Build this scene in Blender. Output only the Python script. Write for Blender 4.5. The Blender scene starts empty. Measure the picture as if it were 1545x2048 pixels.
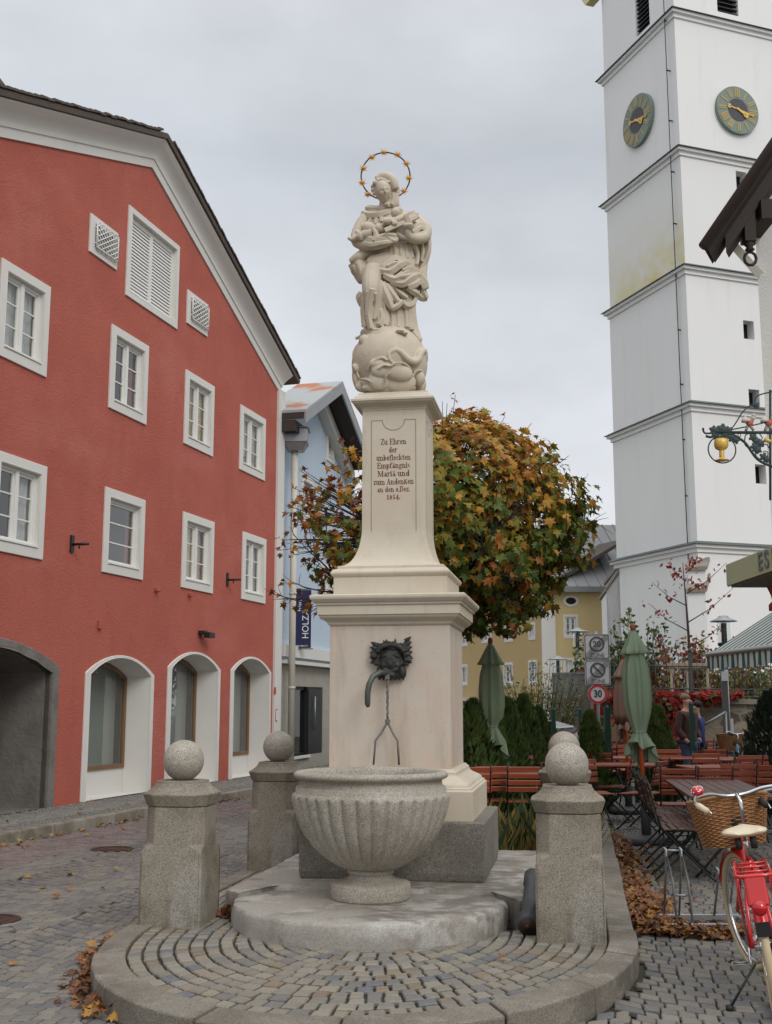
import bpy, bmesh, math, random
from mathutils import Vector, Matrix
from mathutils.geometry import tessellate_polygon
random.seed(7)
R=math.radians; PI=math.pi
S=bpy.context.scene
# ---------------------------------------------------------------- camera
F=2280.;CX=772.5;CY=1024.;TH=R(9.49);EYE=1.6
cd=bpy.data.cameras.new('camera'); cam=bpy.data.objects.new('camera',cd); S.collection.objects.link(cam)
cam.location=(0,0,EYE); cam.rotation_euler=(PI/2+TH,0,0)
cd.sensor_fit='VERTICAL'; cd.sensor_height=24; cd.lens=24*F/2048; cd.clip_end=2000; cd.clip_start=.05
S.camera=cam
# ---------------------------------------------------------------- sky: overcast, Nishita behind a cloud layer
W=bpy.data.worlds.new('World'); S.world=W; W.use_nodes=True
nt=W.node_tree; nt.nodes.clear()
def wn(t,**k):
    n=nt.nodes.new(t)
    for a,b in k.items(): setattr(n,a,b)
    return n
SUN_EL=R(38); SUN_AZ=R(150)   # from behind the camera, to its right
sky=wn('ShaderNodeTexSky',sky_type='NISHITA'); sky.sun_disc=False; sky.sun_elevation=SUN_EL; sky.sun_rotation=SUN_AZ
tc=wn('ShaderNodeTexCoord'); sep=wn('ShaderNodeSeparateXYZ'); nt.links.new(tc.outputs['Generated'],sep.inputs[0])
grad=wn('ShaderNodeValToRGB'); nt.links.new(sep.outputs['Z'],grad.inputs[0])
cr=grad.color_ramp; cr.elements[0].position=0.0; cr.elements[0].color=(5.2,5.5,6.1,1)
cr.elements[1].position=1.0; cr.elements[1].color=(14,14.2,14.6,1)
for p,c in ((.10,(7.4,7.6,7.9,1)),(.26,(6.0,6.2,6.5,1)),(.45,(4.7,4.95,5.3,1)),(.60,(6.2,6.4,6.7,1))):
    e=cr.elements.new(p); e.color=c
mp=wn('ShaderNodeMapping'); mp.inputs['Scale'].default_value=(1.3,1.3,2.4); mp.inputs['Location'].default_value=(.3,1.1,.2)
nt.links.new(tc.outputs['Generated'],mp.inputs[0])
no=wn('ShaderNodeTexNoise'); no.inputs['Scale'].default_value=1.5; no.inputs['Detail'].default_value=6; no.inputs['Roughness'].default_value=.52
nt.links.new(mp.outputs[0],no.inputs['Vector'])
nr=wn('ShaderNodeMapRange'); nt.links.new(no.outputs[0],nr.inputs[0])
nr.inputs[1].default_value=.34; nr.inputs[2].default_value=.68; nr.inputs[3].default_value=.80; nr.inputs[4].default_value=1.24
mul=wn('ShaderNodeVectorMath',operation='SCALE'); nt.links.new(grad.outputs[0],mul.inputs[0]); nt.links.new(nr.outputs[0],mul.inputs['Scale'])
mix=wn('ShaderNodeMix',data_type='RGBA'); mix.inputs[0].default_value=.94
nt.links.new(sky.outputs[0],mix.inputs[6]); nt.links.new(mul.outputs[0],mix.inputs[7])
bg=wn('ShaderNodeBackground'); bg.inputs[1].default_value=.1; nt.links.new(mix.outputs[2],bg.inputs[0])
wo=wn('ShaderNodeOutputWorld'); nt.links.new(bg.outputs[0],wo.inputs[0])
sl=bpy.data.lights.new('sun','SUN'); so=bpy.data.objects.new('sun',sl); S.collection.objects.link(so)
sl.energy=1.0; sl.angle=R(25); sl.color=(1,.97,.93)
sdir=Vector((math.sin(SUN_AZ)*math.cos(SUN_EL),math.cos(SUN_AZ)*math.cos(SUN_EL),math.sin(SUN_EL)))
so.rotation_euler=sdir.to_track_quat('Z','Y').to_euler()
S.view_settings.view_transform='Standard'; S.view_settings.look='None'; S.view_settings.exposure=0.28; S.view_settings.gamma=1
S.cycles.use_denoising=True
S.cycles.max_bounces=8; S.cycles.transparent_max_bounces=12

# ---------------------------------------------------------------- helpers
def ray(px,py):
    a=(px-CX)/F; b=-(py-CY)/F
    return Vector((a, math.cos(TH)-b*math.sin(TH), math.sin(TH)+b*math.cos(TH)))
def G(px,py,z=0.):
    r=ray(px,py); t=(z-EYE)/r.z; return Vector((r.x*t,r.y*t,z))
def A(px,py,Y):
    r=ray(px,py); t=Y/r.y; return Vector((r.x*t,Y,EYE+r.z*t))
class Plane:      # a vertical wall plane: origin (x,y), heading in degrees; s runs along it, n is the side towards the camera
    def __init__(s,O,hd):
        s.O=Vector((O[0],O[1])); s.d=Vector((math.sin(R(hd)),math.cos(R(hd))))
        n=Vector((s.d.y,-s.d.x)); 
        if n.dot(-s.O)<0: n=-n
        s.n=n
    def sz(s,px,py):
        r=ray(px,py); d=s.d; D=-d.x*r.y+r.x*d.y
        ss=((-s.O.x)*(-r.y)-(-r.x)*(-s.O.y))/D; t=(d.x*(-s.O.y)-d.y*(-s.O.x))/D
        return (ss,EYE+t*r.z)
    def P(s,a,z,o=0.):   # o metres out of the wall, towards the viewer side
        v=s.O+s.d*a+s.n*o
        return Vector((v.x,v.y,z))
LINK=S.collection.objects.link
class MB:
    def __init__(s): s.v=[]; s.f=[]; s.m=[]; s.cm=0; s.sm=[]
    def add(s,vs,fs,smooth=False):
        b=len(s.v); s.v+= [tuple(p) for p in vs]; s.f+=[tuple(i+b for i in f) for f in fs]; s.m+=[s.cm]*len(fs); s.sm+=[smooth]*len(fs); return s
    def box(s,c,sz,rz=0,M=None):
        hx,hy,hz=sz[0]/2,sz[1]/2,sz[2]/2
        vs=[Vector((x,y,z)) for z in(-hz,hz) for y in(-hy,hy) for x in(-hx,hx)]
        m=M if M is not None else Matrix.Rotation(rz,3,'Z')
        vs=[m@v+Vector(c) for v in vs]
        return s.add(vs,[(0,2,3,1),(4,5,7,6),(0,1,5,4),(2,6,7,3),(0,4,6,2),(1,3,7,5)])
    def hexa(s,a):   # eight corners: bottom four ccw, top four ccw
        return s.add(a,[(3,2,1,0),(4,5,6,7),(0,1,5,4),(1,2,6,5),(2,3,7,6),(3,0,4,7)])
    def tube(s,pts,r,n=8,cap=True,smooth=True,up=None,flat=1.0):
        pts=[Vector(p) for p in pts]; 
        if not hasattr(r,'__len__'): r=[r]*len(pts)
        rings=[];u=None
        for i,p in enumerate(pts):
            t=(pts[min(i+1,len(pts)-1)]-pts[max(i-1,0)])
            if t.length<1e-9: t=Vector((0,0,1))
            t.normalize()
            if u is None:
                u=t.cross(up if up else (Vector((0,0,1)) if abs(t.z)<.9 else Vector((0,1,0)))).normalized()
            else:
                u=(u-t*u.dot(t)); u=u.normalized() if u.length>1e-6 else t.orthogonal().normalized()
            w=t.cross(u)
            rings.append([p+(u*math.cos(2*PI*k/n)+w*math.sin(2*PI*k/n)*flat)*r[i] for k in range(n)])
        vs=[q for g in rings for q in g]; fs=[]
        for i in range(len(pts)-1):
            for k in range(n):
                a=i*n+k;b=i*n+(k+1)%n; fs.append((a,b,b+n,a+n))
        if cap: fs.append(tuple(range(n-1,-1,-1))); fs.append(tuple((len(pts)-1)*n+k for k in range(n)))
        return s.add(vs,fs,smooth)
    def lathe(s,prof,c=(0,0,0),n=32,smooth=True,mod=None,capb=True,capt=True,M=None,ph=0):
        vs=[];fs=[];c=Vector(c)
        for j,(r,z) in enumerate(prof):
            for k in range(n):
                a=2*PI*k/n+ph; rr=r*(mod(a,j,z) if mod else 1)
                v=Vector((rr*math.cos(a),rr*math.sin(a),z)); 
                if M is not None: v=M@v
                vs.append(v+c)
        for j in range(len(prof)-1):
            for k in range(n):
                a=j*n+k;b=j*n+(k+1)%n; fs.append((a,b,b+n,a+n))
        if capb: fs.append(tuple(range(n-1,-1,-1)))
        if capt: fs.append(tuple((len(prof)-1)*n+k for k in range(n)))
        return s.add(vs,fs,smooth)
    def sweep_sq(s,prof,c,ang,n=4,smooth=False,asp=1.0):   # square plan mouldings: prof=(half width,z)
        vs=[];fs=[]
        ca,sa=math.cos(ang),math.sin(ang)
        for h,z in prof:
            for x,y in ((-h,-h*asp),(h,-h*asp),(h,h*asp),(-h,h*asp)):
                vs.append((c[0]+x*ca-y*sa,c[1]+x*sa+y*ca,z))
        for j in range(len(prof)-1):
            for k in range(4):
                a=j*4+k;b=j*4+(k+1)%4; fs.append((a,b,b+4,a+4))
        fs.append((3,2,1,0)); L=(len(prof)-1)*4; fs.append((L,L+1,L+2,L+3))
        return s.add(vs,fs,smooth)
    def sphere(s,c,r,n=24,m=16,M=None):
        prof=[(max(1e-4,math.sin(PI*j/m)),-math.cos(PI*j/m)) for j in range(m+1)]
        rr=r if hasattr(r,'__len__') else (r,r,r)
        m3=Matrix.Diagonal(rr) if M is None else M@Matrix.Diagonal(rr)
        return s.lathe(prof,c,n,True,M=m3)
    def plate(s,loops,to3,th):     # polygon with holes -> solid plate. to3(a,b,o); front at o=0, back at o=-th
        base=[[Vector((p[0],p[1],0)) for p in L] for L in loops]
        tris=tessellate_polygon(base); flat=[p for L in loops for p in L]
        s.add([to3(p[0],p[1],0) for p in flat],[tuple(t) for t in tris])
        s.add([to3(p[0],p[1],-th) for p in flat],[tuple(reversed(t)) for t in tris])
        for L in loops:
            n=len(L); s.add([to3(p[0],p[1],0) for p in L]+[to3(p[0],p[1],-th) for p in L],[(i,(i+1)%n,(i+1)%n+n,i+n) for i in range(n)])
        return s
    def build(s,name,mat,parent=None,world=False,label=None,recalc=True,bevel=0,kind=None,seg=1,tf=None):
        me=bpy.data.meshes.new(name); V=s.v
        if tf is not None: V=[tf@Vector(v) for v in V]
        if world and parent is not None:
            mi=wmat(parent).inverted(); V=[mi@Vector(v) for v in V]
        me.from_pydata([tuple(v) for v in V],[],s.f)
        mats=mat if isinstance(mat,(list,tuple)) else [mat]
        for m in mats: me.materials.append(m)
        if len(mats)>1: me.polygons.foreach_set('material_index',s.m)
        me.polygons.foreach_set('use_smooth',s.sm); me.update()
        if recalc:
            bm=bmesh.new(); bm.from_mesh(me); bmesh.ops.recalc_face_normals(bm,faces=bm.faces)
            if bevel>0:
                bmesh.ops.remove_doubles(bm,verts=bm.verts,dist=1e-5)
                es=[e for e in bm.edges if len(e.link_faces)==2 and e.calc_face_angle(0)>R(28) and not(e.link_faces[0].smooth and e.link_faces[1].smooth)]
                if es: bmesh.ops.bevel(bm,geom=es,offset=bevel,segments=seg,profile=.6,affect='EDGES')
            bm.to_mesh(me); bm.free()
        o=bpy.data.objects.new(name,me); LINK(o)
        if parent is not None: o.parent=parent
        if label: o['label']=label
        if kind: o['kind']=kind
        return o
def wmat(o):
    m=Matrix.LocRotScale(o.location,o.rotation_euler,o.scale)
    return wmat(o.parent)@m if o.parent else m
def thing(name,label,cat,loc=(0,0,0),rz=0,group=None,rot=None):
    o=bpy.data.objects.new(name,None); LINK(o); o.location=loc; o.rotation_euler=rot if rot else (0,0,rz)
    o.empty_display_size=.1; return tag(o,label,cat,group)
def tag(o,label,cat,group=None,kind=None):
    o['label']=label; o['category']=cat
    if group: o['group']=group
    if kind: o['kind']=kind
    return o
def dup(o,loc=None,rz=None,label=None,parent=None,scale=None):
    c=o.copy(); LINK(c); 
    if parent is not None: c.parent=parent
    for ch in list(o.children): dup(ch,parent=c)
    if loc is not None: c.location=loc
    if rz is not None: c.rotation_euler=(0,0,rz) if not hasattr(rz,'__len__') else rz
    if scale: c.scale=scale
    if label: c['label']=label
    return c
def smooth_part(o,ang=35):
    for p in o.data.polygons: p.use_smooth=True
    me=o.data
    me.update()
    try: me.set_sharp_from_angle(angle=R(ang))
    except Exception: pass
    return o
def text_part(txt,size,mat,M,name,parent,depth=.004,sx=1.,align='CENTER',spacing=1.,bold=0.):
    c=bpy.data.curves.new(name,'FONT'); c.body=txt; c.size=size; c.extrude=depth; c.align_x=align; c.align_y='CENTER'; c.space_character=spacing; c.offset=bold
    o=bpy.data.objects.new(name+'_curve',c); LINK(o)
    me=bpy.data.meshes.new_from_object(o.evaluated_get(bpy.context.evaluated_depsgraph_get()))
    bpy.data.objects.remove(o); bpy.data.curves.remove(c)
    mm=wmat(parent).inverted()@M@Matrix.Diagonal((sx,1,1,1)) if parent else M
    me.transform(mm); me.materials.clear(); me.materials.append(mat); me.name=name
    t=bpy.data.objects.new(name,me); LINK(t)
    if parent: t.parent=parent
    return t
def face_matrix(p,xdir,ydir=Vector((0,0,1))):
    x=Vector(xdir).normalized(); y=Vector(ydir).normalized(); z=x.cross(y)
    m=Matrix((x,y,z)).transposed().to_4x4(); m.translation=Vector(p); return m
# ---------------------------------------------------------------- materials
def mat(name,col,rough=.7,metal=0,spec=.5,noise=None,bump=None,speck=None,island=None,extra=None,coat=0,trans=None,em=None):
    """noise=[(scale,amount,colour,lo,hi,stretch)] mixes; bump=[(scale,strength,distance,detail)]"""
    m=bpy.data.materials.new(name); m.use_nodes=True; t=m.node_tree; N=t.nodes; L=t.links
    b=N['Principled BSDF']; b.inputs['Roughness'].default_value=rough; b.inputs['Metallic'].default_value=metal
    b.inputs['Specular IOR Level'].default_value=spec
    if coat: b.inputs['Coat Weight'].default_value=coat; b.inputs['Coat Roughness'].default_value=.1
    tc=N.new('ShaderNodeTexCoord'); co=tc.outputs['Object']
    rgb=N.new('ShaderNodeRGB'); rgb.outputs[0].default_value=(*col,1); cur=rgb.outputs[0]
    if island:    # list of colours chosen per loose piece
        g=N.new('ShaderNodeNewGeometry'); r=N.new('ShaderNodeValToRGB'); r.color_ramp.interpolation='CONSTANT' if len(island)>2 else 'LINEAR'
        L.new(g.outputs['Random Per Island'],r.inputs[0])
        els=r.color_ramp.elements
        for i,c in enumerate(island):
            p=i/len(island)
            if i<2: els[i].position=p if len(island)>2 else i; els[i].color=(*c,1)
            else: e=els.new(p); e.color=(*c,1)
        cur=r.outputs[0]
    for nz in (noise or []):
        sc,am,c2,lo,hi=nz[:5]; st=nz[5] if len(nz)>5 else (1,1,1)
        mp=N.new('ShaderNodeMapping'); mp.inputs['Scale'].default_value=st; L.new(co,mp.inputs[0])
        n=N.new('ShaderNodeTexNoise'); n.inputs['Scale'].default_value=sc; n.inputs['Detail'].default_value=5; n.inputs['Roughness'].default_value=.6
        L.new(mp.outputs[0],n.inputs['Vector'])
        mr=N.new('ShaderNodeMapRange'); mr.inputs[1].default_value=lo; mr.inputs[2].default_value=hi; mr.inputs[4].default_value=am; L.new(n.outputs[0],mr.inputs[0])
        mx=N.new('ShaderNodeMix'); mx.data_type='RGBA'; L.new(mr.outputs[0],mx.inputs[0]); L.new(cur,mx.inputs[6]); mx.inputs[7].default_value=(*c2,1); cur=mx.outputs[2]
    if speck:     # (scale, [(pos,colour),...], amount) crystalline grain
        n=N.new('ShaderNodeTexVoronoi'); n.inputs['Scale'].default_value=speck[0]; L.new(co,n.inputs['Vector'])
        sp=N.new('ShaderNodeSeparateColor'); L.new(n.outputs['Color'],sp.inputs[0])
        r=N.new('ShaderNodeValToRGB'); r.color_ramp.interpolation='CONSTANT'; L.new(sp.outputs[0],r.inputs[0])
        for i,(p,c) in enumerate(speck[1]):
            if i<2: e=r.color_ramp.elements[i]; e.position=p; e.color=(*c,1)
            else: e=r.color_ramp.elements.new(p); e.color=(*c,1)
        mx=N.new('ShaderNodeMix'); mx.data_type='RGBA'; mx.blend_type='MULTIPLY'; mx.inputs[0].default_value=speck[2]; L.new(cur,mx.inputs[6]); L.new(r.outputs[0],mx.inputs[7]); cur=mx.outputs[2]
    if extra: cur=extra(N,L,co,cur,b) or cur
    L.new(cur,b.inputs['Base Color'])
    nm=None
    for bp in (bump or []):
        sc,stg,dist=bp[:3]; st=bp[3] if len(bp)>3 else (1,1,1)
        mp=N.new('ShaderNodeMapping'); mp.inputs['Scale'].default_value=st; L.new(co,mp.inputs[0])
        n=N.new('ShaderNodeTexNoise'); n.inputs['Scale'].default_value=sc; n.inputs['Detail'].default_value=6; n.inputs['Roughness'].default_value=.62; L.new(mp.outputs[0],n.inputs['Vector'])
        bu=N.new('ShaderNodeBump'); bu.inputs['Strength'].default_value=stg; bu.inputs['Distance'].default_value=dist; L.new(n.outputs[0],bu.inputs['Height'])
        if nm is not None: L.new(nm,bu.inputs['Normal'])
        nm=bu.outputs[0]
    if nm is not None: L.new(nm,b.inputs['Normal'])
    if trans:     # thin leaves let light through
        b.inputs['Roughness'].default_value=rough
        tr=N.new('ShaderNodeBsdfTranslucent'); L.new(cur,tr.inputs[0]); ms=N.new('ShaderNodeMixShader'); ms.inputs[0].default_value=trans
        L.new(b.outputs[0],ms.inputs[1]); L.new(tr.outputs[0],ms.inputs[2]); L.new(ms.outputs[0],N['Material Output'].inputs[0])
    if em: b.inputs['Emission Color'].default_value=(*em[0],1); b.inputs['Emission Strength'].default_value=em[1]
    return m
def glass(name,tint=(.9,.93,.92),dark=.0):
    m=bpy.data.materials.new(name); m.use_nodes=True; N=m.node_tree.nodes; L=m.node_tree.links; N.clear()
    o=N.new('ShaderNodeOutputMaterial'); ms=N.new('ShaderNodeMixShader'); lw=N.new('ShaderNodeLayerWeight'); pw=N.new('ShaderNodeMath'); pw.operation='POWER'; pw.inputs[1].default_value=3.0; L.new(lw.outputs['Facing'],pw.inputs[0]); fr=N.new('ShaderNodeMath'); fr.operation='MULTIPLY_ADD'; fr.inputs[1].default_value=.85; fr.inputs[2].default_value=.10; L.new(pw.outputs[0],fr.inputs[0])
    tb=N.new('ShaderNodeBsdfTransparent'); tb.inputs[0].default_value=(*tint,1); gl=N.new('ShaderNodeBsdfGlossy'); gl.inputs['Roughness'].default_value=.01
    tc=N.new('ShaderNodeTexCoord'); n=N.new('ShaderNodeTexNoise'); n.inputs['Scale'].default_value=1.3; L.new(tc.outputs['Object'],n.inputs['Vector']); bu=N.new('ShaderNodeBump'); bu.inputs['Strength'].default_value=.15; bu.inputs['Distance'].default_value=.02; L.new(n.outputs[0],bu.inputs['Height']); L.new(bu.outputs[0],gl.inputs['Normal'])
    L.new(fr.outputs[0],ms.inputs[0]); L.new(tb.outputs[0],ms.inputs[1]); L.new(gl.outputs[0],ms.inputs[2]); L.new(ms.outputs[0],o.inputs[0]); return m
gr_sp=[(0,(.45,.44,.43)),(.14,(.8,.78,.75)),(.45,(1,1,1)),(.8,(1.25,1.23,1.2))]
M_granite=mat('granite',(.285,.252,.20),.8,noise=[(2.2,.8,(.155,.132,.095),.44,.60),(3.2,.7,(.36,.34,.305),.52,.62,(1,1,.45)),(7,.35,(.20,.17,.12),.52,.7)],speck=(220,gr_sp,.9),bump=[(9,.25,.02),(90,.35,.004)])
M_granite_l=mat('light_granite',(.40,.368,.315),.8,noise=[(2.4,.6,(.27,.235,.18),.45,.62),(9,.2,(.5,.48,.44),.5,.7)],speck=(230,gr_sp,.9),bump=[(9,.12,.01),(110,.3,.003)])
M_slab=mat('worn_slab',(.33,.305,.265),.75,noise=[(1.4,.85,(.20,.175,.14),.47,.58),(3.2,.75,(.46,.44,.41),.52,.62),(2.3,.7,(.15,.135,.11),.57,.64,(1,2,1)),(12,.3,(.2,.185,.16),.55,.75)],speck=(160,[(0,(.7,.69,.68)),(.2,(.95,.95,.95)),(.7,(1.1,1.1,1.1))],.7),bump=[(5,.3,.02),(60,.25,.004)])
M_block=mat('dark_granite',(.22,.205,.172),.82,noise=[(2.3,.7,(.13,.12,.10),.42,.66),(7,.3,(.34,.32,.28),.5,.75)],speck=(150,gr_sp,.8),bump=[(8,.3,.02),(90,.35,.004)])
M_marble=mat('cream_limestone',(.60,.53,.42),.62,noise=[(1.2,.6,(.52,.44,.33),.42,.64),(3.5,.45,(.40,.35,.26),.56,.72,(3,3,.5)),(.8,.3,(.62,.47,.36),.52,.7),(7,.2,(.66,.60,.51),.5,.7)],bump=[(14,.08,.006),(120,.1,.001)])
M_die=mat('stained_limestone',(.57,.49,.405),.65,noise=[(1.5,.65,(.60,.40,.29),.44,.66,(1,1,.55)),(2.6,.7,(.40,.34,.26),.5,.68,(2.4,2.4,.35)),(26,.5,(.50,.33,.22),.6,.72),(9,.2,(.64,.58,.5),.5,.7)],bump=[(14,.08,.006),(120,.12,.001)])
M_statue=mat('statue_stone',(.58,.50,.39),.62,noise=[(5,.55,(.44,.36,.26),.42,.66),(17,.2,(.66,.61,.53),.5,.7)],bump=[(60,.12,.003)])
def streaks(N,L,co,cur,b): pass
M_red=mat('red_roughcast',(.50,.14,.10),.92,spec=.2,noise=[(.7,.5,(.40,.10,.08),.42,.66),(.4,.5,(.56,.19,.15),.52,.66,(1,1,1.6)),(1.8,.3,(.36,.10,.08),.55,.7,(1.6,1.6,.25)),(3,.15,(.42,.10,.075),.5,.75)],bump=[(48,.95,.02),(22,.5,.025)])
M_white=mat('white_render',(.70,.68,.635),.85,spec=.3,noise=[(1.2,.3,(.60,.57,.52),.45,.75),(8,.12,(.55,.53,.48),.5,.8)],bump=[(30,.12,.006)])
M_tower=mat('tower_lime_render',(.82,.81,.79),.9,spec=.2,noise=[(.12,.35,(.70,.69,.66),.45,.7,(1,1,.4)),(1.1,.22,(.62,.60,.55),.54,.72,(1.5,1.5,.16))],bump=[(3,.15,.04)])
M_ochre=mat('ochre_stain',(.70,.60,.25),.9,spec=.2,noise=[(.5,.5,(.78,.74,.6),.4,.65)],bump=[(3,.15,.04)])
M_wood_w=mat('white_paint',(.74,.73,.69),.5,noise=[(6,.12,(.6,.58,.53),.5,.8)],bump=[(30,.05,.002)])
M_brownfr=mat('brown_frame',(.20,.115,.05),.5,noise=[(9,.4,(.13,.07,.03),.4,.7,(1,1,.2))])
M_tile=mat('weathered_tiles',(.10,.075,.06),.85,noise=[(2,.6,(.06,.055,.05),.4,.65),(9,.4,(.16,.14,.11),.55,.75)],bump=[(14,.5,.03)])
M_copper=mat('lead_flashing',(.075,.095,.095),.55,metal=.2,noise=[(1.5,.5,(.14,.17,.165),.45,.7)])
M_tin=mat('tin_roof',(.42,.42,.41),.45,metal=.35,noise=[(.7,.5,(.5,.5,.49),.4,.7)])
M_zinc=mat('zinc',(.33,.34,.35),.42,metal=.6,noise=[(5,.4,(.24,.25,.26),.4,.7)])
M_darkmetal=mat('dark_iron',(.022,.024,.024),.5,metal=.3,bump=[(60,.2,.002)])
M_bronze=mat('patinated_bronze',(.035,.034,.03),.55,metal=.35,noise=[(14,.6,(.075,.095,.08),.52,.7),(30,.3,(.02,.02,.018),.5,.7)],bump=[(50,.5,.006)])
M_pipe=mat('green_bronze_pipe',(.095,.115,.09),.5,metal=.35,noise=[(9,.6,(.055,.06,.05),.4,.65)],bump=[(50,.2,.003)])
M_gold=mat('gold_leaf',(.85,.52,.09),.35,metal=.45)
M_goldp=mat('gold_paint',(.72,.47,.11),.45,metal=.3,noise=[(30,.3,(.6,.36,.07),.4,.7)])
M_rust=mat('rusty_iron',(.06,.035,.028),.6,metal=.3,noise=[(40,.5,(.13,.055,.03),.45,.7)])
M_glass=glass('window_glass')
M_dark=mat('dark_interior',(.012,.011,.010),.9)
M_curt=mat('ochre_curtain',(.55,.42,.12),.9,noise=[(14,.35,(.38,.27,.07),.4,.7,(4,4,.2))],bump=[(12,.6,.03,(4,4,.1))])
M_curtw=mat('net_curtain',(.55,.55,.52),.9,noise=[(14,.4,(.33,.33,.31),.4,.7,(4,4,.2))],bump=[(12,.6,.03,(4,4,.1))])
M_blind=mat('grey_blind',(.33,.345,.31),.75)
M_blue=mat('pale_blue_render',(.50,.59,.68),.9,spec=.2,noise=[(.8,.35,(.43,.53,.63),.45,.72),(4,.15,(.58,.66,.73),.5,.75)],bump=[(40,.25,.01)])
M_yel=mat('yellow_render',(.62,.49,.25),.9,spec=.2,noise=[(.5,.3,(.55,.42,.20),.45,.72)],bump=[(20,.2,.01)])
M_tan=mat('ochre_render',(.50,.37,.185),.9,spec=.2,noise=[(.5,.3,(.44,.33,.16),.45,.72)],bump=[(20,.2,.01)])
M_navy=mat('navy_banner',(.012,.012,.07),.6)
M_lett=mat('white_lettering',(.8,.8,.78),.6)
M_plinthst=mat('travertine',(.40,.37,.31),.8,noise=[(1.5,.5,(.30,.27,.22),.4,.7,(1,1,3))],bump=[(20,.2,.01)])
# ---------------------------------------------------------------- ground
HD=9.5; C0=Vector((.11,9.19)); UV=Vector((math.cos(R(HD)),-math.sin(R(HD)))); VV=Vector((math.sin(R(HD)),math.cos(R(HD))))
def L2W(a,b,z=0.): 
    p=C0+UV*a+VV*b; return Vector((p.x,p.y,z))
def W2L(x,y):
    r=Vector((x,y))-C0; return r.dot(UV),r.dot(VV)
RED=Plane(G(106,1612,.12).xy,16.5); KERB=1.43
M_joint=mat('joint_sand',(.07,.062,.046),.95,noise=[(1.7,.6,(.05,.07,.02),.5,.64),(11,.5,(.13,.115,.09),.5,.7)],bump=[(30,.5,.01)])
sett=[(.24,.225,.195),(.27,.25,.215),(.21,.2,.18),(.30,.275,.23),(.185,.183,.18),(.25,.232,.2),(.175,.175,.175),(.28,.245,.195),(.225,.21,.19),(.26,.24,.21),(.24,.222,.195)]
sett_d=[tuple(x*.74 for x in c) for c in sett]
sett2=[(x[0]*.88,x[1]*.85,x[2]*.79) for x in sett+sett[:6]]+[(.22,.17,.115),(.13,.135,.145),(.25,.23,.20),(.19,.145,.10)]
wet=[(.6,.5,(.10,.095,.09),.44,.64),(25,.3,(.26,.245,.22),.5,.75)]
M_sett=mat('granite_setts',(.2,.2,.2),.62,island=sett_d,noise=wet,speck=(300,gr_sp,.45),bump=[(35,.4,.008)])
M_sett2=mat('platform_setts',(.2,.2,.2),.66,island=sett2,noise=[(1.3,.25,(.19,.18,.165),.45,.7),(25,.3,(.28,.265,.24),.5,.75)],speck=(300,gr_sp,.45),bump=[(35,.4,.008)])
M_porph=mat('red_porphyry_setts',(.2,.1,.1),.7,island=[(.19,.145,.13),(.165,.128,.118),(.205,.165,.148),(.155,.125,.12)],noise=[(25,.3,(.3,.25,.23),.5,.75)],bump=[(35,.4,.006)])
M_pav=mat('small_setts',(.2,.2,.2),.75,island=[(.21,.2,.175),(.19,.18,.16),(.235,.22,.19),(.165,.157,.143)],noise=[(.9,.4,(.22,.21,.18),.45,.7)],bump=[(50,.4,.006)])
g=MB(); g.add([(-250,-60,-.03),(250,-60,-.03),(250,400,-.03),(-250,400,-.03)],[(0,1,2,3)])
gr=g.build('ground',M_joint,recalc=False); gr['kind']='structure'
def sett_add(mb,q,z,ins=.006,h=.022,jz=.003):
    c=sum(q,Vector((0,0)))/4
    top=random.uniform(-jz,jz); tl=[top+random.uniform(-.0015,.0015) for _ in range(4)]
    j=[Vector((random.uniform(-.004,.004),random.uniform(-.004,.004))) for _ in range(4)]
    o=[p+k for p,k in zip(q,j)]
    v=[(p.x,p.y,z-h) for p in o]+[(p.x,p.y,z+t-.007) for p,t in zip(o,tl)]
    for p,t in zip(o,tl):
        d=(c-p); d=d*(ins*1.35/max(.01,d.length)); v.append((p.x+d.x,p.y+d.y,z+t))
    mb.add(v,[(8,9,10,11),(0,1,5,4),(1,2,6,5),(2,3,7,6),(3,0,4,7),(4,5,9,8),(5,6,10,9),(6,7,11,10),(7,4,8,11)])
def arches(mb,org,hd,lane,sag,row,ln,i0,i1,q0,q1,ok,z,gap=.009,**k):
    d=Vector((math.sin(R(hd)),math.cos(R(hd)))); u=Vector((d.y,-d.x)); org=Vector(org)
    for i in range(i0,i1):
        r=int(q0/row)
        while r*row<q1:
            n=max(3,round(lane/ln)); off=random.uniform(0,1)
            ed=[-lane/2]+[min(lane/2-.03,max(-lane/2+.03,-lane/2+(j+off*.8+random.uniform(-.12,.12))*lane/n)) for j in range(0 if off>.3 else 1,n)]+[lane/2]
            jit=lambda ii: random.Random(ii*7919+r*104729+1).uniform(-.05,.05)*lane/1.3
            ed[0]+=jit(i); ed[-1]+=jit(i+1)
            for a,b in zip(ed,ed[1:]):
                if b-a<.035: continue
                def P(p,t): 
                    q=r*row+t-sag*(1-(2*p/lane)**2); return org+u*((i+.5)*lane+p)+d*q
                cc=P((a+b)/2,row/2)
                if not ok(cc): continue
                g2=gap*1.1; g1=gap*.42; sett_add(mb,[P(a+g1,g2),P(b-g1,g2),P(b-g1,row-g2),P(a+g1,row-g2)],z,**k)
            r+=1
PA,PB,PR=.05,-1.4,1.37
def in_platform(p,m=0.):
    a,b=W2L(p.x,p.y)
    if b<PB: return ((a-PA)/(1.675+m))**2+((b-PB)/(1.675*PR+m))**2<1
    return abs(a-PA)<1.675+m and b<7.5
def frus(p,m=.5): return 5.3<p.y<28 and abs(p.x)<.35*p.y+m
def kd(p): return (p-RED.O).dot(RED.n)-KERB     # distance to the pavement kerb (positive: in the street)
MH=[G(225,1698).xy,G(-22,1840).xy]
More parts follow.
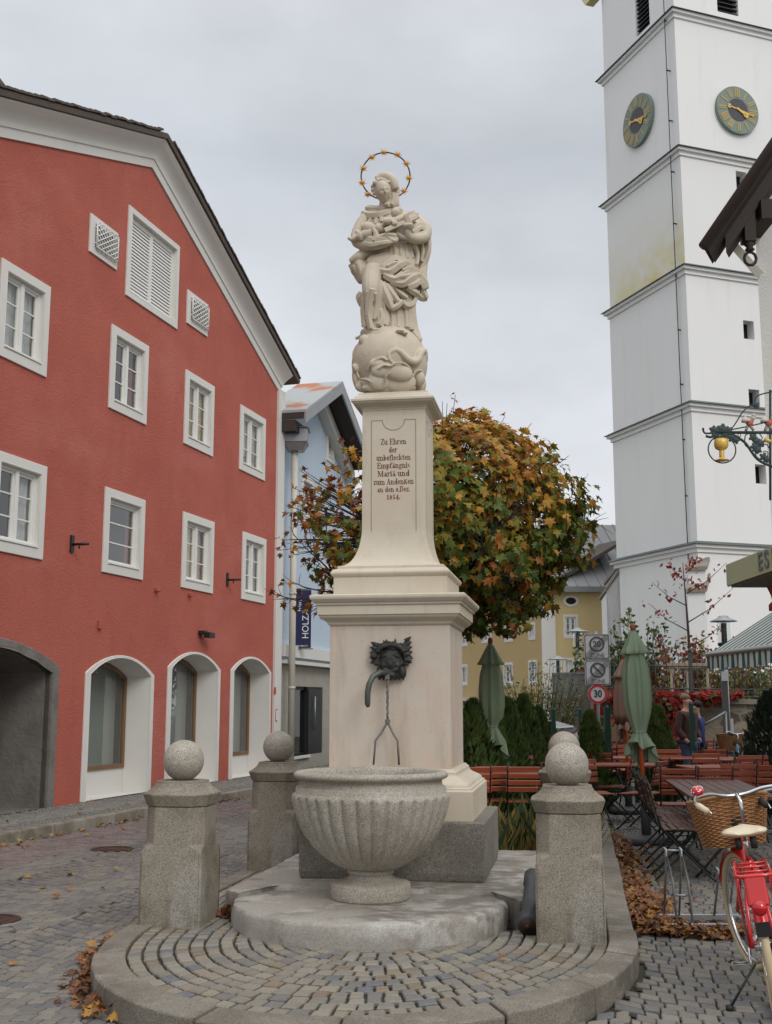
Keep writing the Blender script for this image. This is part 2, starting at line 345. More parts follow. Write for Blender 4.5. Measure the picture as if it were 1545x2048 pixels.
def street(p): return frus(p) and not in_platform(p,.02) and kd(p)>.02 and min((p-m).length for m in MH)>.24
def porph(p): return .1<kd(p)<1.15 and p.y>10.5 and p.y<19
m=MB(); arches(m,(0,0),11,1.36,.26,.120,.098,-9,9,4.8,29,lambda p:street(p) and not porph(p),0)
o=m.build('street_setts',M_sett,recalc=False); o['kind']='structure'
m=MB(); arches(m,RED.O+RED.n*KERB,16.5,.6,.0,.09,.13,0,3,-8,12,lambda p:street(p) and porph(p),0)
o=m.build('road_band',M_porph,recalc=False); o['kind']='structure'
# pavement in front of the red house with its kerb
m=MB()
for s0 in range(-14,13): pass
P=RED.P
m.hexa([P(-16,-.03,0),P(-16,-.03,KERB-.14),P(14,-.03,KERB-.14),P(14,-.03,0),P(-16,.10,0),P(-16,.10,KERB-.14),P(14,.10,KERB-.14),P(14,.10,0)])
o=m.build('pavement',M_joint); o['kind']='structure'
m=MB(); arches(m,RED.O,16.5,.92,.2,.062,.075,0,2,-11,12,lambda p: frus(p) and (p-RED.O).dot(RED.n)<KERB-.16 and (p-RED.O).dot(RED.n)>.01,.112,gap=.008,ins=.006,h=.02,jz=.002)
o=m.build('pavement_setts',M_pav,recalc=False); o['kind']='structure'
m=MB(); s=-14.
while s<13:
    l=random.uniform(.8,1.15); w=random.uniform(-.008,.008)
    m.hexa([P(s+.006,-.03,KERB-.14),P(s+.006,-.03,KERB+w),P(s+l-.006,-.03,KERB+w),P(s+l-.006,-.03,KERB-.14),P(s+.006,.12,KERB-.14),P(s+.006,.12,KERB+w-.01),P(s+l-.006,.12,KERB+w-.01),P(s+l-.006,.12,KERB-.14)]); s+=l
o=m.build('pavement_kerb',M_granite,bevel=.018,seg=2); o['kind']='structure'
# platform: D-shaped kerb, rings of setts, bed behind
def path(rad,t):     # t metres along: straight left (coming forward), half circle, straight right (going back)
    Ls=9.0
    if t<Ls: return L2W(PA-rad,PB+Ls-t)
    t-=Ls; A_=PI*rad
    if t<A_: a=PI+t/rad; return L2W(PA+rad*math.cos(a),PB+rad*PR*math.sin(a))
    t-=A_; return L2W(PA+rad,PB+t)
m=MB(); Ro,Ri=1.675,1.50; t=0.; tot=9+PI*Ro+9
while t<tot-.3:
    l=random.uniform(.62,.85); n=6; dz=random.uniform(-.006,.006); do=random.uniform(-.008,.008)
    if 9<t+l<9.1: l+=.1
    vs=[]
    for k in range(n+1):
        tt=t+.006+(l-.012)*k/n
        # same angular position on both radii
        def pr(rad):
            if tt<9: return path(rad,tt)
            if tt<9+PI*Ro: return path(rad,9+(tt-9)*rad/Ro)
            return path(rad,9+PI*rad+(tt-9-PI*Ro))
        pi,po=pr(Ri),pr(Ro+do)
        vs+= [Vector((pi.x,pi.y,-.03)),Vector((po.x,po.y,-.03)),Vector((po.x,po.y,.125+dz)),Vector((pi.x,pi.y,.135+dz))]
    fs=[(0,1,2,3),(n*4+3,n*4+2,n*4+1,n*4)]
    for k in range(n):
        for j in range(4): a=k*4+j;b=k*4+(j+1)%4; fs.append((a,a+4,b+4,b))
    m.add(vs,fs); t+=l
M_kerb=mat('worn_kerb_granite',(.215,.192,.155),.8,noise=[(1.8,.75,(.125,.108,.085),.44,.62),(4,.5,(.34,.32,.28),.52,.68)],speck=(200,gr_sp,.8),bump=[(9,.35,.02),(80,.35,.004)])
o=m.build('platform_kerb',M_kerb,bevel=.016,seg=3); o['kind']='structure'
m=MB(); pts=[L2W(PA+1.51*math.cos(PI+PI*k/40),PB+1.51*PR*math.sin(PI+PI*k/40)) for k in range(41)]
pts=[L2W(PA-1.51,1.75)]+pts+[L2W(PA+1.51,1.75)]
m.add([(p.x,p.y,.095) for p in pts],[tuple(range(len(pts)))])
o=m.build('platform',M_joint,recalc=False); o['kind']='structure'
def slabbed(a,b): return (a*a+(b+1.02)**2<.8) or (abs(a)<1.0 and -1.2<b<1.5)
m=MB(); rad=1.495; k=0
while rad>.2:
    w=.088; rm=rad-w/2; tot=9+PI*rm+3.3; t=6.0+random.uniform(0,.1)
    while t<tot:
        l=random.uniform(.078,.112); gp=.015
        def pr(rd,tt):
            if tt<9: return path(rd,tt)
            if tt<9+PI*rm: return path(rd,9+(tt-9)*rd/rm)
            return path(rd,9+PI*rd+(tt-9-PI*rm))
        q=[pr(rad-gp/2,t+gp/2),pr(rad-gp/2,t+l-gp/2),pr(rad-w+gp/2,t+l-gp/2),pr(rad-w+gp/2,t+gp/2)]
        q=[x.xy for x in q]; c=sum(q,Vector((0,0)))/4; a,b=W2L(c.x,c.y)
        if not slabbed(a,b) and b<1.7: sett_add(m,q,.122,ins=.007)
        t+=l
    rad-=w
o=m.build('platform_setts',M_sett2,recalc=False); o['kind']='structure'
# manhole covers
M_cast=mat('rusty_cast_iron',(.075,.045,.035),.55,metal=.4,noise=[(8,.5,(.12,.06,.04),.45,.7)],bump=[(60,.3,.004)])
for i,c in enumerate(MH):
    t=thing('manhole_cover',['round rusty manhole cover in the setts behind the left front pillar, half under leaves','round rusty manhole cover cut by the left edge of the picture'][i],'manhole cover',(c.x,c.y,0)); t.scale=(.68,.68,1)
    b=MB(); b.lathe([(.29,-.01),(.29,.002),(.26,.004),(.26,.0),(.22,.0),(.22,.004),(.16,.004),(.16,0),(.12,0),(.12,.004),(.05,.004)],n=36,smooth=False); b.build('lid',M_cast,t)
    b=MB(); 
    for j in range(36):
        a0,a1=2*PI*j/36,2*PI*(j+1)/36; b.add([(r*math.cos(a),r*math.sin(a),z) for a in(a0,a1) for r,z in((.295,-.02),(.295,.006),(.34,.006),(.34,-.02))],[(0,1,5,4),(1,2,6,5),(2,3,7,6)])
    b.build('frame',M_cast,t)
# ---------------------------------------------------------------- fountain
AZ=-R(HD)
# stone steps
def rough_disc(name,r,z0,z1,c,label,matl,poly=None):
    t=thing(name,label,'stone step',(c.x,c.y,z0)); b=MB(); n=120
    if poly is None: out=[Vector((math.cos(2*PI*k/n),math.sin(2*PI*k/n)))*(r+.006*math.sin(k*.9)+random.uniform(-.004,.004)) for k in range(n)]
    else:
        out=[]
        for i,p in enumerate(poly):
            q=poly[(i+1)%len(poly)]; p=Vector(p);q=Vector(q); nn=max(1,int((q-p).length/.06))
            out+=[p+(q-p)*j/nn+Vector((random.uniform(-.004,.004),random.uniform(-.004,.004))) for j in range(nn)]
    n=len(out); H=z1-z0; vs=[];fs=[]
    lv=[(0,0),(0,H*.45),(0,H-.03),(-.012,H-.009),(-.035,H),(-.12,H+.002)]
    for d,z in lv:
        for i,p in enumerate(out):
            q=p+p.normalized()*(d+(random.uniform(-.005,.005) if d>-.03 else 0)); vs.append((q.x,q.y,z+(random.uniform(-.004,.003) if z>.1 else 0)))
    for j in range(len(lv)-1):
        for i in range(n): a=j*n+i;b_=j*n+(i+1)%n; fs.append((a,b_,b_+n,a+n))
    L=(len(lv)-1)*n; fs.append(tuple(L+i for i in range(n)))
    b.add(vs,fs,True); o=b.build('slab',matl,t); smooth_part(o,40); return t
c=Vector((-.105,8.19,0)); rough_disc('basin_step',.945,.10,.272,c,'round worn granite step that carries the fluted basin',M_slab)
c=L2W(0,.1); poly=[(-1.09,-1.1),(-.97,-1.22),(-.80,-.93),(.8,-.93),(.98,-1.22),(1.1,-1.1),(1.1,1.42),(-1.07,1.42)]
t=rough_disc('column_step',1,.10,.302,c,'angular flat granite step under the column, between the four ball pillars',M_slab,poly); t.rotation_euler=(0,0,AZ)
# column
PC=L2W(-.045,.24)
col=thing('fountain_column','tall cream limestone column with a dated inscription, carrying the statue above the basin','column',(PC.x,PC.y,.3),AZ)
def sq(name,prof,matl,bev=.004,par=col,seg=2,lab=None):
    b=MB(); b.sweep_sq([(h,z-.3) for h,z in prof],(0,0),0); return b.build(name,matl,par,bevel=bev,seg=seg,label=lab)
blk=sq('base_block',[(.69,.30),(.70,.36),(.70,.73)],M_block,.02,seg=3,lab='rough dark granite block')
blk.location.x=.045
def cyma(h0,z0,h1,z1,n=8,conv=1):
    out=[]
    for i in range(n+1):
        t=i/n; s=t-math.sin(2*PI*t)/(2*PI)*.9*conv; out.append((h0+(h1-h0)*s,z0+(z1-z0)*t))
    return out
sq('socle',[(.655,.73),(.655,.945)]+[(.64,.955),(.64,.965)]+cyma(.62,.972,.52,1.065)+[(.52,1.078),(.505,1.085),(.495,1.10)],M_marble,.003)
sq('die',[(.475,1.10),(.475,2.195)],M_die,.003)
sq('cornice',[(.478,2.196)]+cyma(.492,2.21,.55,2.275,6)+[(.562,2.28),(.562,2.352),(.575,2.356),(.578,2.37),(.59,2.378),(.61,2.40),(.614,2.412),(.614,2.428),(.60,2.436),(.5,2.445)],M_marble,.002)
sq('plinth',[(.455,2.446),(.455,2.585)],M_marble,.003)
tor=[(.455+.022*math.sin(PI*k/8),2.586+.062*k/8) for k in range(9)]
fl=[(.43,2.655),(.43,2.675)]
for k in range(15):
    a=k/14; fl.append((.262+.155*(1-math.sin(a*PI/2))**1.0+.0,2.68+.34*(1-math.cos(a*PI/2))))
sh=sq('shaft',tor+fl+[(.262,3.2),(.262,3.99)],M_marble,.0015)
sq('capital',[(.265,3.991),(.265,4.005)]+cyma(.27,4.01,.335,4.055,6)+[(.345,4.06),(.345,4.078),(.338,4.084),(.325,4.092)]+cyma(.318,4.096,.29,4.13,5)+[(.288,4.14)],M_marble,.002)
# engraved panel line on the shaft front (thin raised fillets)
def line_on(y0,pts,w,name,matl,z_off=.0025):
    b=MB()
    for p,q in zip(pts,pts[1:]):
        p=Vector(p);q=Vector(q); d=(q-p).normalized(); nn=Vector((-d.y,d.x))*w/2
        e=d*w/2
        a=[p-nn-e*.5,q-nn+e*.5,q+nn+e*.5,p+nn-e*.5]
        b.hexa([Vector((k.x,y0+.004,k.y)) for k in a]+[Vector((k.x,y0-z_off,k.y)) for k in a])
    return b.build(name,matl,col)
M_groove=mat('panel_groove',(.30,.24,.175),.8)
yf=-.2625
arc=[(-.085*math.cos(PI*k/16)*1.0,3.905-.3-.085*math.sin(PI*k/16)) for k in range(17)]
pan=[(-.185,2.92-.3),(-.185,3.905-.3)]+[(-.095,3.905-.3)]+[(x*1.1,z) for x,z in arc]+[(.095,3.905-.3),(.185,3.905-.3),(.185,2.92-.3)]
line_on(yf,pan,.006,'panel_border',M_groove,.0012)
line_on(yf,[(-.185,2.62),(-.135,2.62),(-.135,2.55)],.004,'panel_border',M_groove,.001)
line_on(yf,[(.185,2.62),(.135,2.62),(.135,2.55)],.004,'panel_border',M_groove,.001)
# side panel border
b=MB()
for p,q in zip(pan,pan[1:]):
    p=Vector(p);q=Vector(q); d=(q-p).normalized(); nn=Vector((-d.y,d.x))*.003
    b.hexa([Vector((.258,k.x,k.y)) for k in(p-nn,q-nn,q+nn,p+nn)]+[Vector((.2633,k.x,k.y)) for k in(p-nn,q-nn,q+nn,p+nn)])
b.build('panel_border',M_groove,col)
# inscription: letters drawn as strokes with serifs
M_ins=mat('red_brown_lettering',(.16,.035,.022),.75)
def stem(x,y0,y1,w=.13,s=1,a=.09): 
    out=[('r',x-w/2,y0,x+w/2,y1)]
    if s&1: out.append(('r',x-w/2-a,y0,x+w/2+a,y0+.045))
    if s&2: out.append(('r',x-w/2-a,y1-.045,x+w/2+(a if s&4 else 0),y1))
    return out
def bowl(cx,cy,rx,ry,a0=0,a1=360,tk=.13,tn=.045):
    return [('a',cx,cy,rx,ry,a0,a1,tk,tn)]
def ln(x0,y0,x1,y1,w=.05): return [('l',x0,y0,x1,y1,w)]
X=.5;CH_=.74
GL={
'Z':(.62,ln(.05,CH_-.02,.56,CH_-.02)+ln(.52,CH_,.10,0,.13)+ln(.05,.025,.57,.025)+ln(.06,CH_,.06,CH_-.16)+ln(.56,0,.56,.17)),
'u':(.60,stem(.13,.08,X,s=2)+stem(.44,0,X,s=3)+bowl(.28,.13,.16,.13,180,360,.09)),
'E':(.66,stem(.16,0,CH_,s=7)+ln(.1,CH_-.025,.6,CH_-.025)+ln(.1,.025,.62,.025)+ln(.16,.38,.45,.38)+ln(.6,CH_,.6,CH_-.17)+ln(.62,0,.62,.18)+ln(.45,.28,.45,.48)),
'h':(.62,stem(.14,0,CH_,s=3)+stem(.46,0,.38,s=1)+bowl(.30,.36,.16,.13,0,180,.09)),
'r':(.46,stem(.14,0,X,s=3)+bowl(.30,.36,.14,.13,30,170,.09)+[('d',.40,.41,.065)]),
'e':(.50,bowl(.26,.25,.20,.25,10,330,.13)+ln(.08,.28,.45,.28)),
'n':(.62,stem(.14,0,X,s=3)+stem(.46,0,.36,s=1)+bowl(.30,.36,.16,.13,0,180,.09)),
'd':(.58,bowl(.25,.25,.19,.25,0,360,.13)+stem(.44,0,CH_,s=3)),
'b':(.58,bowl(.33,.25,.19,.25,0,360,.13)+stem(.14,0,CH_,s=2)),
'f':(.38,stem(.15,0,.62,s=1)+bowl(.27,.62,.12,.12,30,180,.08)+ln(.03,.48,.34,.48)+[('d',.36,.66,.055)]),
'l':(.32,stem(.16,0,CH_,s=3)),
'c':(.46,bowl(.26,.25,.20,.25,50,320,.13)+[('d',.38,.40,.06)]),
'k':(.60,stem(.14,0,CH_,s=3)+ln(.18,.22,.46,.49)+ln(.26,.30,.50,.0,.12)+ln(.36,.48,.56,.48)),
't':(.38,stem(.17,.08,.66,s=0)+ln(.04,.48,.34,.48)+bowl(.26,.11,.10,.11,180,330,.07)),
'm':(.92,stem(.14,0,X,s=3)+stem(.46,0,.36,s=1)+stem(.78,0,.36,s=1)+bowl(.30,.36,.16,.13,0,180,.09)+bowl(.62,.36,.16,.13,0,180,.09)),
'p':(.58,stem(.14,-.22,X,s=3)+bowl(.33,.25,.19,.25,0,360,.13)),
'a':(.54,stem(.40,.0,.36,s=1)+bowl(.27,.36,.14,.13,10,160,.09)+bowl(.22,.15,.15,.14,0,360,.09)),
'g':(.54,bowl(.25,.30,.17,.19,0,360,.11)+bowl(.26,-.08,.2,.13,0,360,.08)+ln(.14,.13,.2,.03)+ln(.38,.45,.50,.52)),
'i':(.30,stem(.15,0,X,s=3)+[('d',.14,.64,.075)]),
's':(.44,bowl(.22,.37,.14,.12,20,270,.08)+bowl(.23,.13,.15,.13,-90,160,.09)),
'M':(.92,stem(.12,0,CH_,.05,s=3)+stem(.76,0,CH_,.14,s=5)+ln(.14,CH_,.45,.05,.13)+ln(.45,.05,.74,CH_,.05)),
'z':(.48,ln(.06,.475,.42,.475)+ln(.38,.48,.1,.02,.11)+ln(.06,.025,.43,.025)+ln(.07,.48,.07,.36)+ln(.42,.0,.42,.13)),
'A':(.72,ln(.13,0,.36,CH_,.05)+ln(.36,CH_,.58,0,.13)+ln(.2,.25,.5,.25)+ln(.03,.02,.24,.02)+ln(.46,.02,.7,.02)),
'D':(.70,stem(.16,0,CH_,s=3)+ln(.1,CH_-.022,.35,CH_-.022)+ln(.1,.022,.35,.022)+bowl(.34,.37,.28,.37,-90,90,.14)),
'K':(.60,stem(.14,0,.56,s=7)+ln(.18,.26,.46,.54)+ln(.28,.34,.52,.0,.12)+ln(.36,.55,.54,.55)),
'.':(.24,[('d',.12,.06,.07)]),
'8':(.50,bowl(.25,.40,.15,.12,0,360,.10)+bowl(.25,.14,.18,.145,0,360,.12)),
'1':(.40,stem(.2,0,.56,s=1)+ln(.06,.50,.2,.56)),
'5':(.46,bowl(.22,.15,.17,.16,-150,140,.11)+ln(.12,.54,.38,.54,.08)+ln(.12,.54,.1,.26)),
'4':(.50,ln(.34,.56,.34,-.12,.12)+ln(.04,.12,.48,.12)+ln(.05,.12,.34,.56)),
' ':(.30,[])}
GL['ä']=(GL['a'][0],GL['a'][1]+[('d',.16,.64,.06),('d',.37,.64,.06)])
def inscribe(lines,par,y0):
    b=MB()
    for txt,cx,zb,h,wd in lines:
        tw=sum(GL[c][0] for c in txt); sx=wd/tw; x=cx-wd/2; h=h/CH_
        for c in txt:
            w,els=GL[c]
            for e in els:
                def Q(px,py): return Vector((x+px*sx,y0,zb+py*h))
                polys=[]
                if e[0]=='r': polys=[[(e[1],e[2]),(e[3],e[2]),(e[3],e[4]),(e[1],e[4])]]
                elif e[0]=='l':
                    _,x0,y0_,x1,y1,ww=e; d=Vector((x1-x0,y1-y0_)).normalized(); n=Vector((-d.y,d.x))*ww/2
                    polys=[[(x0-n.x,y0_-n.y),(x1-n.x,y1-n.y),(x1+n.x,y1+n.y),(x0+n.x,y0_+n.y)]]
                elif e[0]=='d': polys=[[(e[1]+e[3]*math.cos(k*PI/4),e[2]+e[3]*math.sin(k*PI/4)) for k in range(8)]]
                else:
                    _,ax,ay,rx,ry,a0,a1,tk,tn=e; n=max(6,int((a1-a0)/22)); pr=None
                    for k in range(n+1):
                        a=R(a0+(a1-a0)*k/n); th=tn+(tk-tn)*abs(math.cos(a))**1.5
                        o_=(ax+rx*math.cos(a),ay+ry*math.sin(a)); i_=(ax+(rx-th)*math.cos(a),ay+(ry-th*.9)*math.sin(a))
                        if pr: polys.append([pr[1],pr[0],o_,i_])
                        pr=(o_,i_)
                for pg in polys:
                    n=len(pg); f=[Q(*p)+Vector((0,-.0016,0)) for p in pg]; k_=[Q(*p)+Vector((0,.001,0)) for p in pg]
                    b.add(f+k_,[tuple(range(n))]+[(i,(i+1)%n,(i+1)%n+n,i+n) for i in range(n)])
            x+=w*sx
    return b.build('inscription',M_ins,par,label='red-brown lettering: Zu Ehren der unbefleckten Empfängnis Mariä und zum Andenken an den 8. Dez. 1854.')
ZI=.3; INS=[('Zu Ehren',0,3.700,.048,.215),('der',-.005,3.632,.048,.07),('unbefleckten',0,3.566,.048,.285),('Empfängnis',0,3.500,.048,.275),('Mariä und',0,3.432,.048,.265),('zum AndenKen',0,3.364,.048,.335),('an den 8.Dez.',0,3.302,.044,.275),('1854.',0,3.240,.048,.115)]
inscribe([(t_,x_,z_-ZI,h_,w_) for t_,x_,z_,h_,w_ in INS],col,yf)
# spout mask
def remesh(o,vox,sm=2,fac=.5,smooth=True):
    md=o.modifiers.new('r','REMESH'); md.mode='VOXEL'; md.voxel_size=vox; md.use_smooth_shade=smooth
    if sm: s_=o.modifiers.new('s','SMOOTH'); s_.factor=fac; s_.iterations=sm
    me=bpy.data.meshes.new_from_object(o.evaluated_get(bpy.context.evaluated_depsgraph_get()))
    mats=[m_ for m_ in o.data.materials]; o.modifiers.clear(); o.data=me; me.materials.clear()
    for m_ in mats: me.materials.append(m_)
    for p in me.polygons: p.use_smooth=smooth
    return o
b=MB(); yd=-.475; mz=1.93-.3; mx=.02
def el(c,r,M=None,n=14,m=10): b.sphere((mx+c[0],yd+c[1],mz+c[2]),r,n,m,M)
el((0,-.02,-.02),(.105,.075,.115)); el((0,-.07,-.035),(.022,.03,.035)); el((0,-.055,-.12),(.05,.045,.035)); 
for s_ in(-1,1):
    el((s_*.045,-.062,.03),(.038,.03,.014),Matrix.Rotation(s_*.45,3,'Y')); el((s_*.05,-.055,-.045),(.035,.035,.03)); el((s_*.045,-.06,.005),(.016,.02,.012))
    el((s_*.035,-.075,-.085),(.034,.02,.013),Matrix.Rotation(-s_*.5,3,'Y')); el((s_*.09,-.035,-.10),(.03,.03,.05))
def spike(c,dx,dz,l,w):
    c=Vector((mx+c[0],yd+c[1],mz+c[2])); d=Vector((dx,-.25,dz)).normalized(); b.tube([c,c+d*l*.5,c+d*l],[w,w*.75,.003],6)
rs=random.Random(3)
for k in range(30):
    a=R(-30+240*k/29); rr=.10; c=(rr*1.12*math.cos(a),-.04+rs.uniform(-.02,.02),.015+rr*.85*math.sin(a)); spike(c,math.cos(a)*1.2,math.sin(a)+.1,rs.uniform(.035,.07),rs.uniform(.016,.026))
for k in range(22):
    a=R(10+160*k/21); el((.10*math.cos(a),-.06,.035+.055*math.sin(a)+.02),(.024,.026,.022)); 
for k in range(8): el((rs.uniform(-.08,.08),-.055,.075+rs.uniform(0,.035)),(.028,.022,.022))
for sgn,n in((-1,5),(1,6)):
    for k in range(n): spike((sgn*.11,-.03,-.01+.03*k),sgn,.1+.2*(k-2),.065,.022)
for k in range(7): spike((-.08+.027*k,-.03,-.115),(k-3)*.12,-1,.05,.02)
msk=remesh(b.build('spout_mask',M_bronze,col,label='dark bronze face mask wreathed in leaves'),.006,1,.4)
b=MB(); p0=Vector((mx-.02,yd-.09,mz-.105)); b.tube([p0,p0+Vector((-.05,-.05,.005)),p0+Vector((-.10,-.09,-.03)),p0+Vector((-.125,-.11,-.09)),p0+Vector((-.135,-.115,-.15)),p0+Vector((-.135,-.115,-.235)),p0+Vector((-.13,-.115,-.26))],[.02,.022,.023,.023,.0225,.022,.012],14)
b.build('spout_pipe',M_pipe,col)
b=MB(); x0=mx-.02; ztop=mz-.11; ye=yd-.09
pts=[]; n=26
for k in range(n+1):
    z=ztop-(.345)*k/n; pts.append((x0+.002*math.sin(k*1.5),ye+.002*math.cos(k*1.5),z))
b.tube(pts,[.0105 if k%3 else .0085 for k in range(n+1)],8)
b.box((x0,ye,ztop-.02),(.034,.034,.045)); b.box((x0,ye,ztop-.365),(.036,.03,.035)); 
M_rod=mat('weathered_iron',(.20,.19,.17),.6,metal=.3,noise=[(20,.6,(.09,.08,.07),.4,.65)])
zf=1.135-.3
for s_ in(-1,1): b.tube([(x0,ye,ztop-.37),(x0+s_*.018,ye-.01,ztop-.40),(x0+s_*.045,ye-.02,ztop-.45),(x0+s_*.085,ye-.05,ztop-.505),(x0+s_*.098,ye-.06,zf)],.0085,8)
b.build('spout_stay',M_rod,col)
# basin
BC=Vector((-.105,8.17,0))
bas=thing('fountain_basin','round fluted granite basin on a short moulded foot, in front of the column','basin',(BC.x,BC.y,.272),AZ); bas.scale=(1.025,1.025,1.0)
b=MB(); nf=34; N_=nf*8
def zz(z): return (z-.335)*(1.105-.272)/(1.108-.335)
def flute(a,j,z):
    zw=z/((1.105-.272)/(1.108-.335))+.335
    t=0 if zw>.985 or zw<.53 else min(1,(.985-zw)/.02)*min(1,(zw-.53)/.06)
    f=abs(math.cos(a*nf/2)); return 1-.048*t*(1-f**.55)*1.0
body=[(.15,.525),(.20,.53),(.27,.565),(.34,.612),(.405,.67),(.455,.735),(.495,.81),(.523,.885),(.537,.945),(.541,.968),(.536,.984),(.522,.994),(.512,1.0),(.512,1.03),(.505,1.036),(.49,1.042),(.484,1.06),(.486,1.078),(.50,1.084)]
b.lathe([(r,zz(z)) for r,z in body],n=N_,mod=flute,capt=False)
o=b.build('bowl',M_granite_l,bas,recalc=True)
b=MB(); b.lathe([(r,zz(z)) for r,z in [(.50,1.084),(.512,1.088),(.524,1.098),(.527,1.108),(.523,1.119),(.51,1.128),(.49,1.132),(.47,1.130),(.455,1.122),(.445,1.10),(.43,1.0),(.36,.85),(.2,.75),(.02,.74)]],n=96,capb=False); b.build('rim',M_granite_l,bas)
b=MB(); b.lathe([(r,zz(z)) for r,z in [(.262,.336),(.268,.35),(.268,.425),(.262,.436),(.21,.445),(.165,.462),(.142,.478),(.142,.486),(.15,.49),(.158,.50),(.16,.51),(.152,.526)]],n=72); b.build('foot',M_granite_l,bas)
M_water=mat('dark_water',(.03,.035,.03),.05)
b=MB(); b.lathe([(.42,zz(.985)),(.001,zz(.9851))],n=48,capb=False,capt=False); b.build('water',M_water,bas)
# ball pillars
def pillar():
    t=thing('ball_pillar','','stone pillar',(0,0,.1),AZ)
    def oc(h,c,z): return [(h,-(h-c),z),(h,h-c,z),(h-c,h,z),(-(h-c),h,z),(-h,h-c,z),(-h,-(h-c),z),(-(h-c),-h,z),(h-c,-h,z)]
    b=MB()
    lv=[(.211,.004,-.03),(.213,.004,.30),(.212,.004,.45),(.211,.006,.50),(.209,.045,.535),(.209,.085,.55),(.207,.088,.80)]
    vs=[]; 
    for h,c,z in lv: vs+=oc(h,c,z)
    fs=[tuple(range(7,-1,-1)),tuple(range(len(vs)-8,len(vs)))]
    for j in range(len(lv)-1):
        for k in range(8): a=j*8+k; c_=j*8+(k+1)%8; fs.append((a,c_,c_+8,a+8))
    b.add(vs,fs); b.build('post',M_granite,t,bevel=.012,seg=2)
    b=MB(); vs=[]; lv=[(.212,.09,.802),(.236,.10,.872),(.238,.10,.883),(.208,.085,.90),(.178,.072,.925),(.162,.066,.952),(.158,.064,.968)]
    for h,c,z in lv: vs+=oc(h,c,z)
    fs=[tuple(range(7,-1,-1)),tuple(range(len(vs)-8,len(vs)))]
    for j in range(len(lv)-1):
        for k in range(8): a=j*8+k; c_=j*8+(k+1)%8; fs.append((a,c_,c_+8,a+8))
    b.add(vs,fs); b.build('cap',M_granite,t,bevel=.004)
    b=MB(); b.sphere((0,0,.968+.132),.142,48,32); b.build('ball',M_granite_l,t)
    return t
p0=pillar(); LB=['front left granite pillar with a stone ball, beside the street','front right granite pillar with a stone ball, a dark pipe leaning on it','rear left granite pillar with a stone ball, seen behind the basin rim','rear right granite pillar, its stone ball just above the front one']
PIL=[(-1.335,-1.27),(1.315,-1.33),(-1.33,1.30),(1.26,1.62)]
for i,(a,b_) in enumerate(PIL):
    q=p0 if i==0 else dup(p0); w=L2W(a,b_); q.location=(w.x,w.y,.1); q['label']=LB[i]; q['group']='ball-topped granite pillars around the fountain'
    q.rotation_euler=(0,0,AZ+[0,.02,-.03,.01][i])
# leaning pipe
e0=G(1056,1852,.18); e1=A(1066,1752,e0.y+.62)
t=thing('iron_pipe','thick dark grey iron pipe lying against the front right ball pillar','pipe',(e0.x,e0.y,.12))
b=MB(); d=(e1-e0); b.tube([e0,e0+d*.02,e0+d*.14,e0+d*.16,e0+d*.8,e0+d*.82,e0+d],[.066,.07,.07,.056,.05,.06,.06],24); b.build('tube',mat('dark_grey_iron',(.055,.058,.065),.55,noise=[(9,.5,(.09,.085,.08),.45,.7)],bump=[(40,.2,.003)]),t,world=True)
b=MB(); dn=d.normalized(); b.tube([e0-dn*.004,e0+dn*.0],.055,20); b.tube([e0-dn*.02,e0],.018,10); b.build('end_plug',M_cast,t,world=True)
# ---------------------------------------------------------------- statue on its globe (one carved stone surface)
YS=PC.y; KZ=.000787
def Z1(x,y,d=0.): return A(660+x/5.6875,280+y/5.6875,YS-d)
def Z2(x,y,d=0.): return A(660+x/6.4375,620+y/6.4375,YS-d)
rows=[(765,560,745,.05),(790,470,830,.075),(830,400,905,.10),(900,400,950,.12),(1000,420,960,.13),(1100,450,960,.135),(1180,500,960,.13),(1260,520,970,.14),(1350,470,985,.15),(1450,420,1010,.165),(1560,385,1040,.17),(1680,370,1020,.165),(1800,365,990,.16),(1920,385,975,.15),(2040,395,968,.15),(2140,405,965,.155),(2230,440,960,.15),(2300,500,930,.12)]
def rowat(y):
    if y<=rows[0][0]: return rows[0][1:]
    for a,b in zip(rows,rows[1:]):
        if y<=b[0]:
            t=(y-a[0])/(b[0]-a[0]); return tuple(a[i]+(b[i]-a[i])*t for i in(1,2,3))
    return rows[-1][1:]
def ds(x,y):
    l,r,h=rowat(y); c=(l+r)/2; w=(r-l)/2; k=min(.97,abs(x-c)/w); return h*math.sqrt(1-k*k)
mad=thing('statue','pale stone statue of a robed woman holding a child, standing on a cloud-wrapped globe','statue',(PC.x,PC.y,4.14),AZ)
b=MB(); vs=[];fs=[];n=28
for y,l,r,h in rows:
    c=(l+r)/2; w=(r-l)/2
    for k in range(n):
        a=2*PI*k/n; vs.append(Z1(c+w*math.cos(a),y,-h*math.sin(a)*(1 if math.sin(a)<0 else .8)))
for j in range(len(rows)-1):
    for k in range(n): a=j*n+k;c_=j*n+(k+1)%n; fs.append((a,c_,c_+n,a+n))
fs+= [tuple(range(n)),tuple((len(rows)-1)*n+k for k in range(n))[::-1]]
b.add(vs,fs)
def cr(pts,m=5):      # smooth curve through the points
    out=[]; P_=[pts[0]]+list(pts)+[pts[-1]]
    for i in range(1,len(P_)-2):
        for j in range(m):
            t=j/m; out.append(tuple(.5*((2*q1)+(-q0+q2)*t+(2*q0-5*q1+4*q2-q3)*t*t+(-q0+3*q1-3*q2+q3)*t**3) for q0,q1,q2,q3 in zip(P_[i-1],P_[i],P_[i+1],P_[i+2])))
    return out+[tuple(pts[-1])]
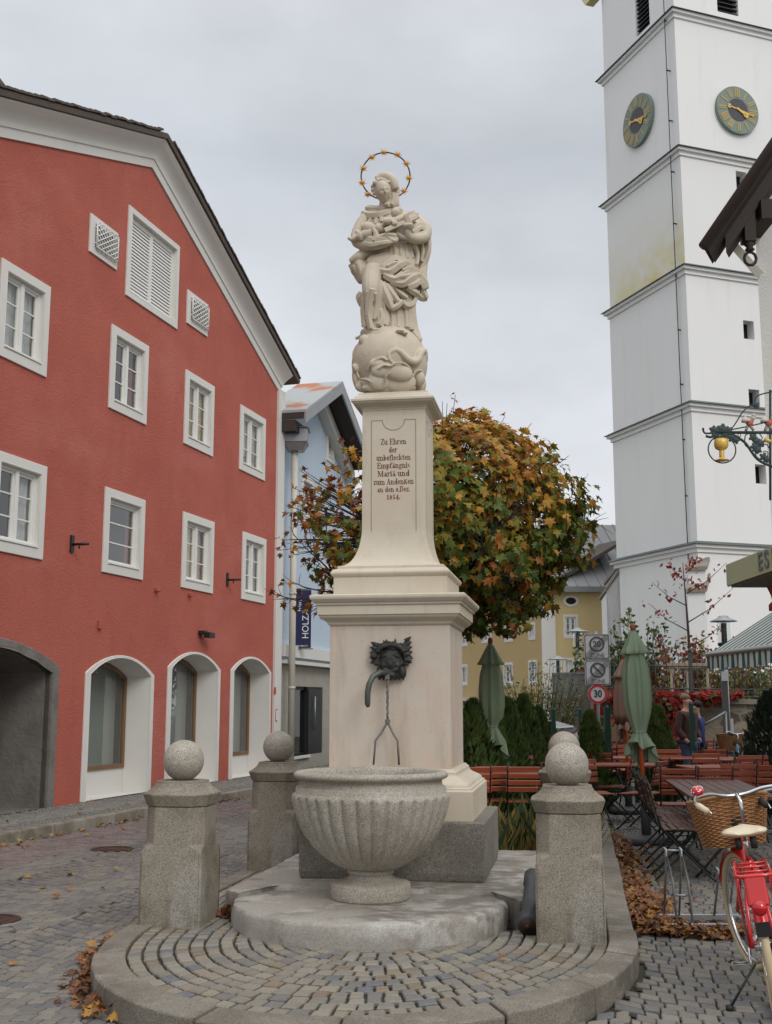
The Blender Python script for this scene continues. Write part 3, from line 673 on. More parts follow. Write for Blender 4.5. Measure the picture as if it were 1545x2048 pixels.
def T(pts,auto=True,flat=1.,e0=0.):   # (x,y,r[,d])
    q=[(p[0],p[1],p[2],(p[3] if len(p)>3 else 0)+(ds(p[0],p[1])-.45*p[2]*KZ if auto else 0)+e0) for p in pts]
    q=cr(q); f_=1.3 if auto else 1.08; crisp=max(p[2] for p in pts)<37
    if crisp: b.tube([Z1(x,y,d) for x,y,r,d in q],[max(.005,r*KZ*1.75) for x,y,r,d in q],4,flat=.72,up=Vector((0,1,0)))
    else: b.tube([Z1(x,y,d) for x,y,r,d in q],[max(.004,r*KZ*f_) for x,y,r,d in q],14,flat=flat)
def E(x,y,rx,ry,d,rd=None,rot=0.):
    rd=rd or min(rx,ry); b.sphere(Z1(x,y,d),(rx*KZ,rd*KZ,ry*KZ),18,12,Matrix.Rotation(R(rot),3,'Y'))
# head
def head(cx,cy,d0,rx,rz,ry,M):
    c=Z1(cx,cy,d0); n,m=56,44; vs=[]
    def g(x,z,x0,z0,sx,sz): return math.exp(-((x-x0)/sx)**2-((z-z0)/sz)**2)
    for j in range(m+1):
        for k in range(n):
            a=2*PI*k/n; th=PI*j/m; x,y,z=math.sin(th)*math.cos(a),math.sin(th)*math.sin(a),-math.cos(th); f=0
            if y<0:
                f=.20*g(x,z,0,-.12,.11,.17)+.10*g(x,z,0,.08,.10,.22)-.10*(g(x,z,.30,.05,.17,.10)+g(x,z,-.30,.05,.17,.10))+.05*(g(x,z,.30,.22,.24,.07)+g(x,z,-.30,.22,.24,.07))+.045*(g(x,z,.28,.04,.12,.05)+g(x,z,-.28,.04,.12,.05))+.07*g(x,z,0,-.44,.15,.045)+.06*g(x,z,0,-.54,.13,.045)-.07*g(x,z,0,-.49,.18,.022)-.03*g(x,z,0,-.34,.10,.05)+.12*g(x,z,0,-.76,.20,.14)+.05*(g(x,z,.48,-.22,.2,.2)+g(x,z,-.48,-.22,.2,.2))
            sx_=1-.22*max(0,-z-.1)
            vs.append(M@Vector((x*rx*sx_,y*ry*(1)+min(0,y)*0-f*ry*1.0,z*rz))+c)
    b.add(vs,[(j*n+k,j*n+(k+1)%n,(j+1)*n+(k+1)%n,(j+1)*n+k) for j in range(m) for k in range(n)]+[tuple(range(n-1,-1,-1)),tuple(m*n+k for k in range(n))])
head(604,590,.125,90*KZ,120*KZ,.082,Matrix.Rotation(R(-10),3,'Y')@Matrix.Rotation(R(20),3,'X')@Matrix.Rotation(R(10),3,'Z'))
E(640,540,125,125,.06,110)
T([(625,690,50,.06),(620,780,62,.05)],False)
for x,y,r in((500,530,34),(498,570,30),(520,490,34),(548,462,34),(585,452,32),(620,458,26),(508,610,24),(540,500,26),(575,482,24),(660,480,24)): E(x,y,r,r*.9,.15 if x>510 else .11,r)
T([(535,450,32,.10),(585,418,42,.10),(650,418,50,.11),(705,450,48,.12),(735,510,42,.125),(748,560,36,.12)],False)
T([(700,480,60,.05),(745,560,48,.06),(742,650,42,.07),(735,720,48,.07),(690,765,45,.08)],False); T([(690,640,22,.13),(680,700,22,.12),(650,750,24,.13)],False); T([(715,600,20,.14),(718,680,22,.13),(700,740,22,.13)],False)
# collar and chest drape
T([(375,825,24,-.0),(450,850,28,.01),(560,842,26,.02),(680,800,26,.02),(775,740,24,.0)]); T([(420,780,30,-.02),(520,790,30,0),(640,790,28,.01),(740,760,25,0)])
for x0,y0,x1,y1 in((480,870,440,980),(545,870,520,960),(600,860,590,930),(400,880,350,1000),(420,900,390,960)): T([(x0,y0,13,.0),((x0+x1)/2-6,(y0+y1)/2,15,.01),(x1,y1,12,.02)])
# viewer-left arm with sleeve
T([(430,860,62,.0),(370,950,66,.02),(315,1060,62,.05),(310,1150,60,.09),(400,1190,62,.15),(520,1180,62,.19),(640,1150,55,.20),(740,1110,42,.21)],False)
for pts in (((350,900,18,.06),(320,1000,16,.09),(290,1080,18,.10)),((300,1040,18,.10),(400,1110,20,.19),(520,1120,18,.235),(640,1100,16,.24)),((330,1130,18,.14),(450,1190,20,.21),(580,1170,18,.245),(720,1150,16,.23)),((290,1180,22,.08),(400,1225,22,.14),(560,1215,20,.19),(680,1180,18,.20)),((500,1020,16,.22),(530,1080,18,.24),(500,1150,16,.24)),((560,1100,15,.24),(650,1075,16,.25),(760,1090,18,.23)),((640,1090,14,.24),(740,1150,14,.24),(770,1110,14,.23)),((760,1060,18,.2),(820,1100,16,.2),(880,1110,16,.2))): T(pts,False)
# child, lying across the arms
E(440,1005,88,72,.19,70,12); E(565,1010,62,60,.20,58); E(690,960,95,60,.17,60,-8); E(760,830,66,62,.20,60); E(820,880,80,60,.17,50); E(735,838,12,10,.275,12); E(790,800,40,34,.21,40)
T([(470,1060,52,.2),(380,1080,44,.2),(320,1110,34,.18),(260,1130,26,.16),(205,1110,14,.17)],False); T([(350,1060,20,.22),(345,1100,22,.22),(350,1140,18,.2)],False)
T([(830,880,34,.2),(760,910,34,.23),(680,925,40,.25),(610,925,38,.25)],False); T([(700,925,26,.255),(740,935,22,.26)],False)
for k in range(4): T([(715+12*k,918,9,.28),(722+12*k,945,9,.285),(712+12*k,965,7,.28)],False)
# cross
def bar(x0,y0,x1,y1,w,d0,d1,th=.012):
    p=Z1(x0,y0,d0);q=Z1(x1,y1,d1); t=(q-p).normalized(); u=t.cross(Vector((0,1,0))).normalized()*w*KZ; f=Vector((0,-th,0))
    b.hexa([p-u-f,q-u-f,q+u-f,p+u-f,p-u+f,q-u+f,q+u+f,p+u+f])
bar(625,1030,980,880,26,.27,.24); bar(860,850,935,1000,28,.265,.25); bar(900,905,1000,850,38,.22,.20); bar(935,815,1000,860,22,.2,.2)
# viewer-right arm, hand and mantle
T([(900,850,55,.02),(1010,930,62,.04),(1090,1010,62,.07),(1075,1100,60,.10),(980,1120,56,.15),(900,1090,46,.19),(880,1020,38,.22)],False)
for k in range(4): T([(850+22*k,1010,14,.235),(862+20*k,975,12,.262),(880+18*k,955,10,.268)],False)
T([(930,1040,16,.22),(1000,960,18,.14),(1090,960,20,.09)],False); T([(940,1090,18,.2),(1020,1000,20,.15),(1110,1020,22,.10)],False); T([(960,1130,20,.17),(1050,1060,20,.14),(1120,1080,22,.08)],False); T([(980,950,20,.10),(1060,930,22,.07),(1120,990,22,.05)],False)
T([(1080,1000,58,.02),(1108,1120,42,.0),(1105,1250,46,-.01),(1070,1380,48,-.02),(1060,1480,44,0),(1060,1600,42,.02)],False)
T([(1000,1100,55,-.02),(1020,1250,60,-.04),(1000,1400,55,-.02)],False); T([(1085,1060,18,.06),(1125,1180,16,.03),(1115,1300,15,.03),(1050,1450,14,.03),(1010,1520,14,.08)],False); T([(960,1180,18,.1),(1000,1300,16,.06),(985,1420,16,.08)],False); T([(1040,1130,14,.06),(1060,1260,14,.045),(1040,1380,12,.04)],False)
# waist folds
for x,s_ in((640,-6),(690,-2),(740,2),(800,5),(855,12),(905,18),(945,22)): T([(x,1175,13,-.004),(x+s_,1260,15,.002),(x+s_*2,1345,14,.0)]); 
T([(620,1215,16,.0),(760,1190,14,.01),(900,1165,16,0)])
# mantle swirling across the hips
for pts in (((235,1385,28,.05),(330,1330,44,.08),(440,1280,50,.05),(560,1262,40,.02),(690,1268,16,.0)),
 ((300,1400,40,.06),(420,1420,40,.05),(520,1370,34,.04),(600,1310,24,.02),(700,1300,14,.01)),
 ((430,1440,34,.05),(560,1455,30,.055),(640,1400,30,.05),(730,1345,30,.03),(820,1362,24,.01)),
 ((560,1475,26,.06),(680,1495,28,.06),(790,1420,30,.05),(870,1400,26,.03),(960,1470,24,.02),(1040,1530,24,.02)),
 ((620,1530,24,.05),(740,1585,28,.06),(850,1520,28,.06),(930,1475,24,.04),(1000,1500,20,.03)),
 ((700,1610,20,.05),(820,1635,28,.06),(920,1570,30,.06),(1010,1540,28,.05),(1080,1600,26,.06),(1105,1690,20,.05)),
 ((880,1670,26,.05),(960,1640,26,.06),(1020,1600,24,.06),(1060,1640,22,.06),(1080,1700,18,.05)),
 ((880,1680,20,.04),(960,1730,26,.05),(1010,1770,26,.03),(1060,1800,24,.01),(1110,1805,16,0)),
 ((1060,1690,18,.04),(1080,1750,20,.03),(1105,1800,16,.02)),
 ((780,1560,14,.07),(860,1545,14,.075),(930,1530,12,.06)),((650,1440,14,.07),(730,1400,15,.07),(790,1400,12,.06)),((830,1480,12,.075),(900,1450,13,.07),(960,1440,12,.04))): T(pts)
T([(240,1410,32,.06),(300,1510,40,.05),(350,1600,36,.05),(365,1630,20,.05)],False); T([(320,1390,60,.08),(370,1480,64,.08),(385,1580,46,.09)],False); T([(270,1430,16,.10),(320,1520,16,.10),(360,1600,14,.09)],False); T([(330,1400,18,.13),(350,1490,16,.14),(375,1580,12,.13)],False)
# bent leg under the cloth
T([(500,1470,100,.14),(475,1600,98,.19),(470,1725,88,.215),(458,1850,66,.18),(452,1980,60,.155),(460,2120,56,.14)],False)
E(560,1950,120,200,.085,80); E(600,1720,110,150,.10,80)
for pts in(((440,1600,24,.235),(405,1760,26,.215),(392,1930,26,.18),(400,2130,22,.16)),((480,1690,20,.285),(450,1860,24,.235),(440,2000,24,.205),(470,2150,20,.19)),((520,1560,22,.245),(550,1720,26,.225),(540,1900,26,.19),(560,2120,22,.17)),((560,1600,20,.21),(610,1760,26,.195),(620,1940,26,.17),(640,2110,22,.155))): T(pts,False)
T([(560,1530,18,.16),(590,1640,20,.16),(600,1760,22,.14),(640,1880,22,.12)],False); T([(430,1720,16,.27),(425,1850,16,.235),(430,2000,16,.21)],False); T([(520,1740,16,.27),(525,1880,16,.22),(500,2040,16,.2)],False)
for pts in (((590,1620,26,.05),(640,1760,32,.06),(690,1880,24,.06),(705,1925,14,.06)),((640,1640,20,.04),(720,1760,24,.05),(780,1840,20,.05)),((700,1925,18,.05),(770,1885,20,.055),(835,1825,16,.05)),((690,1630,16,.03),(800,1740,18,.03),(880,1800,18,.03)),((830,1830,18,.04),(870,1885,22,.045),(940,1870,24,.04),(985,1790,20,.03)),
 ((375,1760,32,.03),(350,1790,32,.03),(385,1880,30,.03)),((570,1930,30,.05),(590,2040,34,.05),(560,2110,26,.06)),((640,1950,20,.03),(645,2050,22,.03),(630,2110,22,.04)),((705,1960,16,.01),(715,2060,18,.01),(705,2140,20,.02)),((770,1950,13,.0),(775,2060,15,.0),(780,2130,16,.01)),((860,1930,16,.01),(868,2040,18,.01),(870,2130,20,.01)),((930,1880,28,.02),(935,2000,30,.02),(950,2130,32,.03),(985,2230,30,.05),(1010,2320,22,.06)),((900,1900,14,.02),(910,2050,16,.02),(925,2160,18,.03)),
 ((405,2130,18,.04),(470,2160,24,.07),(560,2170,24,.08),(625,2130,20,.06)),((370,2170,20,.06),(440,2195,28,.09),(540,2215,30,.10),(610,2185,24,.09),(650,2130,20,.06)),((640,2180,22,.06),(700,2200,24,.07),(740,2190,20,.06)),((950,2180,22,.05),(990,2240,26,.06),(1035,2290,20,.06))): T(pts)
E(812,2185,62,26,.24,70,6); E(860,2200,30,16,.26,40)
E(330,1440,95,120,.05,80,15); E(380,1560,50,90,.10,60,-15); E(680,1420,260,120,.13,60,12); E(800,1600,220,110,.13,50,10); E(1060,1640,50,130,.03,50); E(1050,1300,70,260,-.03,60); E(620,1800,110,200,.10,70); E(1040,1050,70,90,.07,60)
T([(480,2040,75,.12),(500,2150,85,.11),(520,2190,90,.10)],False)
BODY=b
me_=b.build('figure',M_statue,mad,world=True); remesh(me_,.0042,1,.4)
# globe, serpent, clouds
b=MB(); GC=Z2(770,700,0); GR=.325
b.sphere(GC,(GR,GR,GR*1.03),48,32)
def gs(x,y,ex=0.):   # point on the globe's front under the picture position
    p=Z2(x,y,0); dx=(p.x-GC.x);dz=(p.z-GC.z); k=GR*GR-dx*dx-dz*dz; return math.sqrt(max(k,.0))+ex
def GT(pts,n=10):
    q=cr([(x,y,r,gs(x,y,e)) for x,y,r,e in pts]); b.tube([Z2(x,y,d) for x,y,r,d in q],[r*KZ*.8835 for x,y,r,d in q],n)
GT([(825,690,12,.0),(775,640,20,.005),(770,560,26,.008),(850,520,34,.01),(930,560,40,.012),(1000,630,44,.015),(1080,670,48,.02),(1140,630,48,.03),(1170,550,46,.05),(1210,530,44,.03),(1230,600,36,.0),(1240,670,24,-.02)])
def cloud(x,y,rx,ry,ex,rot=0):
    b.sphere(Z2(x,y,gs(x,y,ex-.013)),(rx*KZ*.88,.045,ry*KZ*.88),20,12,Matrix.Rotation(R(rot),3,'Y'))
for a in((640,700,130,75,-.02),(720,760,180,110,-.022,-10),(880,800,180,110,-.012,14),(900,930,200,130,-.02),(640,900,140,130,-.02),(1150,880,75,95,.02),(1170,960,70,120,.02),(520,960,130,70,-.01,25),(350,900,55,150,.04,-12),(330,760,40,70,.03,-20),(440,990,110,70,.02),(760,1000,330,70,-.03)): cloud(*a)
for pts in(((480,780,12,.015),(520,700,13,.012),(600,640,14,.014),(680,615,14,.014),(740,650,12,.012)),((620,760,12,.02),(700,710,14,.024),(780,720,13,.02),(850,680,13,.02),(960,690,14,.02),(1030,750,14,.02),(1060,850,14,.02)),((400,885,14,.03),(480,900,16,.03),(560,940,16,.03),(640,1000,12,.02)),((720,940,11,.02),(720,860,12,.02),(780,800,12,.025)),((1075,870,12,.02),(1100,790,14,.02),(1160,775,14,.03),(1210,800,12,.02)),((300,720,12,.0),(340,790,14,.02),(380,880,14,.03))): GT(pts,8)
b.sphere(Z2(450,400,gs(450,400,.03)),(72*KZ*.9,.05,82*KZ*.9),18,12); b.sphere(Z2(460,300,gs(470,330,.0)),(60*KZ,.05,50*KZ),18,12); b.sphere(Z2(405,380,gs(420,390,.075)),.011,10,8); b.sphere(Z2(500,290,gs(500,320,.05)),.012,10,8)
GT([(330,365,20,.05),(380,350,22,.05),(440,300,24,.02)],8); GT([(490,440,14,.012),(530,500,20,.012),(595,520,12,.005)],8); GT([(410,520,12,.012),(390,570,14,.01),(375,582,8,.008)],8); GT([(440,520,12,.01),(460,570,14,.01),(435,605,8,.005)],8); GT([(310,640,22,-.02),(320,540,26,0),(360,460,24,.0)],8)
gl_=b.build('globe',M_statue,mad,world=True); remesh(gl_,.005,2,.4)
# halo
b=MB(); hc=Z1(635,410,-.03); hr=275*KZ
b.tube([hc+Vector((hr*math.cos(2*PI*k/48),0,hr*math.sin(2*PI*k/48)*1.03)) for k in range(49)],.0065,8,cap=False)
halo=b.build('halo',M_rust,mad,world=True)
for k in range(3): pass
for zx,zy in((480,195),(615,140),(770,165),(872,268),(900,432),(842,580),(432,618),(368,485),(383,322)):
    b=MB(); c=Z1(zx,zy,-.01); ph=random.uniform(0,1)
    for k in range(12):
        a=2*PI*k/12+ph; L=.046 if k%2==0 else .036; d=Vector((math.cos(a),0,math.sin(a))); s_=Vector((-math.sin(a),0,math.cos(a)))*.0065; f=Vector((0,-.007,0))
        b.add([c-s_-f,c+s_-f,c+s_+f*.2,c-s_+f*.2,c+f*1.2,c+d*L],[(0,1,5),(1,4,5),(4,0,5),(0,4,1)])
    b.build('star',M_gold,halo,world=True)
# ---------------------------------------------------------------- red house on the left
red=thing('red_house','red rendered gabled house with white window surrounds and shop arches along the street','house',(RED.O.x,RED.O.y,.1),0)
P=RED.P
def t3(pl): return lambda a,z,o=0: pl.P(a,z,o)
def rect(a0,z0,a1,z1): return [(a0,z0),(a1,z0),(a1,z1),(a0,z1)]
def arch(a0,z0,a1,z1,rise,n=14):   # segmental head springing at z1, crown at z1+rise
    w=(a1-a0)/2; rad=(w*w+rise*rise)/(2*rise); cx=(a0+a1)/2; cz=z1+rise-rad; th=math.asin(w/rad)
    return [(a0,z0),(a1,z0)]+[(cx+rad*math.sin(th-2*th*k/n),cz+rad*math.cos(th-2*th*k/n)) for k in range(n+1)]
APX=2.42; AZ_=11.18
LE,RE_=-9.2,8.27+.35
def rake(a,top=AZ_,k=None): return top
gab=[(-9.0,.0),(8.72,.0),(8.72,8.75)]+[(8.3,9.15),(6.6,9.62+.0),(2.18,11.06),(-2.2,9.48),(-9,7.4)]
# the wall top follows the moulded verge: slopes from the picture
wins3=[(-1.95-.0,6.34,-.74,7.74),(1.06,6.34,2.32,7.76),(3.77,6.34,5.02,7.76),(6.31,6.35,7.66,7.73)]
wins2=[(-1.86,3.64,-.60,5.02),(1.07,3.65,2.39,5.03),(3.84,3.67,5.17,5.07),(6.56,3.69,7.81,5.09)]
wins3=[(-4.7,6.34,-3.45,7.74)]+wins3; wins2=[(-4.6,3.64,-3.3,5.02)]+wins2
shut=(1.46,8.40,3.36,10.02); vents=[(.27,8.71,1.13,9.36),(3.74,8.66,4.63,9.32)]
ar=[(.72,2.06,2.92),(3.43,2.23,5.62),(6.12,2.24,8.22)]
sur=.14
def hole(w,s=sur): return rect(w[0]+s-.02,w[1]+s-.02,w[2]-s+.02,w[3]-s+.02)
def inset(w,s=sur): return rect(w[0]+s,w[1]+s,w[2]-s,w[3]-s)
holes=[hole(w) for w in wins3+wins2]+[hole(shut,.11)]+[hole(v,.13) for v in vents]+[arch(a0+.12,.09,a1-.12,sp-.01,.285) for a0,sp,a1 in ar]+[arch(-3.34,.05,-.18,2.06,.33)]
# gable outline from the photograph's mouldings (symmetric round the apex)
slR=(11.03-8.62)/(8.27-2.18)
gl=[(-9,.0),(8.72,.0),(8.72,8.62),(8.27,8.62),(2.18,11.03),(-2.2,9.45),(-9.0,7.0)]
b=MB(); b.plate([gl]+holes,t3(RED),.45); b.build('wall',M_red,red,world=True)
# white verge moulding (coved), following the gable
b=MB()
def cove(line,prof,b):
    # line: list of (s,z); prof: (up along normal in the wall plane, outwards)
    n=len(line); rings=[]
    for i,(s_,z_) in enumerate(line):
        p=Vector((s_,z_)); d0=(Vector(line[i])-Vector(line[i-1])).normalized() if i>0 else None; d1=(Vector(line[i+1])-Vector(line[i])).normalized() if i<n-1 else None
        if d0 is None: nn=Vector((-d1.y,d1.x))
        elif d1 is None: nn=Vector((-d0.y,d0.x))
        else:
            n0=Vector((-d0.y,d0.x)); n1=Vector((-d1.y,d1.x)); nn=(n0+n1).normalized(); nn=nn/max(.3,nn.dot(n0))
        rings.append([P(p.x+nn.x*u,p.y+nn.y*u,o) for u,o in prof])
    vs=[q for r_ in rings for q in r_]; m_=len(prof); fs=[]
    for i in range(n-1):
        for k in range(m_): a=i*m_+k;c_=i*m_+(k+1)%m_; fs.append((a,c_,c_+m_,a+m_))
    fs+=[tuple(range(m_)),tuple((n-1)*m_+k for k in range(m_))]
    b.add(vs,fs)
gline=[(-9.0,7.0),(-2.2,9.45),(2.18,11.03)][0:3]
line=[(-9.0,7.0),(-2.2,9.45),(2.18,11.03),(8.35,8.585),(8.78,8.0)]
line=[(-9.0,6.93),(2.2,11.05),(8.45,8.54)]
cp=[(0,-.3),(0,.03),(.145,.04),(.15,.062),(.165,.066)]+[(.165+.28*(k/8),.066+.20*(1-math.cos(k/8*PI/2))) for k in range(1,9)]+[(.47,.27),(.47,-.3)]
cove(line,cp,b); vg=b.build('verge_moulding',M_white,red,world=True); smooth_part(vg,30)
# roof edge: tiles over the moulding
b=MB(); cove([(-9.0,6.93),(2.2,11.05),(8.75,8.42)],[(.472,-9),(.472,.275),(.48,.315),(.56,.325),(.585,.30),(.585,-9)],b); b.build('roof',M_tile,red,world=True)
b=MB(); rs=random.Random(5)
for (s0,z0),(s1,z1) in (((-9.0,6.93),(2.2,11.05)),((2.2,11.05),(8.72,8.44))):
    L=Vector((s1-s0,z1-z0)); n=int(L.length/.17); d=L.normalized(); nn=Vector((-d.y,d.x))
    for k in range(n):
        c=Vector((s0,z0))+d*(k+.5)*L.length/n+nn*(.60+rs.uniform(-.008,.014)); x,y=d*.088,nn*.015
        b.hexa([P(c.x-x.x-y.x,c.y-x.y-y.y,.345),P(c.x+x.x-y.x,c.y+x.y-y.y,.345),P(c.x+x.x-y.x,c.y+x.y-y.y,-.2),P(c.x-x.x-y.x,c.y-x.y-y.y,-.2),P(c.x-x.x+y.x,c.y-x.y+y.y+.012,.345),P(c.x+x.x+y.x,c.y+x.y+y.y,.345),P(c.x+x.x+y.x,c.y+x.y+y.y,-.2),P(c.x-x.x+y.x,c.y-x.y+y.y+.012,-.2)])
b.build('verge_tiles',M_tile,red,world=True)
# higher hipped roof rising behind the verge
b=MB(); q=[P(-9,8.0,-.2),P(-1.2,10.3,-.2),P(-4.0,11.45,-.5),P(-9,13.3,-.7)]
b.add(q,[(0,1,2,3)]); b.build('upper_roof',M_tile,red,world=True)
# white corner strip at the right end
b=MB(); z0,z1=.1,8.62
b.hexa([P(8.35,z0,-.2),P(8.74,z0,-.2),P(8.74,z0,.05),P(8.35,z0,.05),P(8.35,z1,-.2),P(8.74,z1,-.2),P(8.74,z1,.05),P(8.35,z1,.05)])
b.box(P(8.75,4.3,-3.5),(.02,7,8.6),rz=-R(16.5)); b.build('corner_strip',M_white,red,world=True)
def flatframe(pl,outer,inner,th,o): 
    b=MB(); b.plate([outer,inner],lambda a,z,q=0: pl.P(a,z,q+o),th); return b
def surround(pl,par,outer,inner,matl,o=.03,th=.15,name='surround',bev=.006):
    return flatframe(pl,outer,inner,th,o).build(name,matl,par,world=True,bevel=bev)
def hbar(b,pl,a0,z0,a1,z1,o0,o1):
    b.hexa([pl.P(a0,z0,o0),pl.P(a1,z0,o0),pl.P(a1,z0,o1),pl.P(a0,z0,o1),pl.P(a0,z1,o0),pl.P(a1,z1,o0),pl.P(a1,z1,o1),pl.P(a0,z1,o1)])
def window(pl,par,w,s=sur,rec=.075,rows=3,curt=None,curt_frac=(0,1),room=True,surr=True,lab=None,frm=None,fw=.05,cols=2,open_=None,sill=True,glassm=None,trans=None):
    a0,z0,a1,z1=w; frm=frm or M_wood_w
    fo=thing_part('window',par,pl.P((a0+a1)/2,z0,0)); 
    if lab: fo['label']=lab
    if surr: surround(pl,fo,rect(*w),inset(w,s),M_white)
    A0,Z0,A1,Z1=a0+s,z0+s,a1-s,z1-s
    # reveal lining
    b=MB(); b.plate([rect(A0-.001,Z0-.001,A1+.001,Z1+.001),rect(A0+.012,Z0+.012,A1-.012,Z1-.012)],lambda a,z,q=0: pl.P(a,z,q+.026),rec+.02); b.build('reveal',M_white,fo,world=True)
    b=MB(); b.plate([rect(A0+.012,Z0+.012,A1-.012,Z1-.012),rect(A0+.012+fw,Z0+.012+fw,A1-.012-fw,Z1-.012-fw)],lambda a,z,q=0: pl.P(a,z,q-rec+.03),.06)
    cA=(A0+A1)/2
    if cols==2: hbar(b,pl,cA-.04,Z0+.03,cA+.04,Z1-.03,-rec-.028,-rec+.045)
    fa=A0+.012+fw; fb=A1-.012-fw; za=Z0+.012+fw; zb=Z1-.012-fw
    spans=[(fa,cA-.04),(cA+.04,fb)] if cols==2 else [(fa,fb)]
    for x0,x1 in spans:
        b.plate([rect(x0,za,x1,zb),rect(x0+.032,za+.035,x1-.032,zb-.035)],lambda a,z,q=0: pl.P(a,z,q-rec+.01),.03)
        hs=[za+(zb-za)*k/rows for k in range(1,rows)] if trans is None else [za+(zb-za)*t for t in trans]
        for h in hs: hbar(b,pl,x0+.03,h-.012,x1-.03,h+.012,-rec-.018,-rec+.005)
    b.build('frame',frm,fo,world=True,bevel=.003)
    if sill:
        b=MB(); hbar(b,pl,A0+.014,Z0+.012,A1-.014,Z0+.045,-rec+.03,.045); b.build('sill',frm,fo,world=True,bevel=.004)
    b=MB(); b.add([pl.P(fa,za,-rec-.01),pl.P(fb,za,-rec-.01),pl.P(fb,zb,-rec-.01),pl.P(fa,zb,-rec-.01)],[(0,1,2,3)]); b.build('pane',glassm or M_glass,fo,world=True)
    if curt:
        b=MB(); f0,f1=curt_frac; x0=A0+(A1-A0)*f0; x1=A0+(A1-A0)*f1; n=24
        vs=[]; 
        for k in range(n+1):
            x=x0+(x1-x0)*k/n; d=-rec-.09-.02*math.sin(k*1.9)-.01*math.sin(k*.7); vs+=[pl.P(x,Z0,d),pl.P(x,Z1,d)]
        b.add(vs,[(2*k,2*k+2,2*k+3,2*k+1) for k in range(n)],True); b.build('curtain',curt,fo,world=True)
    if room:
        b=MB(); D_=rec+1.2; c=[(A0,Z0),(A1,Z0),(A1,Z1),(A0,Z1)]
        b.add([pl.P(x,z,-rec-.2) for x,z in c]+[pl.P(x,z,-D_) for x,z in c],[(4,5,6,7),(0,1,5,4),(1,2,6,5),(2,3,7,6),(3,0,4,7)]); b.build('room',M_dark,fo,world=True)
    return fo
def thing_part(name,par,loc):
    o=bpy.data.objects.new(name,None); LINK(o); o.parent=par; o.location=wmat(par).inverted()@Vector(loc); o.empty_display_size=.1; return o
cs3=[None,M_curtw,None,M_curt,M_curtw]; 
window(RED,red,wins3[0],curt=M_curtw); window(RED,red,wins3[1],curt=M_curtw,curt_frac=(0,1)); window(RED,red,wins3[2]); window(RED,red,wins3[3],curt=M_curt); window(RED,red,wins3[4],curt=M_curtw,curt_frac=(.3,1))
window(RED,red,wins2[0]); window(RED,red,wins2[1],curt=M_curtw,curt_frac=(.7,1)); window(RED,red,wins2[2],cols=1,lab='dark open window with one casement folded in'); window(RED,red,wins2[3],curt=M_curt,curt_frac=(0,.85)); window(RED,red,wins2[4],curt=M_curtw)
# shutter window
sw=thing_part('shuttered_window',red,P(2.4,8.4,0)); sw['label']='white louvred double shutter under the gable'
surround(RED,sw,rect(*shut),inset(shut,.11),M_white)
b=MB(); A0,Z0,A1,Z1=shut[0]+.11,shut[1]+.11,shut[2]-.11,shut[3]-.11; cA=(A0+A1)/2
b.plate([rect(A0,Z0,A1,Z1),rect(A0+.06,Z0+.07,cA-.05,Z1-.09),rect(cA+.05,Z0+.07,A1-.06,Z1-.09)],lambda a,z,q=0:P(a,z,q-.05),.04)
for x0,x1 in((A0+.06,cA-.05),(cA+.05,A1-.06)):
    n=20
    for k in range(n):
        z=Z0+.07+(Z1-Z0-.16)*(k+.5)/n; h=.027
        b.hexa([P(x0,z-h,-.056),P(x1,z-h,-.056),P(x1,z-h,-.070),P(x0,z-h,-.070),P(x0,z+h,-.074),P(x1,z+h,-.074),P(x1,z+h,-.086),P(x0,z+h,-.086)])
b.build('shutter',M_wood_w,sw,world=True)
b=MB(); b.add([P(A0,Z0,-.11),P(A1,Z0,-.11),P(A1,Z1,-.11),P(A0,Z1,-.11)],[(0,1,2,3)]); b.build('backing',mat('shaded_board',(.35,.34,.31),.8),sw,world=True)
for v in vents:
    vo=thing_part('vent_window',red,P(v[0],v[1],0)); surround(RED,vo,rect(*v),inset(v,.13),M_white)
    A0,Z0,A1,Z1=v[0]+.13,v[1]+.13,v[2]-.13,v[3]-.13
    b=MB(); b.add([P(A0,Z0,-.1),P(A1,Z0,-.1),P(A1,Z1,-.1),P(A0,Z1,-.1)],[(0,1,2,3)]); b.build('pane',mat('grey_vent_board',(.30,.31,.32),.7) if v is vents[0] else bpy.data.materials['grey_vent_board'],vo,world=True)
    b=MB(); x0,x1=A0-.0,A1+.07; z0_,z1_=Z0-.01,Z1+.03; o=.07
    for a,c in(((x0,z0_),(x1,z0_)),((x1,z0_),(x1,z1_)),((x1,z1_),(x0,z1_)),((x0,z1_),(x0,z0_))): b.tube([P(*a,o),P(*c,o)],.012,6)
    n=5
    for k in range(-n,n+1):
        w_=x1-x0; h_=z1_-z0_; pts=[]
        for sg in(1,-1):
            x_a=x0+w_*k/n; pp=[]
            for j in range(21):
                t=j/20; xx=x_a+ w_*t if sg>0 else x_a+w_*(1-t); 
                if x0<=xx<=x1: pp.append(P(xx,z0_+h_*t,o+.004*sg))
            if len(pp)>1: b.tube([pp[0],pp[-1]],.011,5)
    for zz_ in(Z0+.06,Z1-.06):
        b.tube([P(x0,zz_,o),P(x0-.01,zz_,.02)],.012,6); b.tube([P(x1,zz_,o),P(x1,zz_,.02)],.012,6)
    b.build('lattice_grille',M_wood_w,vo,world=True)
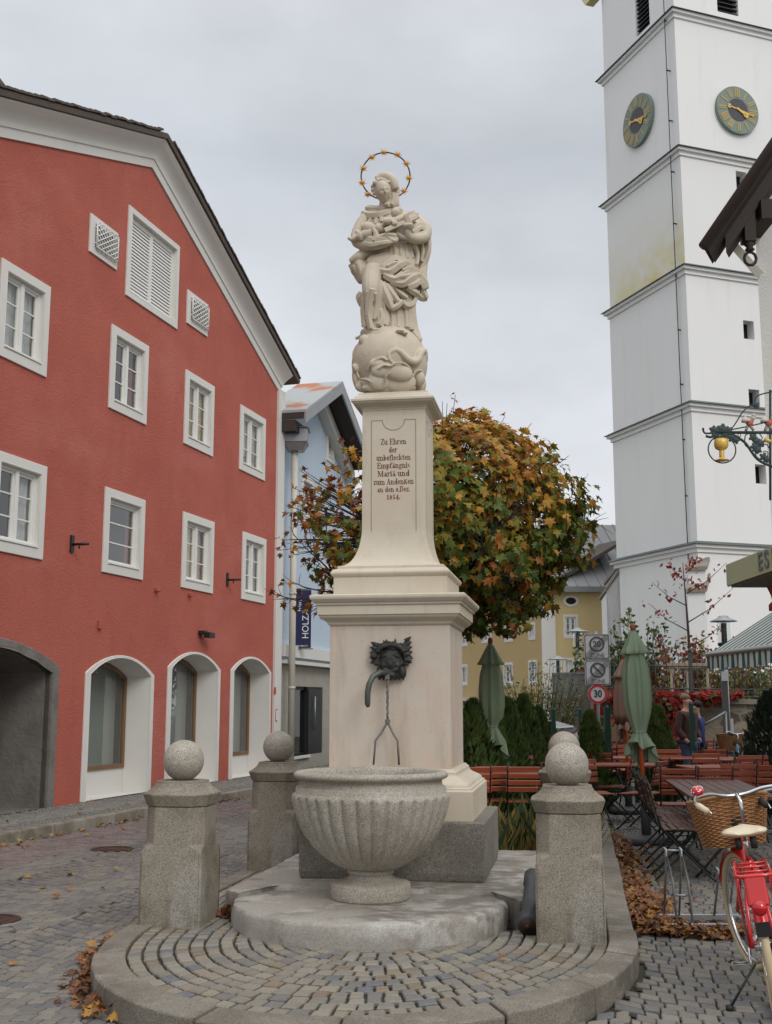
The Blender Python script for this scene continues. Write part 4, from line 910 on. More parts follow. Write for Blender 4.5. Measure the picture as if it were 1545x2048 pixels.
# shop arches
for i,(a0,sp,a1) in enumerate(ar):
    so_=thing_part('shop_arch',red,P(a0,.1,0)); out=arch(a0,.115,a1,sp,.30); inn=arch(a0+.13,.115,a1-.13,sp-.02,.28)
    surround(RED,so_,out,inn,M_white,o=.025,th=.05)
    # deep reveal lining
    b=MB(); L1=arch(a0+.13,.115,a1-.13,sp-.02,.28); n=len(L1); dp=.44
    L2=[(x,z) for x,z in arch(a0+.2,.115,a1-.2,sp-.05,.25)]
    vs=[P(x,z,.0) for x,z in L1]+[P(x,z,-dp) for x,z in L2]
    b.add(vs,[(k,(k+1)%n,(k+1)%n+n,k+n) for k in range(1,n)]); 
    b.add([P(a0+.2,.115,-.41),P(a1-.2,.115,-.41),P(a1-.2,.52,-.41),P(a0+.2,.52,-.41),P(a0+.2,.52,-1.),P(a1-.2,.52,-.5)],[(0,1,2,3),(3,2,5,4)]); b.add([P(a0+.13,.118,0),P(a1-.13,.118,0),P(a1-.13,.118,-.42),P(a0+.13,.118,-.42)],[(0,1,2,3)]); b.build('reveal',M_white,so_,world=True)
    gi=arch(a0+.2,.52,a1-.2,sp-.05,.25); gj=arch(a0+.27,.59,a1-.27,sp-.09,.22)
    b=MB(); b.plate([gi,gj],lambda a,z,q=0:P(a,z,q-.385),.06); b.build('frame',M_brownfr,so_,world=True)
    b=MB(); b.add([P(x,z,-.41) for x,z in gi],[tuple(range(len(gi)))]); b.build('pane',M_glass,so_,world=True)
    b=MB(); c0=a0+.27+(a1-a0-.54)*(.42 if i<1 else .25); b.add([P(c0,.5,-.60),P(a1-.2,.5,-.60),P(a1-.2,sp+.3,-.60),P(c0,sp+.3,-.60)],[(0,1,2,3)]); b.build('blind',M_blind,so_,world=True)
    b=MB(); c=[(a0,.1),(a1,.1),(a1,2.6),(a0,2.6)]; b.add([P(x,z,-.47) for x,z in c]+[P(x,z,-3) for x,z in c],[(4,5,6,7),(0,1,5,4),(1,2,6,5),(2,3,7,6),(3,0,4,7)]); b.build('room',M_dark,so_,world=True)
# dark gateway at the left with rough stone surround
M_rock=mat('rough_grey_stone',(.20,.18,.16),.9,noise=[(3,.6,(.11,.10,.09),.42,.65),(12,.3,(.30,.28,.25),.55,.75)],bump=[(12,.6,.03),(50,.4,.01)])
gt=thing_part('gateway',red,P(-2,.1,0)); gt['label']='dark vaulted passage framed in rough grey stone'
o_=arch(-3.5,.10,-.02,2.12,.36); i_=arch(-3.3,.10,-.22,2.03,.32); surround(RED,gt,o_,i_,M_rock,o=.03,th=.1,bev=.012)
b=MB(); n=len(i_); vs=[P(x,z,.0) for x,z in i_]+[P(x,z,-5) for x,z in i_]; b.add(vs,[(k,(k+1)%n,(k+1)%n+n,k+n) for k in range(n)]+[tuple(range(n,2*n))]); b.build('passage',M_rock,gt,world=True)
# small ironwork on the wall
for a,z,l in((.17,3.97,.4),(5.86,4.01,.4)):
    b=MB(); hbar(b,RED,a-.04,z-.12,a+.04,z+.14,0,.03); b.tube([P(a,z,.0),P(a,z,.3)],.022,6); b.tube([P(a,z,.14),P(a,z-.07,.14)],.012,6); b.build('flag_bracket',M_darkmetal,red,world=True)
b=MB(); hbar(b,RED,4.62,2.86,4.78,2.93,0,.12); hbar(b,RED,4.66,2.80,4.9,2.90,.1,.22); b.build('wall_lamp',M_darkmetal,red,world=True)
for q in((1.02,2.74,1.10,2.88,.05),(2.85,3.50,2.93,3.57,.08),(4.15,3.53,4.22,3.60,.08)):
    b=MB(); hbar(b,RED,*q[:4],0,q[4]); b.build('conduit_box',M_red,red,world=True,bevel=.01)
M_rsg=mat('small_red_sign',(.5,.08,.05),.6)
b=MB(); hbar(b,RED,8.33,1.78,8.39,1.93,.05,.07); b.build('bell_plate',M_rsg,red,world=True)
b=MB(); hbar(b,RED,8.42,1.20,8.52,1.46,.05,.062); npl=b.build('notice_plate',M_rsg,red,world=True)
b=MB(); hbar(b,RED,8.435,1.22,8.505,1.44,.0625,.066); b.build('notice_panel',M_lett,npl,world=True)
# drain pipe, hopper
dp=thing('drain_pipe','cream rain pipe with grey hopper box at the right corner of the red house','drain pipe',tuple(P(8.95,.1,.02)),0)
tp=A(588,905,RED.P(9.1,0,0).y); x=A(589,1300,RED.P(9.1,0,0).y)
pb=P(9.08,.1,.16); b=MB(); b.tube([pb,Vector((pb.x,pb.y,7.35))],.075,14)
for z in(1.9,4.0,6.1): b.tube([(pb.x,pb.y,z),(pb.x,pb.y,z+.05)],.088,14)
b.build('pipe',mat('cream_pipe',(.58,.54,.46),.5,noise=[(3,.3,(.45,.40,.33),.5,.7)]),dp,world=True)
b=MB(); c=Vector((pb.x+.02,pb.y,7.6)); 
b.hexa([c+Vector((x,y,z)) for z,s_ in((-.3,.17),(-.12,.27)) for x,y in((-s_,-s_),(s_,-s_),(s_,s_),(-s_,s_))]); b.box(c+Vector((0,0,.04)),(.56,.56,.32)); b.box(c+Vector((0,0,.215)),(.64,.64,.03)); b.build('hopper',M_zinc,dp,world=True,bevel=.01)
# ---------------------------------------------------------------- pale blue house beyond
BL=Plane(P(9.05,0,-.15).xy,14.2); Q=BL.P
blue=thing('blue_house','pale blue gabled house with a rust-patched tin roof, beyond the red house','house',tuple(Q(0,.1)),0)
cs=BL.sz
pk=cs(677,783); eL=cs(600,838); eR=cs(745,1000)
rise=(pk[1]-eL[1])/max(.1,pk[0]-eL[0])
R2=pk[0]+(pk[0]-.1)*1.0
ez=pk[1]-rise*(pk[0]-.05)
bw=[cs(*p)+cs(*q) for p,q in(((653,866),(667,930)),((682,900),(697,960)),((603,948),(626,1052)))]
bw=[(min(w[0],w[2]),min(w[1],w[3]),max(w[0],w[2]),max(w[1],w[3])) for w in bw]
bw+= [(cs(640,1200)[0],3.7,cs(640,1200)[0]+1.1,5.1),(cs(608,1200)[0],3.7,cs(608,1200)[0]+1.0,cs(608,1160)[1])]
zs=cs(640,1330)[1]
_BO=Plane((BL.O+BL.n*.75),14.2); _a=_BO.sz(686,762); _e=_BO.sz(612,818); _r=(_a[1]-_e[1])/(_a[0]-_e[0]); out=[(-.1,.0),(R2,.0),(R2,_a[1]-.2-_r*(R2-_a[0])),(_a[0],_a[1]-.2),(-.1,_a[1]-.2-_r*(_a[0]+.1))]
dA=cs(576,1372); dB=cs(642,1505)
b=MB(); b.plate([[(-.1,zs),(R2,zs)]+out[2:]]+[inset(w,.12) for w in bw[:4]],t3(BL),.4); b.build('wall',M_blue,blue,world=True)
for w in bw[:4]: window(BL,blue,w,s=.12,rec=.12,curt=M_curtw,rows=2)
b=MB(); door=rect(dA[0],dB[1],dB[0],dA[1]); b.plate([[(-.1,0),(R2,0),(R2,zs-.02),(-.1,zs-.02)],door],lambda a,z,q=0:Q(a,z,q+.04),.4); b.build('shop_front',M_plinthst,blue,world=True)
b=MB(); hbar(b,BL,-.1,zs-.06,R2,zs+.02,.0,.22); hbar(b,BL,-.1,zs+.10,R2,zs+.36,.0,.16); b.build('cornice',M_white,blue,world=True)
b=MB(); md_=dA[0]+(dB[0]-dA[0])*.55
b.plate([door,rect(dA[0]+.05,dB[1]+.05,md_,dA[1]-.08)],lambda a,z,q=0:Q(a,z,q-.06),.06); hbar(b,BL,md_,dB[1],dB[0],dA[1],-.2,.0); hbar(b,BL,md_+.05,0.25,dB[0]-.02,dA[1]-.05,0.0,.03); db=b.build('door_frame',M_darkmetal,blue,world=True)
b=MB(); b.tube([Q(md_+.4,.95,.08),Q(md_+.4,1.75,.08)],.02,8); b.build('handle',M_zinc,db,world=True)
b=MB(); b.add([Q(dA[0],dB[1],-.08),Q(md_,dB[1],-.08),Q(md_,dA[1],-.08),Q(dA[0],dA[1],-.08)],[(0,1,2,3)]); b.build('shop_pane',M_glass,blue,world=True)
b=MB(); c=[(dA[0],dB[1]),(dB[0],dB[1]),(dB[0],dA[1]),(dA[0],dA[1])]; b.add([Q(x,z,-.3) for x,z in c]+[Q(x,z,-2) for x,z in c],[(4,5,6,7),(0,1,5,4),(1,2,6,5),(2,3,7,6),(3,0,4,7)]); b.build('room',M_dark,blue,world=True)
b=MB(); hbar(b,BL,dA[0]-.02,dB[1]-.06,md_+.05,dB[1],-.1,.1); b.build('sill',M_white,blue,world=True)
# roof: two slopes projecting over the wall, tin with a rusty patch
def rust(N,L,co,cur,b_):
    n=N.new('ShaderNodeTexNoise'); n.inputs['Scale'].default_value=.55; n.inputs['Detail'].default_value=5; L.new(co,n.inputs['Vector'])
    mr=N.new('ShaderNodeMapRange'); mr.inputs[1].default_value=.51; mr.inputs[2].default_value=.56; L.new(n.outputs[0],mr.inputs[0])
    mx=N.new('ShaderNodeMix'); mx.data_type='RGBA'; L.new(mr.outputs[0],mx.inputs[0]); L.new(cur,mx.inputs[6]); mx.inputs[7].default_value=(.42,.13,.035,1); return mx.outputs[2]
M_tinr=mat('tin_roof_with_rust',(.37,.38,.38),.5,metal=.1,noise=[(2,.4,(.38,.38,.37),.4,.7)],extra=rust)
OH=.75
def slope(b,s0,z0,s1,z1,o0,o1,th):
    b.hexa([Q(s0,z0,o0),Q(s1,z1,o0),Q(s1,z1,o1),Q(s0,z0,o1),Q(s0,z0+th,o0),Q(s1,z1+th,o0),Q(s1,z1+th,o1),Q(s0,z0+th,o1)])
BO=Plane((BL.O+BL.n*OH),14.2); fa_=BO.sz(686,762); fe_=BO.sz(612,818); rise=(fa_[1]-fe_[1])/(fa_[0]-fe_[0]); pk=(fa_[0],pk[1]); ap=fa_[1]-.06; le=fe_[0]; lz=fe_[1]-.06; print('blue',fa_,fe_,pk)
b=MB(); slope(b,le,lz,pk[0],ap,-.45,OH,.06); slope(b,2*pk[0]-le,lz,pk[0],ap,-.45,OH,.06); b.build('roof',M_tinr,blue,world=True)
b=MB(); slope(b,le,lz-.26,pk[0],ap-.26,OH-.04,OH,.255); slope(b,2*pk[0]-le,lz-.26,pk[0],ap-.26,OH-.04,OH,.255); b.build('barge_board',M_zinc,blue,world=True)
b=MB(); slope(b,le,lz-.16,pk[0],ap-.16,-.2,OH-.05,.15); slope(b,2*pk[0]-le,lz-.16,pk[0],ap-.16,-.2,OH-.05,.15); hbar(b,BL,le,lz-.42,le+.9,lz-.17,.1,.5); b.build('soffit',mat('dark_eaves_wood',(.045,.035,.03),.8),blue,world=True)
b=MB(); slope(b,pk[0],ap-.52,2*pk[0]-le,lz-.52,.0,.25,.3); b.build('verge_moulding',M_white,blue,world=True)
# banner
bn=thing('banner_sign','dark blue vertical shop banner with white lettering on the blue house','banner',tuple(A(602,1300,BL.P(1.2,0,.5).y)),0)
yb=BL.P(1.1,0,.9).y; p0=A(583,1296,yb);p1=A(622,1296,yb);tz=A(600,1180,yb).z
b=MB(); b.hexa([p0,p1,p1+Vector((0,.03,0)),p0+Vector((0,.03,0))]+[Vector((q.x,q.y,tz)) for q in(p0,p1,p1+Vector((0,.03,0)),p0+Vector((0,.03,0)))]); b.build('cloth',M_navy,bn,world=True)
def tb(px,py): q=A(px,py,yb); return (q.x,yb-.006,q.z)
text_part('HOLZA',.215,M_lett,face_matrix(tb(612,1248),(0,0,1),(-1,0,0)),'lettering',bn,.002,sx=.95)
text_part('Friseur',.12,M_lett,face_matrix(tb(600,1208),(0,0,1),(-1,0,0)),'lettering',bn,.002)
text_part('HAIR & BEAUTY',.055,M_lett,face_matrix(tb(603,1292),(1,0,0)),'lettering',bn,.002,sx=.8)
b=MB(); b.tube([(p0.x+.02,yb+.015,p0.z-.02),(p1.x+.05,yb+.015,p0.z-.02)],.012,6); b.tube([(p0.x+.02,yb+.015,tz+.02),(p1.x+.05,yb+.015,tz+.02)],.012,6); b.tube([(p0.x-.15,yb+.2,p0.z-.3),(p0.x+.15,yb,p0.z-.3)],.02,6); b.build('bracket',M_darkmetal,bn,world=True)
# ---------------------------------------------------------------- church tower
c=ray(1395,1085); TD=50.; TO=Vector((c.x*TD/c.y,TD))
TL=Plane(TO,-19.9); TR=Plane(TO,70.1)
TL.n=Vector((-math.cos(R(19.9)),-math.sin(R(19.9)))) 
if TL.n.dot(-TL.O)<0: TL.n=-TL.n
tower=thing('church_tower','tall white church tower with dark string courses, clock faces and small slits','church tower',(TO.x,TO.y,0),0)
WLn=abs(TL.sz(1228,1000)[0]); WRn=13.5
def corner(dz,o): pass
zs_=[TL.sz(*p)[1] for p in((1395,1085),(1383,803),(1368,530),(1358,292),(1345,16))]
zt=[z for z in zs_]+[TL.sz(1345,16)[1]+9]
print('tower',WLn,[round(z,1) for z in zs_])
# heading -19.9 runs away from the camera to the left; heading 70.1 runs to the right
ins=[0,.0,.04,.08,.12,.16]
def tp_(i,a,bb,z): # plan coordinates: a along the left face, bb along the right face, from the near corner
    v=TO+TL.d*a+TR.d*bb; return Vector((v.x,v.y,z))
arcw=TL.sz(1266,60),TL.sz(1293,30)
belf_z0=zs_[4]
segs=[(-1.0,zs_[0])]+[(zs_[i],zs_[i+1]) for i in range(4)]+[(zs_[4],zs_[4]+9)]
ck=[(TL,1276,241),(TR,1475,221)]
slits=[TR.sz(1486,359),TR.sz(1500,659),TR.sz(1511,797),TR.sz(1523,948)]
def tst(N,L,co,cur,b_):
    sp=N.new('ShaderNodeSeparateXYZ'); L.new(co,sp.inputs[0]); mr=N.new('ShaderNodeMapRange'); mr.inputs[1].default_value=segs[3][0]+4.5; mr.inputs[2].default_value=segs[3][0]; L.new(sp.outputs[2],mr.inputs[0])
    mx_=N.new('ShaderNodeMapRange'); mx_.inputs[1].default_value=-3.2; mx_.inputs[2].default_value=.2; mx_.inputs[3].default_value=.45; mx_.inputs[4].default_value=1.0; L.new(sp.outputs[0],mx_.inputs[0])
    ge=N.new('ShaderNodeNewGeometry'); sn=N.new('ShaderNodeSeparateXYZ'); L.new(ge.outputs['Normal'],sn.inputs[0]); lf=N.new('ShaderNodeMath'); lf.operation='LESS_THAN'; lf.inputs[1].default_value=-.5; L.new(sn.outputs[0],lf.inputs[0])
    n=N.new('ShaderNodeTexNoise'); n.inputs['Scale'].default_value=.9; n.inputs['Detail'].default_value=6; L.new(co,n.inputs['Vector']); nr_=N.new('ShaderNodeMapRange'); nr_.inputs[1].default_value=.3; nr_.inputs[2].default_value=.62; L.new(n.outputs[0],nr_.inputs[0])
    pw_=N.new('ShaderNodeMath'); pw_.operation='POWER'; pw_.inputs[1].default_value=1.8; L.new(mr.outputs[0],pw_.inputs[0]); cur2=pw_.outputs[0]
    for q in(mx_.outputs[0],lf.outputs[0],nr_.outputs[0]): m=N.new('ShaderNodeMath'); m.operation='MULTIPLY'; L.new(cur2,m.inputs[0]); L.new(q,m.inputs[1]); cur2=m.outputs[0]
    mx=N.new('ShaderNodeMix'); mx.data_type='RGBA'; L.new(cur2,mx.inputs[0]); L.new(cur,mx.inputs[6]); mx.inputs[7].default_value=(.66,.55,.16,1); return mx.outputs[2]
M_tstain=mat('lichen_stained_render',(.80,.79,.765),.9,spec=.2,noise=[(.12,.3,(.70,.69,.66),.45,.7,(1,1,.4))],extra=tst,bump=[(3,.15,.04)])
for i,(z0,z1) in enumerate(segs):
    o=i*.035
    b=MB()
    # left and right faces as plates (with openings), back faces plain
    hl=[];hr=[]
    if i==5:
        cx=TL.sz(1279,20)[0]; hl=[arch(cx-.62,z0+.5,cx+.62,z0+3.1,.62,10)]; cx2=TR.sz(1461,20)[0]; hr=[arch(cx2-.62,z0+.5,cx2+.62,z0+3.1,.62,10)]
    for (sx,sz) in slits:
        if z0<sz<z1: hr.append([(sx-.30,sz-.45),(sx+.30,sz-.45),(sx+.30,sz+.45),(sx-.30,sz+.45)])
    b.plate([rect(o,z0,WLn-o,z1)]+hl,lambda a,z,q=0,o=o: TL.P(a,z,q-o),.5)
    b.plate([rect(o+.5,z0,WRn-o,z1)]+hr,lambda a,z,q=0,o=o: TR.P(a,z,q-o),.5)
    b.hexa([tp_(0,WLn-o-.5,.5,z0),tp_(0,WLn-o-.5,WRn-.5,z0),tp_(0,WLn-o,WRn,z0),tp_(0,WLn-o,o,z0)]+[tp_(0,WLn-o-.5,.5,z1),tp_(0,WLn-o-.5,WRn-.5,z1),tp_(0,WLn-o,WRn,z1),tp_(0,WLn-o,o,z1)])
    b.build('wall',M_tstain if i==3 else M_tower,tower,world=True)
    if i>0:
        for k,(z,h,e,ml,nm) in enumerate(((z0-.42,.20,.12,M_tower,'moulding'),(z0-.22,.14,.26,M_tower,'moulding'),(z0-.08,.16,.38,M_copper,'string_course'))):
            b=MB(); e=e-o
            b.hexa([tp_(0,-e,-e,z),tp_(0,-e,WRn+e,z),tp_(0,WLn+e,WRn+e,z),tp_(0,WLn+e,-e,z)]+[tp_(0,-e*(1 if k<2 else .1),-e*(1 if k<2 else .1),z+h),tp_(0,-e*(1 if k<2 else .1),WRn,z+h),tp_(0,WLn+e*(1 if k<2 else .1),WRn,z+h),tp_(0,WLn+e*(1 if k<2 else .1),-e*(1 if k<2 else .1),z+h)]); b.build(nm,ml,tower,world=True)
b=MB(); b.hexa([tp_(0,.6,.6,zs_[0]),tp_(0,.6,WRn-1,zs_[0]),tp_(0,WLn-.7,WRn-1,zs_[0]),tp_(0,WLn-.7,.6,zs_[0])]+[tp_(0,.6,.6,zt[-1]),tp_(0,.6,WRn-1,zt[-1]),tp_(0,WLn-.7,WRn-1,zt[-1]),tp_(0,WLn-.7,.6,zt[-1])]); b.build('core',M_dark,tower,world=True)
b=MB(); tz=TL.sz(1200,6)[1]; b.hexa([tp_(0,x,y,z) for z,e in((zt[-1]-4.2,.05),(zt[-1]-3.4,.7)) for x,y in((-e,-e),(-e,WRn+e),(WLn+e,WRn+e),(WLn+e,-e))])
# louvres in the belfry
for pl,cx in((TL,TL.sz(1279,20)[0]),(TR,TR.sz(1461,20)[0])):
    b=MB(); z0=segs[5][0]+.5
    for k in range(14): hbar(b,pl,cx-.62,z0+.1+k*.24,cx+.62,z0+.14+k*.24,-.42,-.25)
    b.build('louvre',M_darkmetal,tower,world=True)
hz=TL.sz(1190,2); b=MB(); 
b.hexa([TL.P(WLn-.6,zt[-1]*0+hz[1]+.0,-.2),TL.P(WLn+.75,hz[1],-.2),TL.P(WLn+.75,hz[1],.3),TL.P(WLn-.2,hz[1],.3)]+[TL.P(WLn-.6,hz[1]+.5,-.2),TL.P(WLn+1.1,hz[1]+.5,-.2),TL.P(WLn+1.1,hz[1]+.5,.3),TL.P(WLn-.2,hz[1]+.5,.3)]); b.build('gable_cornice',M_ochre,tower,world=True)
# slit windows' splayed sides are the wall thickness; small lead wire down the left face
b=MB(); 
for z0,z1 in segs[1:]:
    a=TL.sz(1340,50)[0]; pass
wire=[TL.sz(*p) for p in((1333,25),(1345,300),(1352,540),(1366,805),(1375,1090))]
aw=sum(w[0] for w in wire)/5; b.tube([TL.P(aw,2,.06),TL.P(aw,zt[-1]-.5,.06)],.022,6)
z=3.
while z<zt[-1]-1: b.tube([TL.P(aw,z,-.15),TL.P(aw,z,.08)],.035,6); z+=2.6
b.build('lightning_wire',M_darkmetal,tower,world=True)
# clocks
M_dial=mat('verdigris_dial',(.20,.25,.21),.7,noise=[(6,.3,(.25,.29,.25),.4,.7)]); M_dial2=mat('grey_dial_centre',(.085,.08,.09),.8); M_num=mat('ochre_numerals',(.44,.32,.13),.6)
ROM=[3,1,2,3,2,1,2,3,4,2,1,2]
for pl,px,py in ck:
    ca,cz=pl.sz(px,py); off=-.1; r=1.0*(.98)
    cl=thing_part('clock',tower,pl.P(ca,cz,0))
    cl['label']='clock face on the shaded left side' if pl is TL else 'clock face on the bright right side'
    def disc(rr,o0,o1,ml,nm,zz_=1.0):
        b=MB(); n=56; b.add([pl.P(ca+rr*math.cos(2*PI*k/n),cz+rr*math.sin(2*PI*k/n)*1.02,o) for o in(o0,o1) for k in range(n)],[tuple(range(n)),tuple(range(2*n-1,n-1,-1))]+[(k,(k+1)%n,(k+1)%n+n,k+n) for k in range(n)]); return b.build(nm,ml,cl,world=True)
    r=abs(pl.sz(px-(30 if pl is TL else 42),py)[0]-pl.sz(px+(30 if pl is TL else 42),py)[0])/2*.97
    disc(r,-.15,.06,M_dial,'dial'); disc(r*.48,.0,.075,M_dial2,'dial_centre')
    b=MB()
    def stroke(a,r0,r1,w,o=.068,dx=0):
        ca_,sa_=math.cos(a),math.sin(a); sg=1 if pl is TR else -1
        P4=[]
        for rr,ww in((r0,-w),(r0,w),(r1,w),(r1,-w)):
            x=sa_*rr+ca_*(ww+dx); z=ca_*rr-sa_*(ww+dx); P4.append((ca+sg*x,cz+z))
        b.hexa([pl.P(x,z,o) for x,z in P4]+[pl.P(x,z,o+.012) for x,z in P4])
    for k in range(12):
        n=ROM[k]; 
        for j in range(n): stroke(2*PI*k/12,r*.56,r*.93,r*.032,dx=(j-(n-1)/2)*r*.085)
    b.build('numerals',M_num,cl,world=True)
    b=MB(); mh=R(17*6); hh=R(30*3.28+22)
    stroke(mh,-r*.45,r*.74,r*.028,.10); stroke(mh,-r*.5,-r*.38,r*.09,.10); stroke(mh,r*.55,r*.70,r*.05,.10); stroke(hh,-r*.1,r*.42,r*.045,.12); stroke(hh,r*.30,r*.50,r*.10,.12)
    b.build('hands',M_goldp,cl,world=True)
# buttresses with stone caps
def butt(pl,pts,name='buttress'): pass
M_capst=mat('mossy_cap_stone',(.24,.21,.18),.85,noise=[(2,.5,(.35,.31,.25),.4,.7)])
b=MB(); bc=TL.sz(1400,1130)
def diag(a0,w,z0,z1,dep): # corner buttress standing diagonally at the near corner
    n=(TL.n+TR.n).normalized(); t=Vector((n.y,-n.x))
    pts=[TO-n*.3-t*w,TO-n*.3+t*w,TO+n*dep+t*w,TO+n*dep-t*w]
    return [Vector((p.x,p.y,z0)) for p in pts]+[Vector((p.x,p.y,z1+(0 if k>1 else dep*.9))) for k,p in enumerate(pts)]
zc=[TL.sz(1395,1170)[1],TL.sz(1395,1130)[1]]
b.hexa(diag(0,.38,-1,zc[0]-.3,.75)); b.hexa(diag(0,.37,zc[0]-.6,zc[1]-.2,.45)); b.build('buttress',M_tower,tower,world=True)
for z1,dp_ in((zc[0]-.3,.85),(zc[1]-.2,.55)):
    b=MB(); q=diag(0,.46,0,z1,dp_); b.hexa([Vector((p.x,p.y,p.z-.10)) for p in q[4:]]+[Vector((p.x,p.y,p.z+.06)) for p in q[4:]]); b.build('buttress_cap',M_capst,tower,world=True)
for px,py,z_,dp_ in((1222,1165,0,1.0),(1212,1195,0,1.5)):
    a,z=TL.sz(px,py); b=MB(); 
    v=TL.d; n=Vector((-TR.d.x,-TR.d.y)); base=TO+TL.d*WLn
    q=[base+n*0-v*.5,base+v*(dp_)-v*.5,base+v*dp_-v*.5-n*1.6,base-v*.5-n*1.6]
    q=[base-v*.3,base+v*dp_,base+v*dp_-n*1.2,base-v*.3-n*1.2]
    b.hexa([Vector((p.x,p.y,-1)) for p in q]+[Vector((p.x,p.y,z+(dp_*.8 if k in(0,3) else 0)-.1)) for k,p in enumerate(q)]); b.build('buttress',M_tower,tower,world=True)
    b=MB(); q=[base-v*.3+n*.08,base+v*(dp_+.12)+n*.08,base+v*(dp_+.12)-n*1.3,base-v*.3-n*1.3]; b.hexa([Vector((p.x,p.y,z+(dp_*.8 if k in(0,3) else 0)-.098)) for k,p in enumerate(q)]+[Vector((p.x,p.y,z+(dp_*.8 if k in(0,3) else 0)+.06)) for k,p in enumerate(q)]); b.build('buttress_cap',M_capst,tower,world=True)
# yellow lichen streaks on the render (stains with their own outline)
# ---------------------------------------------------------------- yellow parish building behind
YR=Plane(A(1098,1400,60).xy,88); YLp=Plane(A(1098,1400,60).xy,-21)
yh=thing('yellow_house','yellow building with white window frames and a standing seam roof beside the tower','building',tuple(YR.P(0,0,0)),0)
e=YR.sz(1180,1183)[1]; far=YR.sz(1300,1183)[0]
def wl(pl,l): 
    out=[]
    for x0,y0,x1,y1 in l:
        a=pl.sz(x0,(y0+y1)/2)[0];c=pl.sz(x1,(y0+y1)/2)[0]; z0=pl.sz((x0+x1)/2,y1)[1];z1=pl.sz((x0+x1)/2,y0)[1]; out.append((min(a,c),z0,max(a,c),z1))
    return out
yw=wl(YR,[(1127,1229,1157,1277),(1127,1316,1150,1375),(1062,1316,1074,1372)][:2])
b=MB(); b.plate([rect(0,-1,far,e)]+[inset(w,.1) for w in yw],lambda a,z,q=0: YR.P(a,z,q),.4); b.build('wall',M_yel,yh,world=True)
for w in yw: window(YR,yh,w,s=.12,rec=.1,rows=3,sill=False)
b=MB(); hbar(b,YR,-.3,-1,.42,e-.02,0,.12); b.build('pilaster',M_white,yh,world=True)
b=MB(); n=20; ca,cz=YR.sz(1142,1202); b.add([YR.P(ca+.42*math.cos(2*PI*k/n),cz+.3*math.sin(2*PI*k/n),o) for o in(0,.05) for k in range(n)],[tuple(range(n,2*n))]+[(k,(k+1)%n,(k+1)%n+n,k+n) for k in range(n)]); b.build('oval_surround',M_white,yh,world=True)
b=MB(); b.add([YR.P(ca+.27*math.cos(2*PI*k/n),cz+.18*math.sin(2*PI*k/n),.06) for k in range(n)],[tuple(range(n))]); b.build('oval_pane',M_dark,yh,world=True)
rt=YR.sz(1166,1095)
b=MB(); 
def roofq(a0,a1,z0,z1,o0,o1,th=.12): return [YR.P(a0,z0,o0),YR.P(a1,z0,o0),YR.P(a1,z1,o1),YR.P(a0,z1,o1),YR.P(a0,z0+th,o0),YR.P(a1,z0+th,o0),YR.P(a1,z1+th,o1),YR.P(a0,z1+th,o1)]
b.hexa(roofq(-.4,far,e+.1,rt[1]+2.2,.5,-7)); 
k=0
while -.3+k*.62<far: a=-.3+k*.62; b.hexa(roofq(a,a+.05,e+.221,rt[1]+2.321,.5,-7,.05)); k+=1
hbar(b,YR,-.4,e-.08,far,e+.12,.3,.62); b.build('roof',mat('grey_seam_roof',(.22,.22,.22),.5,metal=.2,noise=[(.6,.4,(.16,.16,.16),.4,.7)]),yh,world=True)
th_=thing('ochre_house','long ochre house with narrow windows and a small planted balcony, seen under the tree','building',tuple(YLp.P(0,0,0)),0)
tw_=wl(YLp,[(921,1256,936,1293),(921,1329,936,1371),(1008,1325,1027,1371),(1058,1320,1076,1370),(964,1256,984,1286),(1010,1250,1028,1284),(1058,1245,1072,1280)])
zt_=YLp.sz(1096,1186)[1]; b=MB(); ln_=abs(YLp.sz(880,1350)[0]); b.plate([rect(.0,-1,ln_+6,zt_)]+[inset(w,.1) for w in tw_],lambda a,z,q=0: YLp.P(a,z,q),.4); b.build('wall',M_tan,th_,world=True)
for w in tw_: window(YLp,th_,w,s=.12,rec=.1,rows=3,sill=False)
zr=zt_; b=MB(); b.hexa([YLp.P(-.1,zr,.4),YLp.P(ln_+6,zr,.4),YLp.P(ln_+6,zr+3,-5),YLp.P(-.1,zr+3,-5)]+[YLp.P(-.1,zr+.2,.4),YLp.P(ln_+6,zr+.2,.4),YLp.P(ln_+6,zr+3.2,-5),YLp.P(-.1,zr+3.2,-5)]); b.build('roof',M_tile,th_,world=True)
b=MB(); dd=wl(YLp,[(917,1412,936,1500)])[0]; hbar(b,YLp,*dd,0,.08); b.build('door',M_wood_w,th_,world=True)
b=MB(); a0,zb_=YLp.sz(951,1395); a1=YLp.sz(900,1395)[0]; hbar(b,YLp,min(a0,a1),zb_-.2,max(a0,a1),zb_,0,1.0); bal=b.build('balcony',M_white,th_,world=True)
b=MB(); lo,hi=min(a0,a1),max(a0,a1); k=lo
while k<hi: b.tube([YLp.P(k,zb_,.98),YLp.P(k,zb_+.9,.98)],.012,5); k+=.12
b.tube([YLp.P(lo,zb_+.9,.98),YLp.P(hi,zb_+.9,.98)],.022,6); b.build('railing',M_darkmetal,bal,world=True)
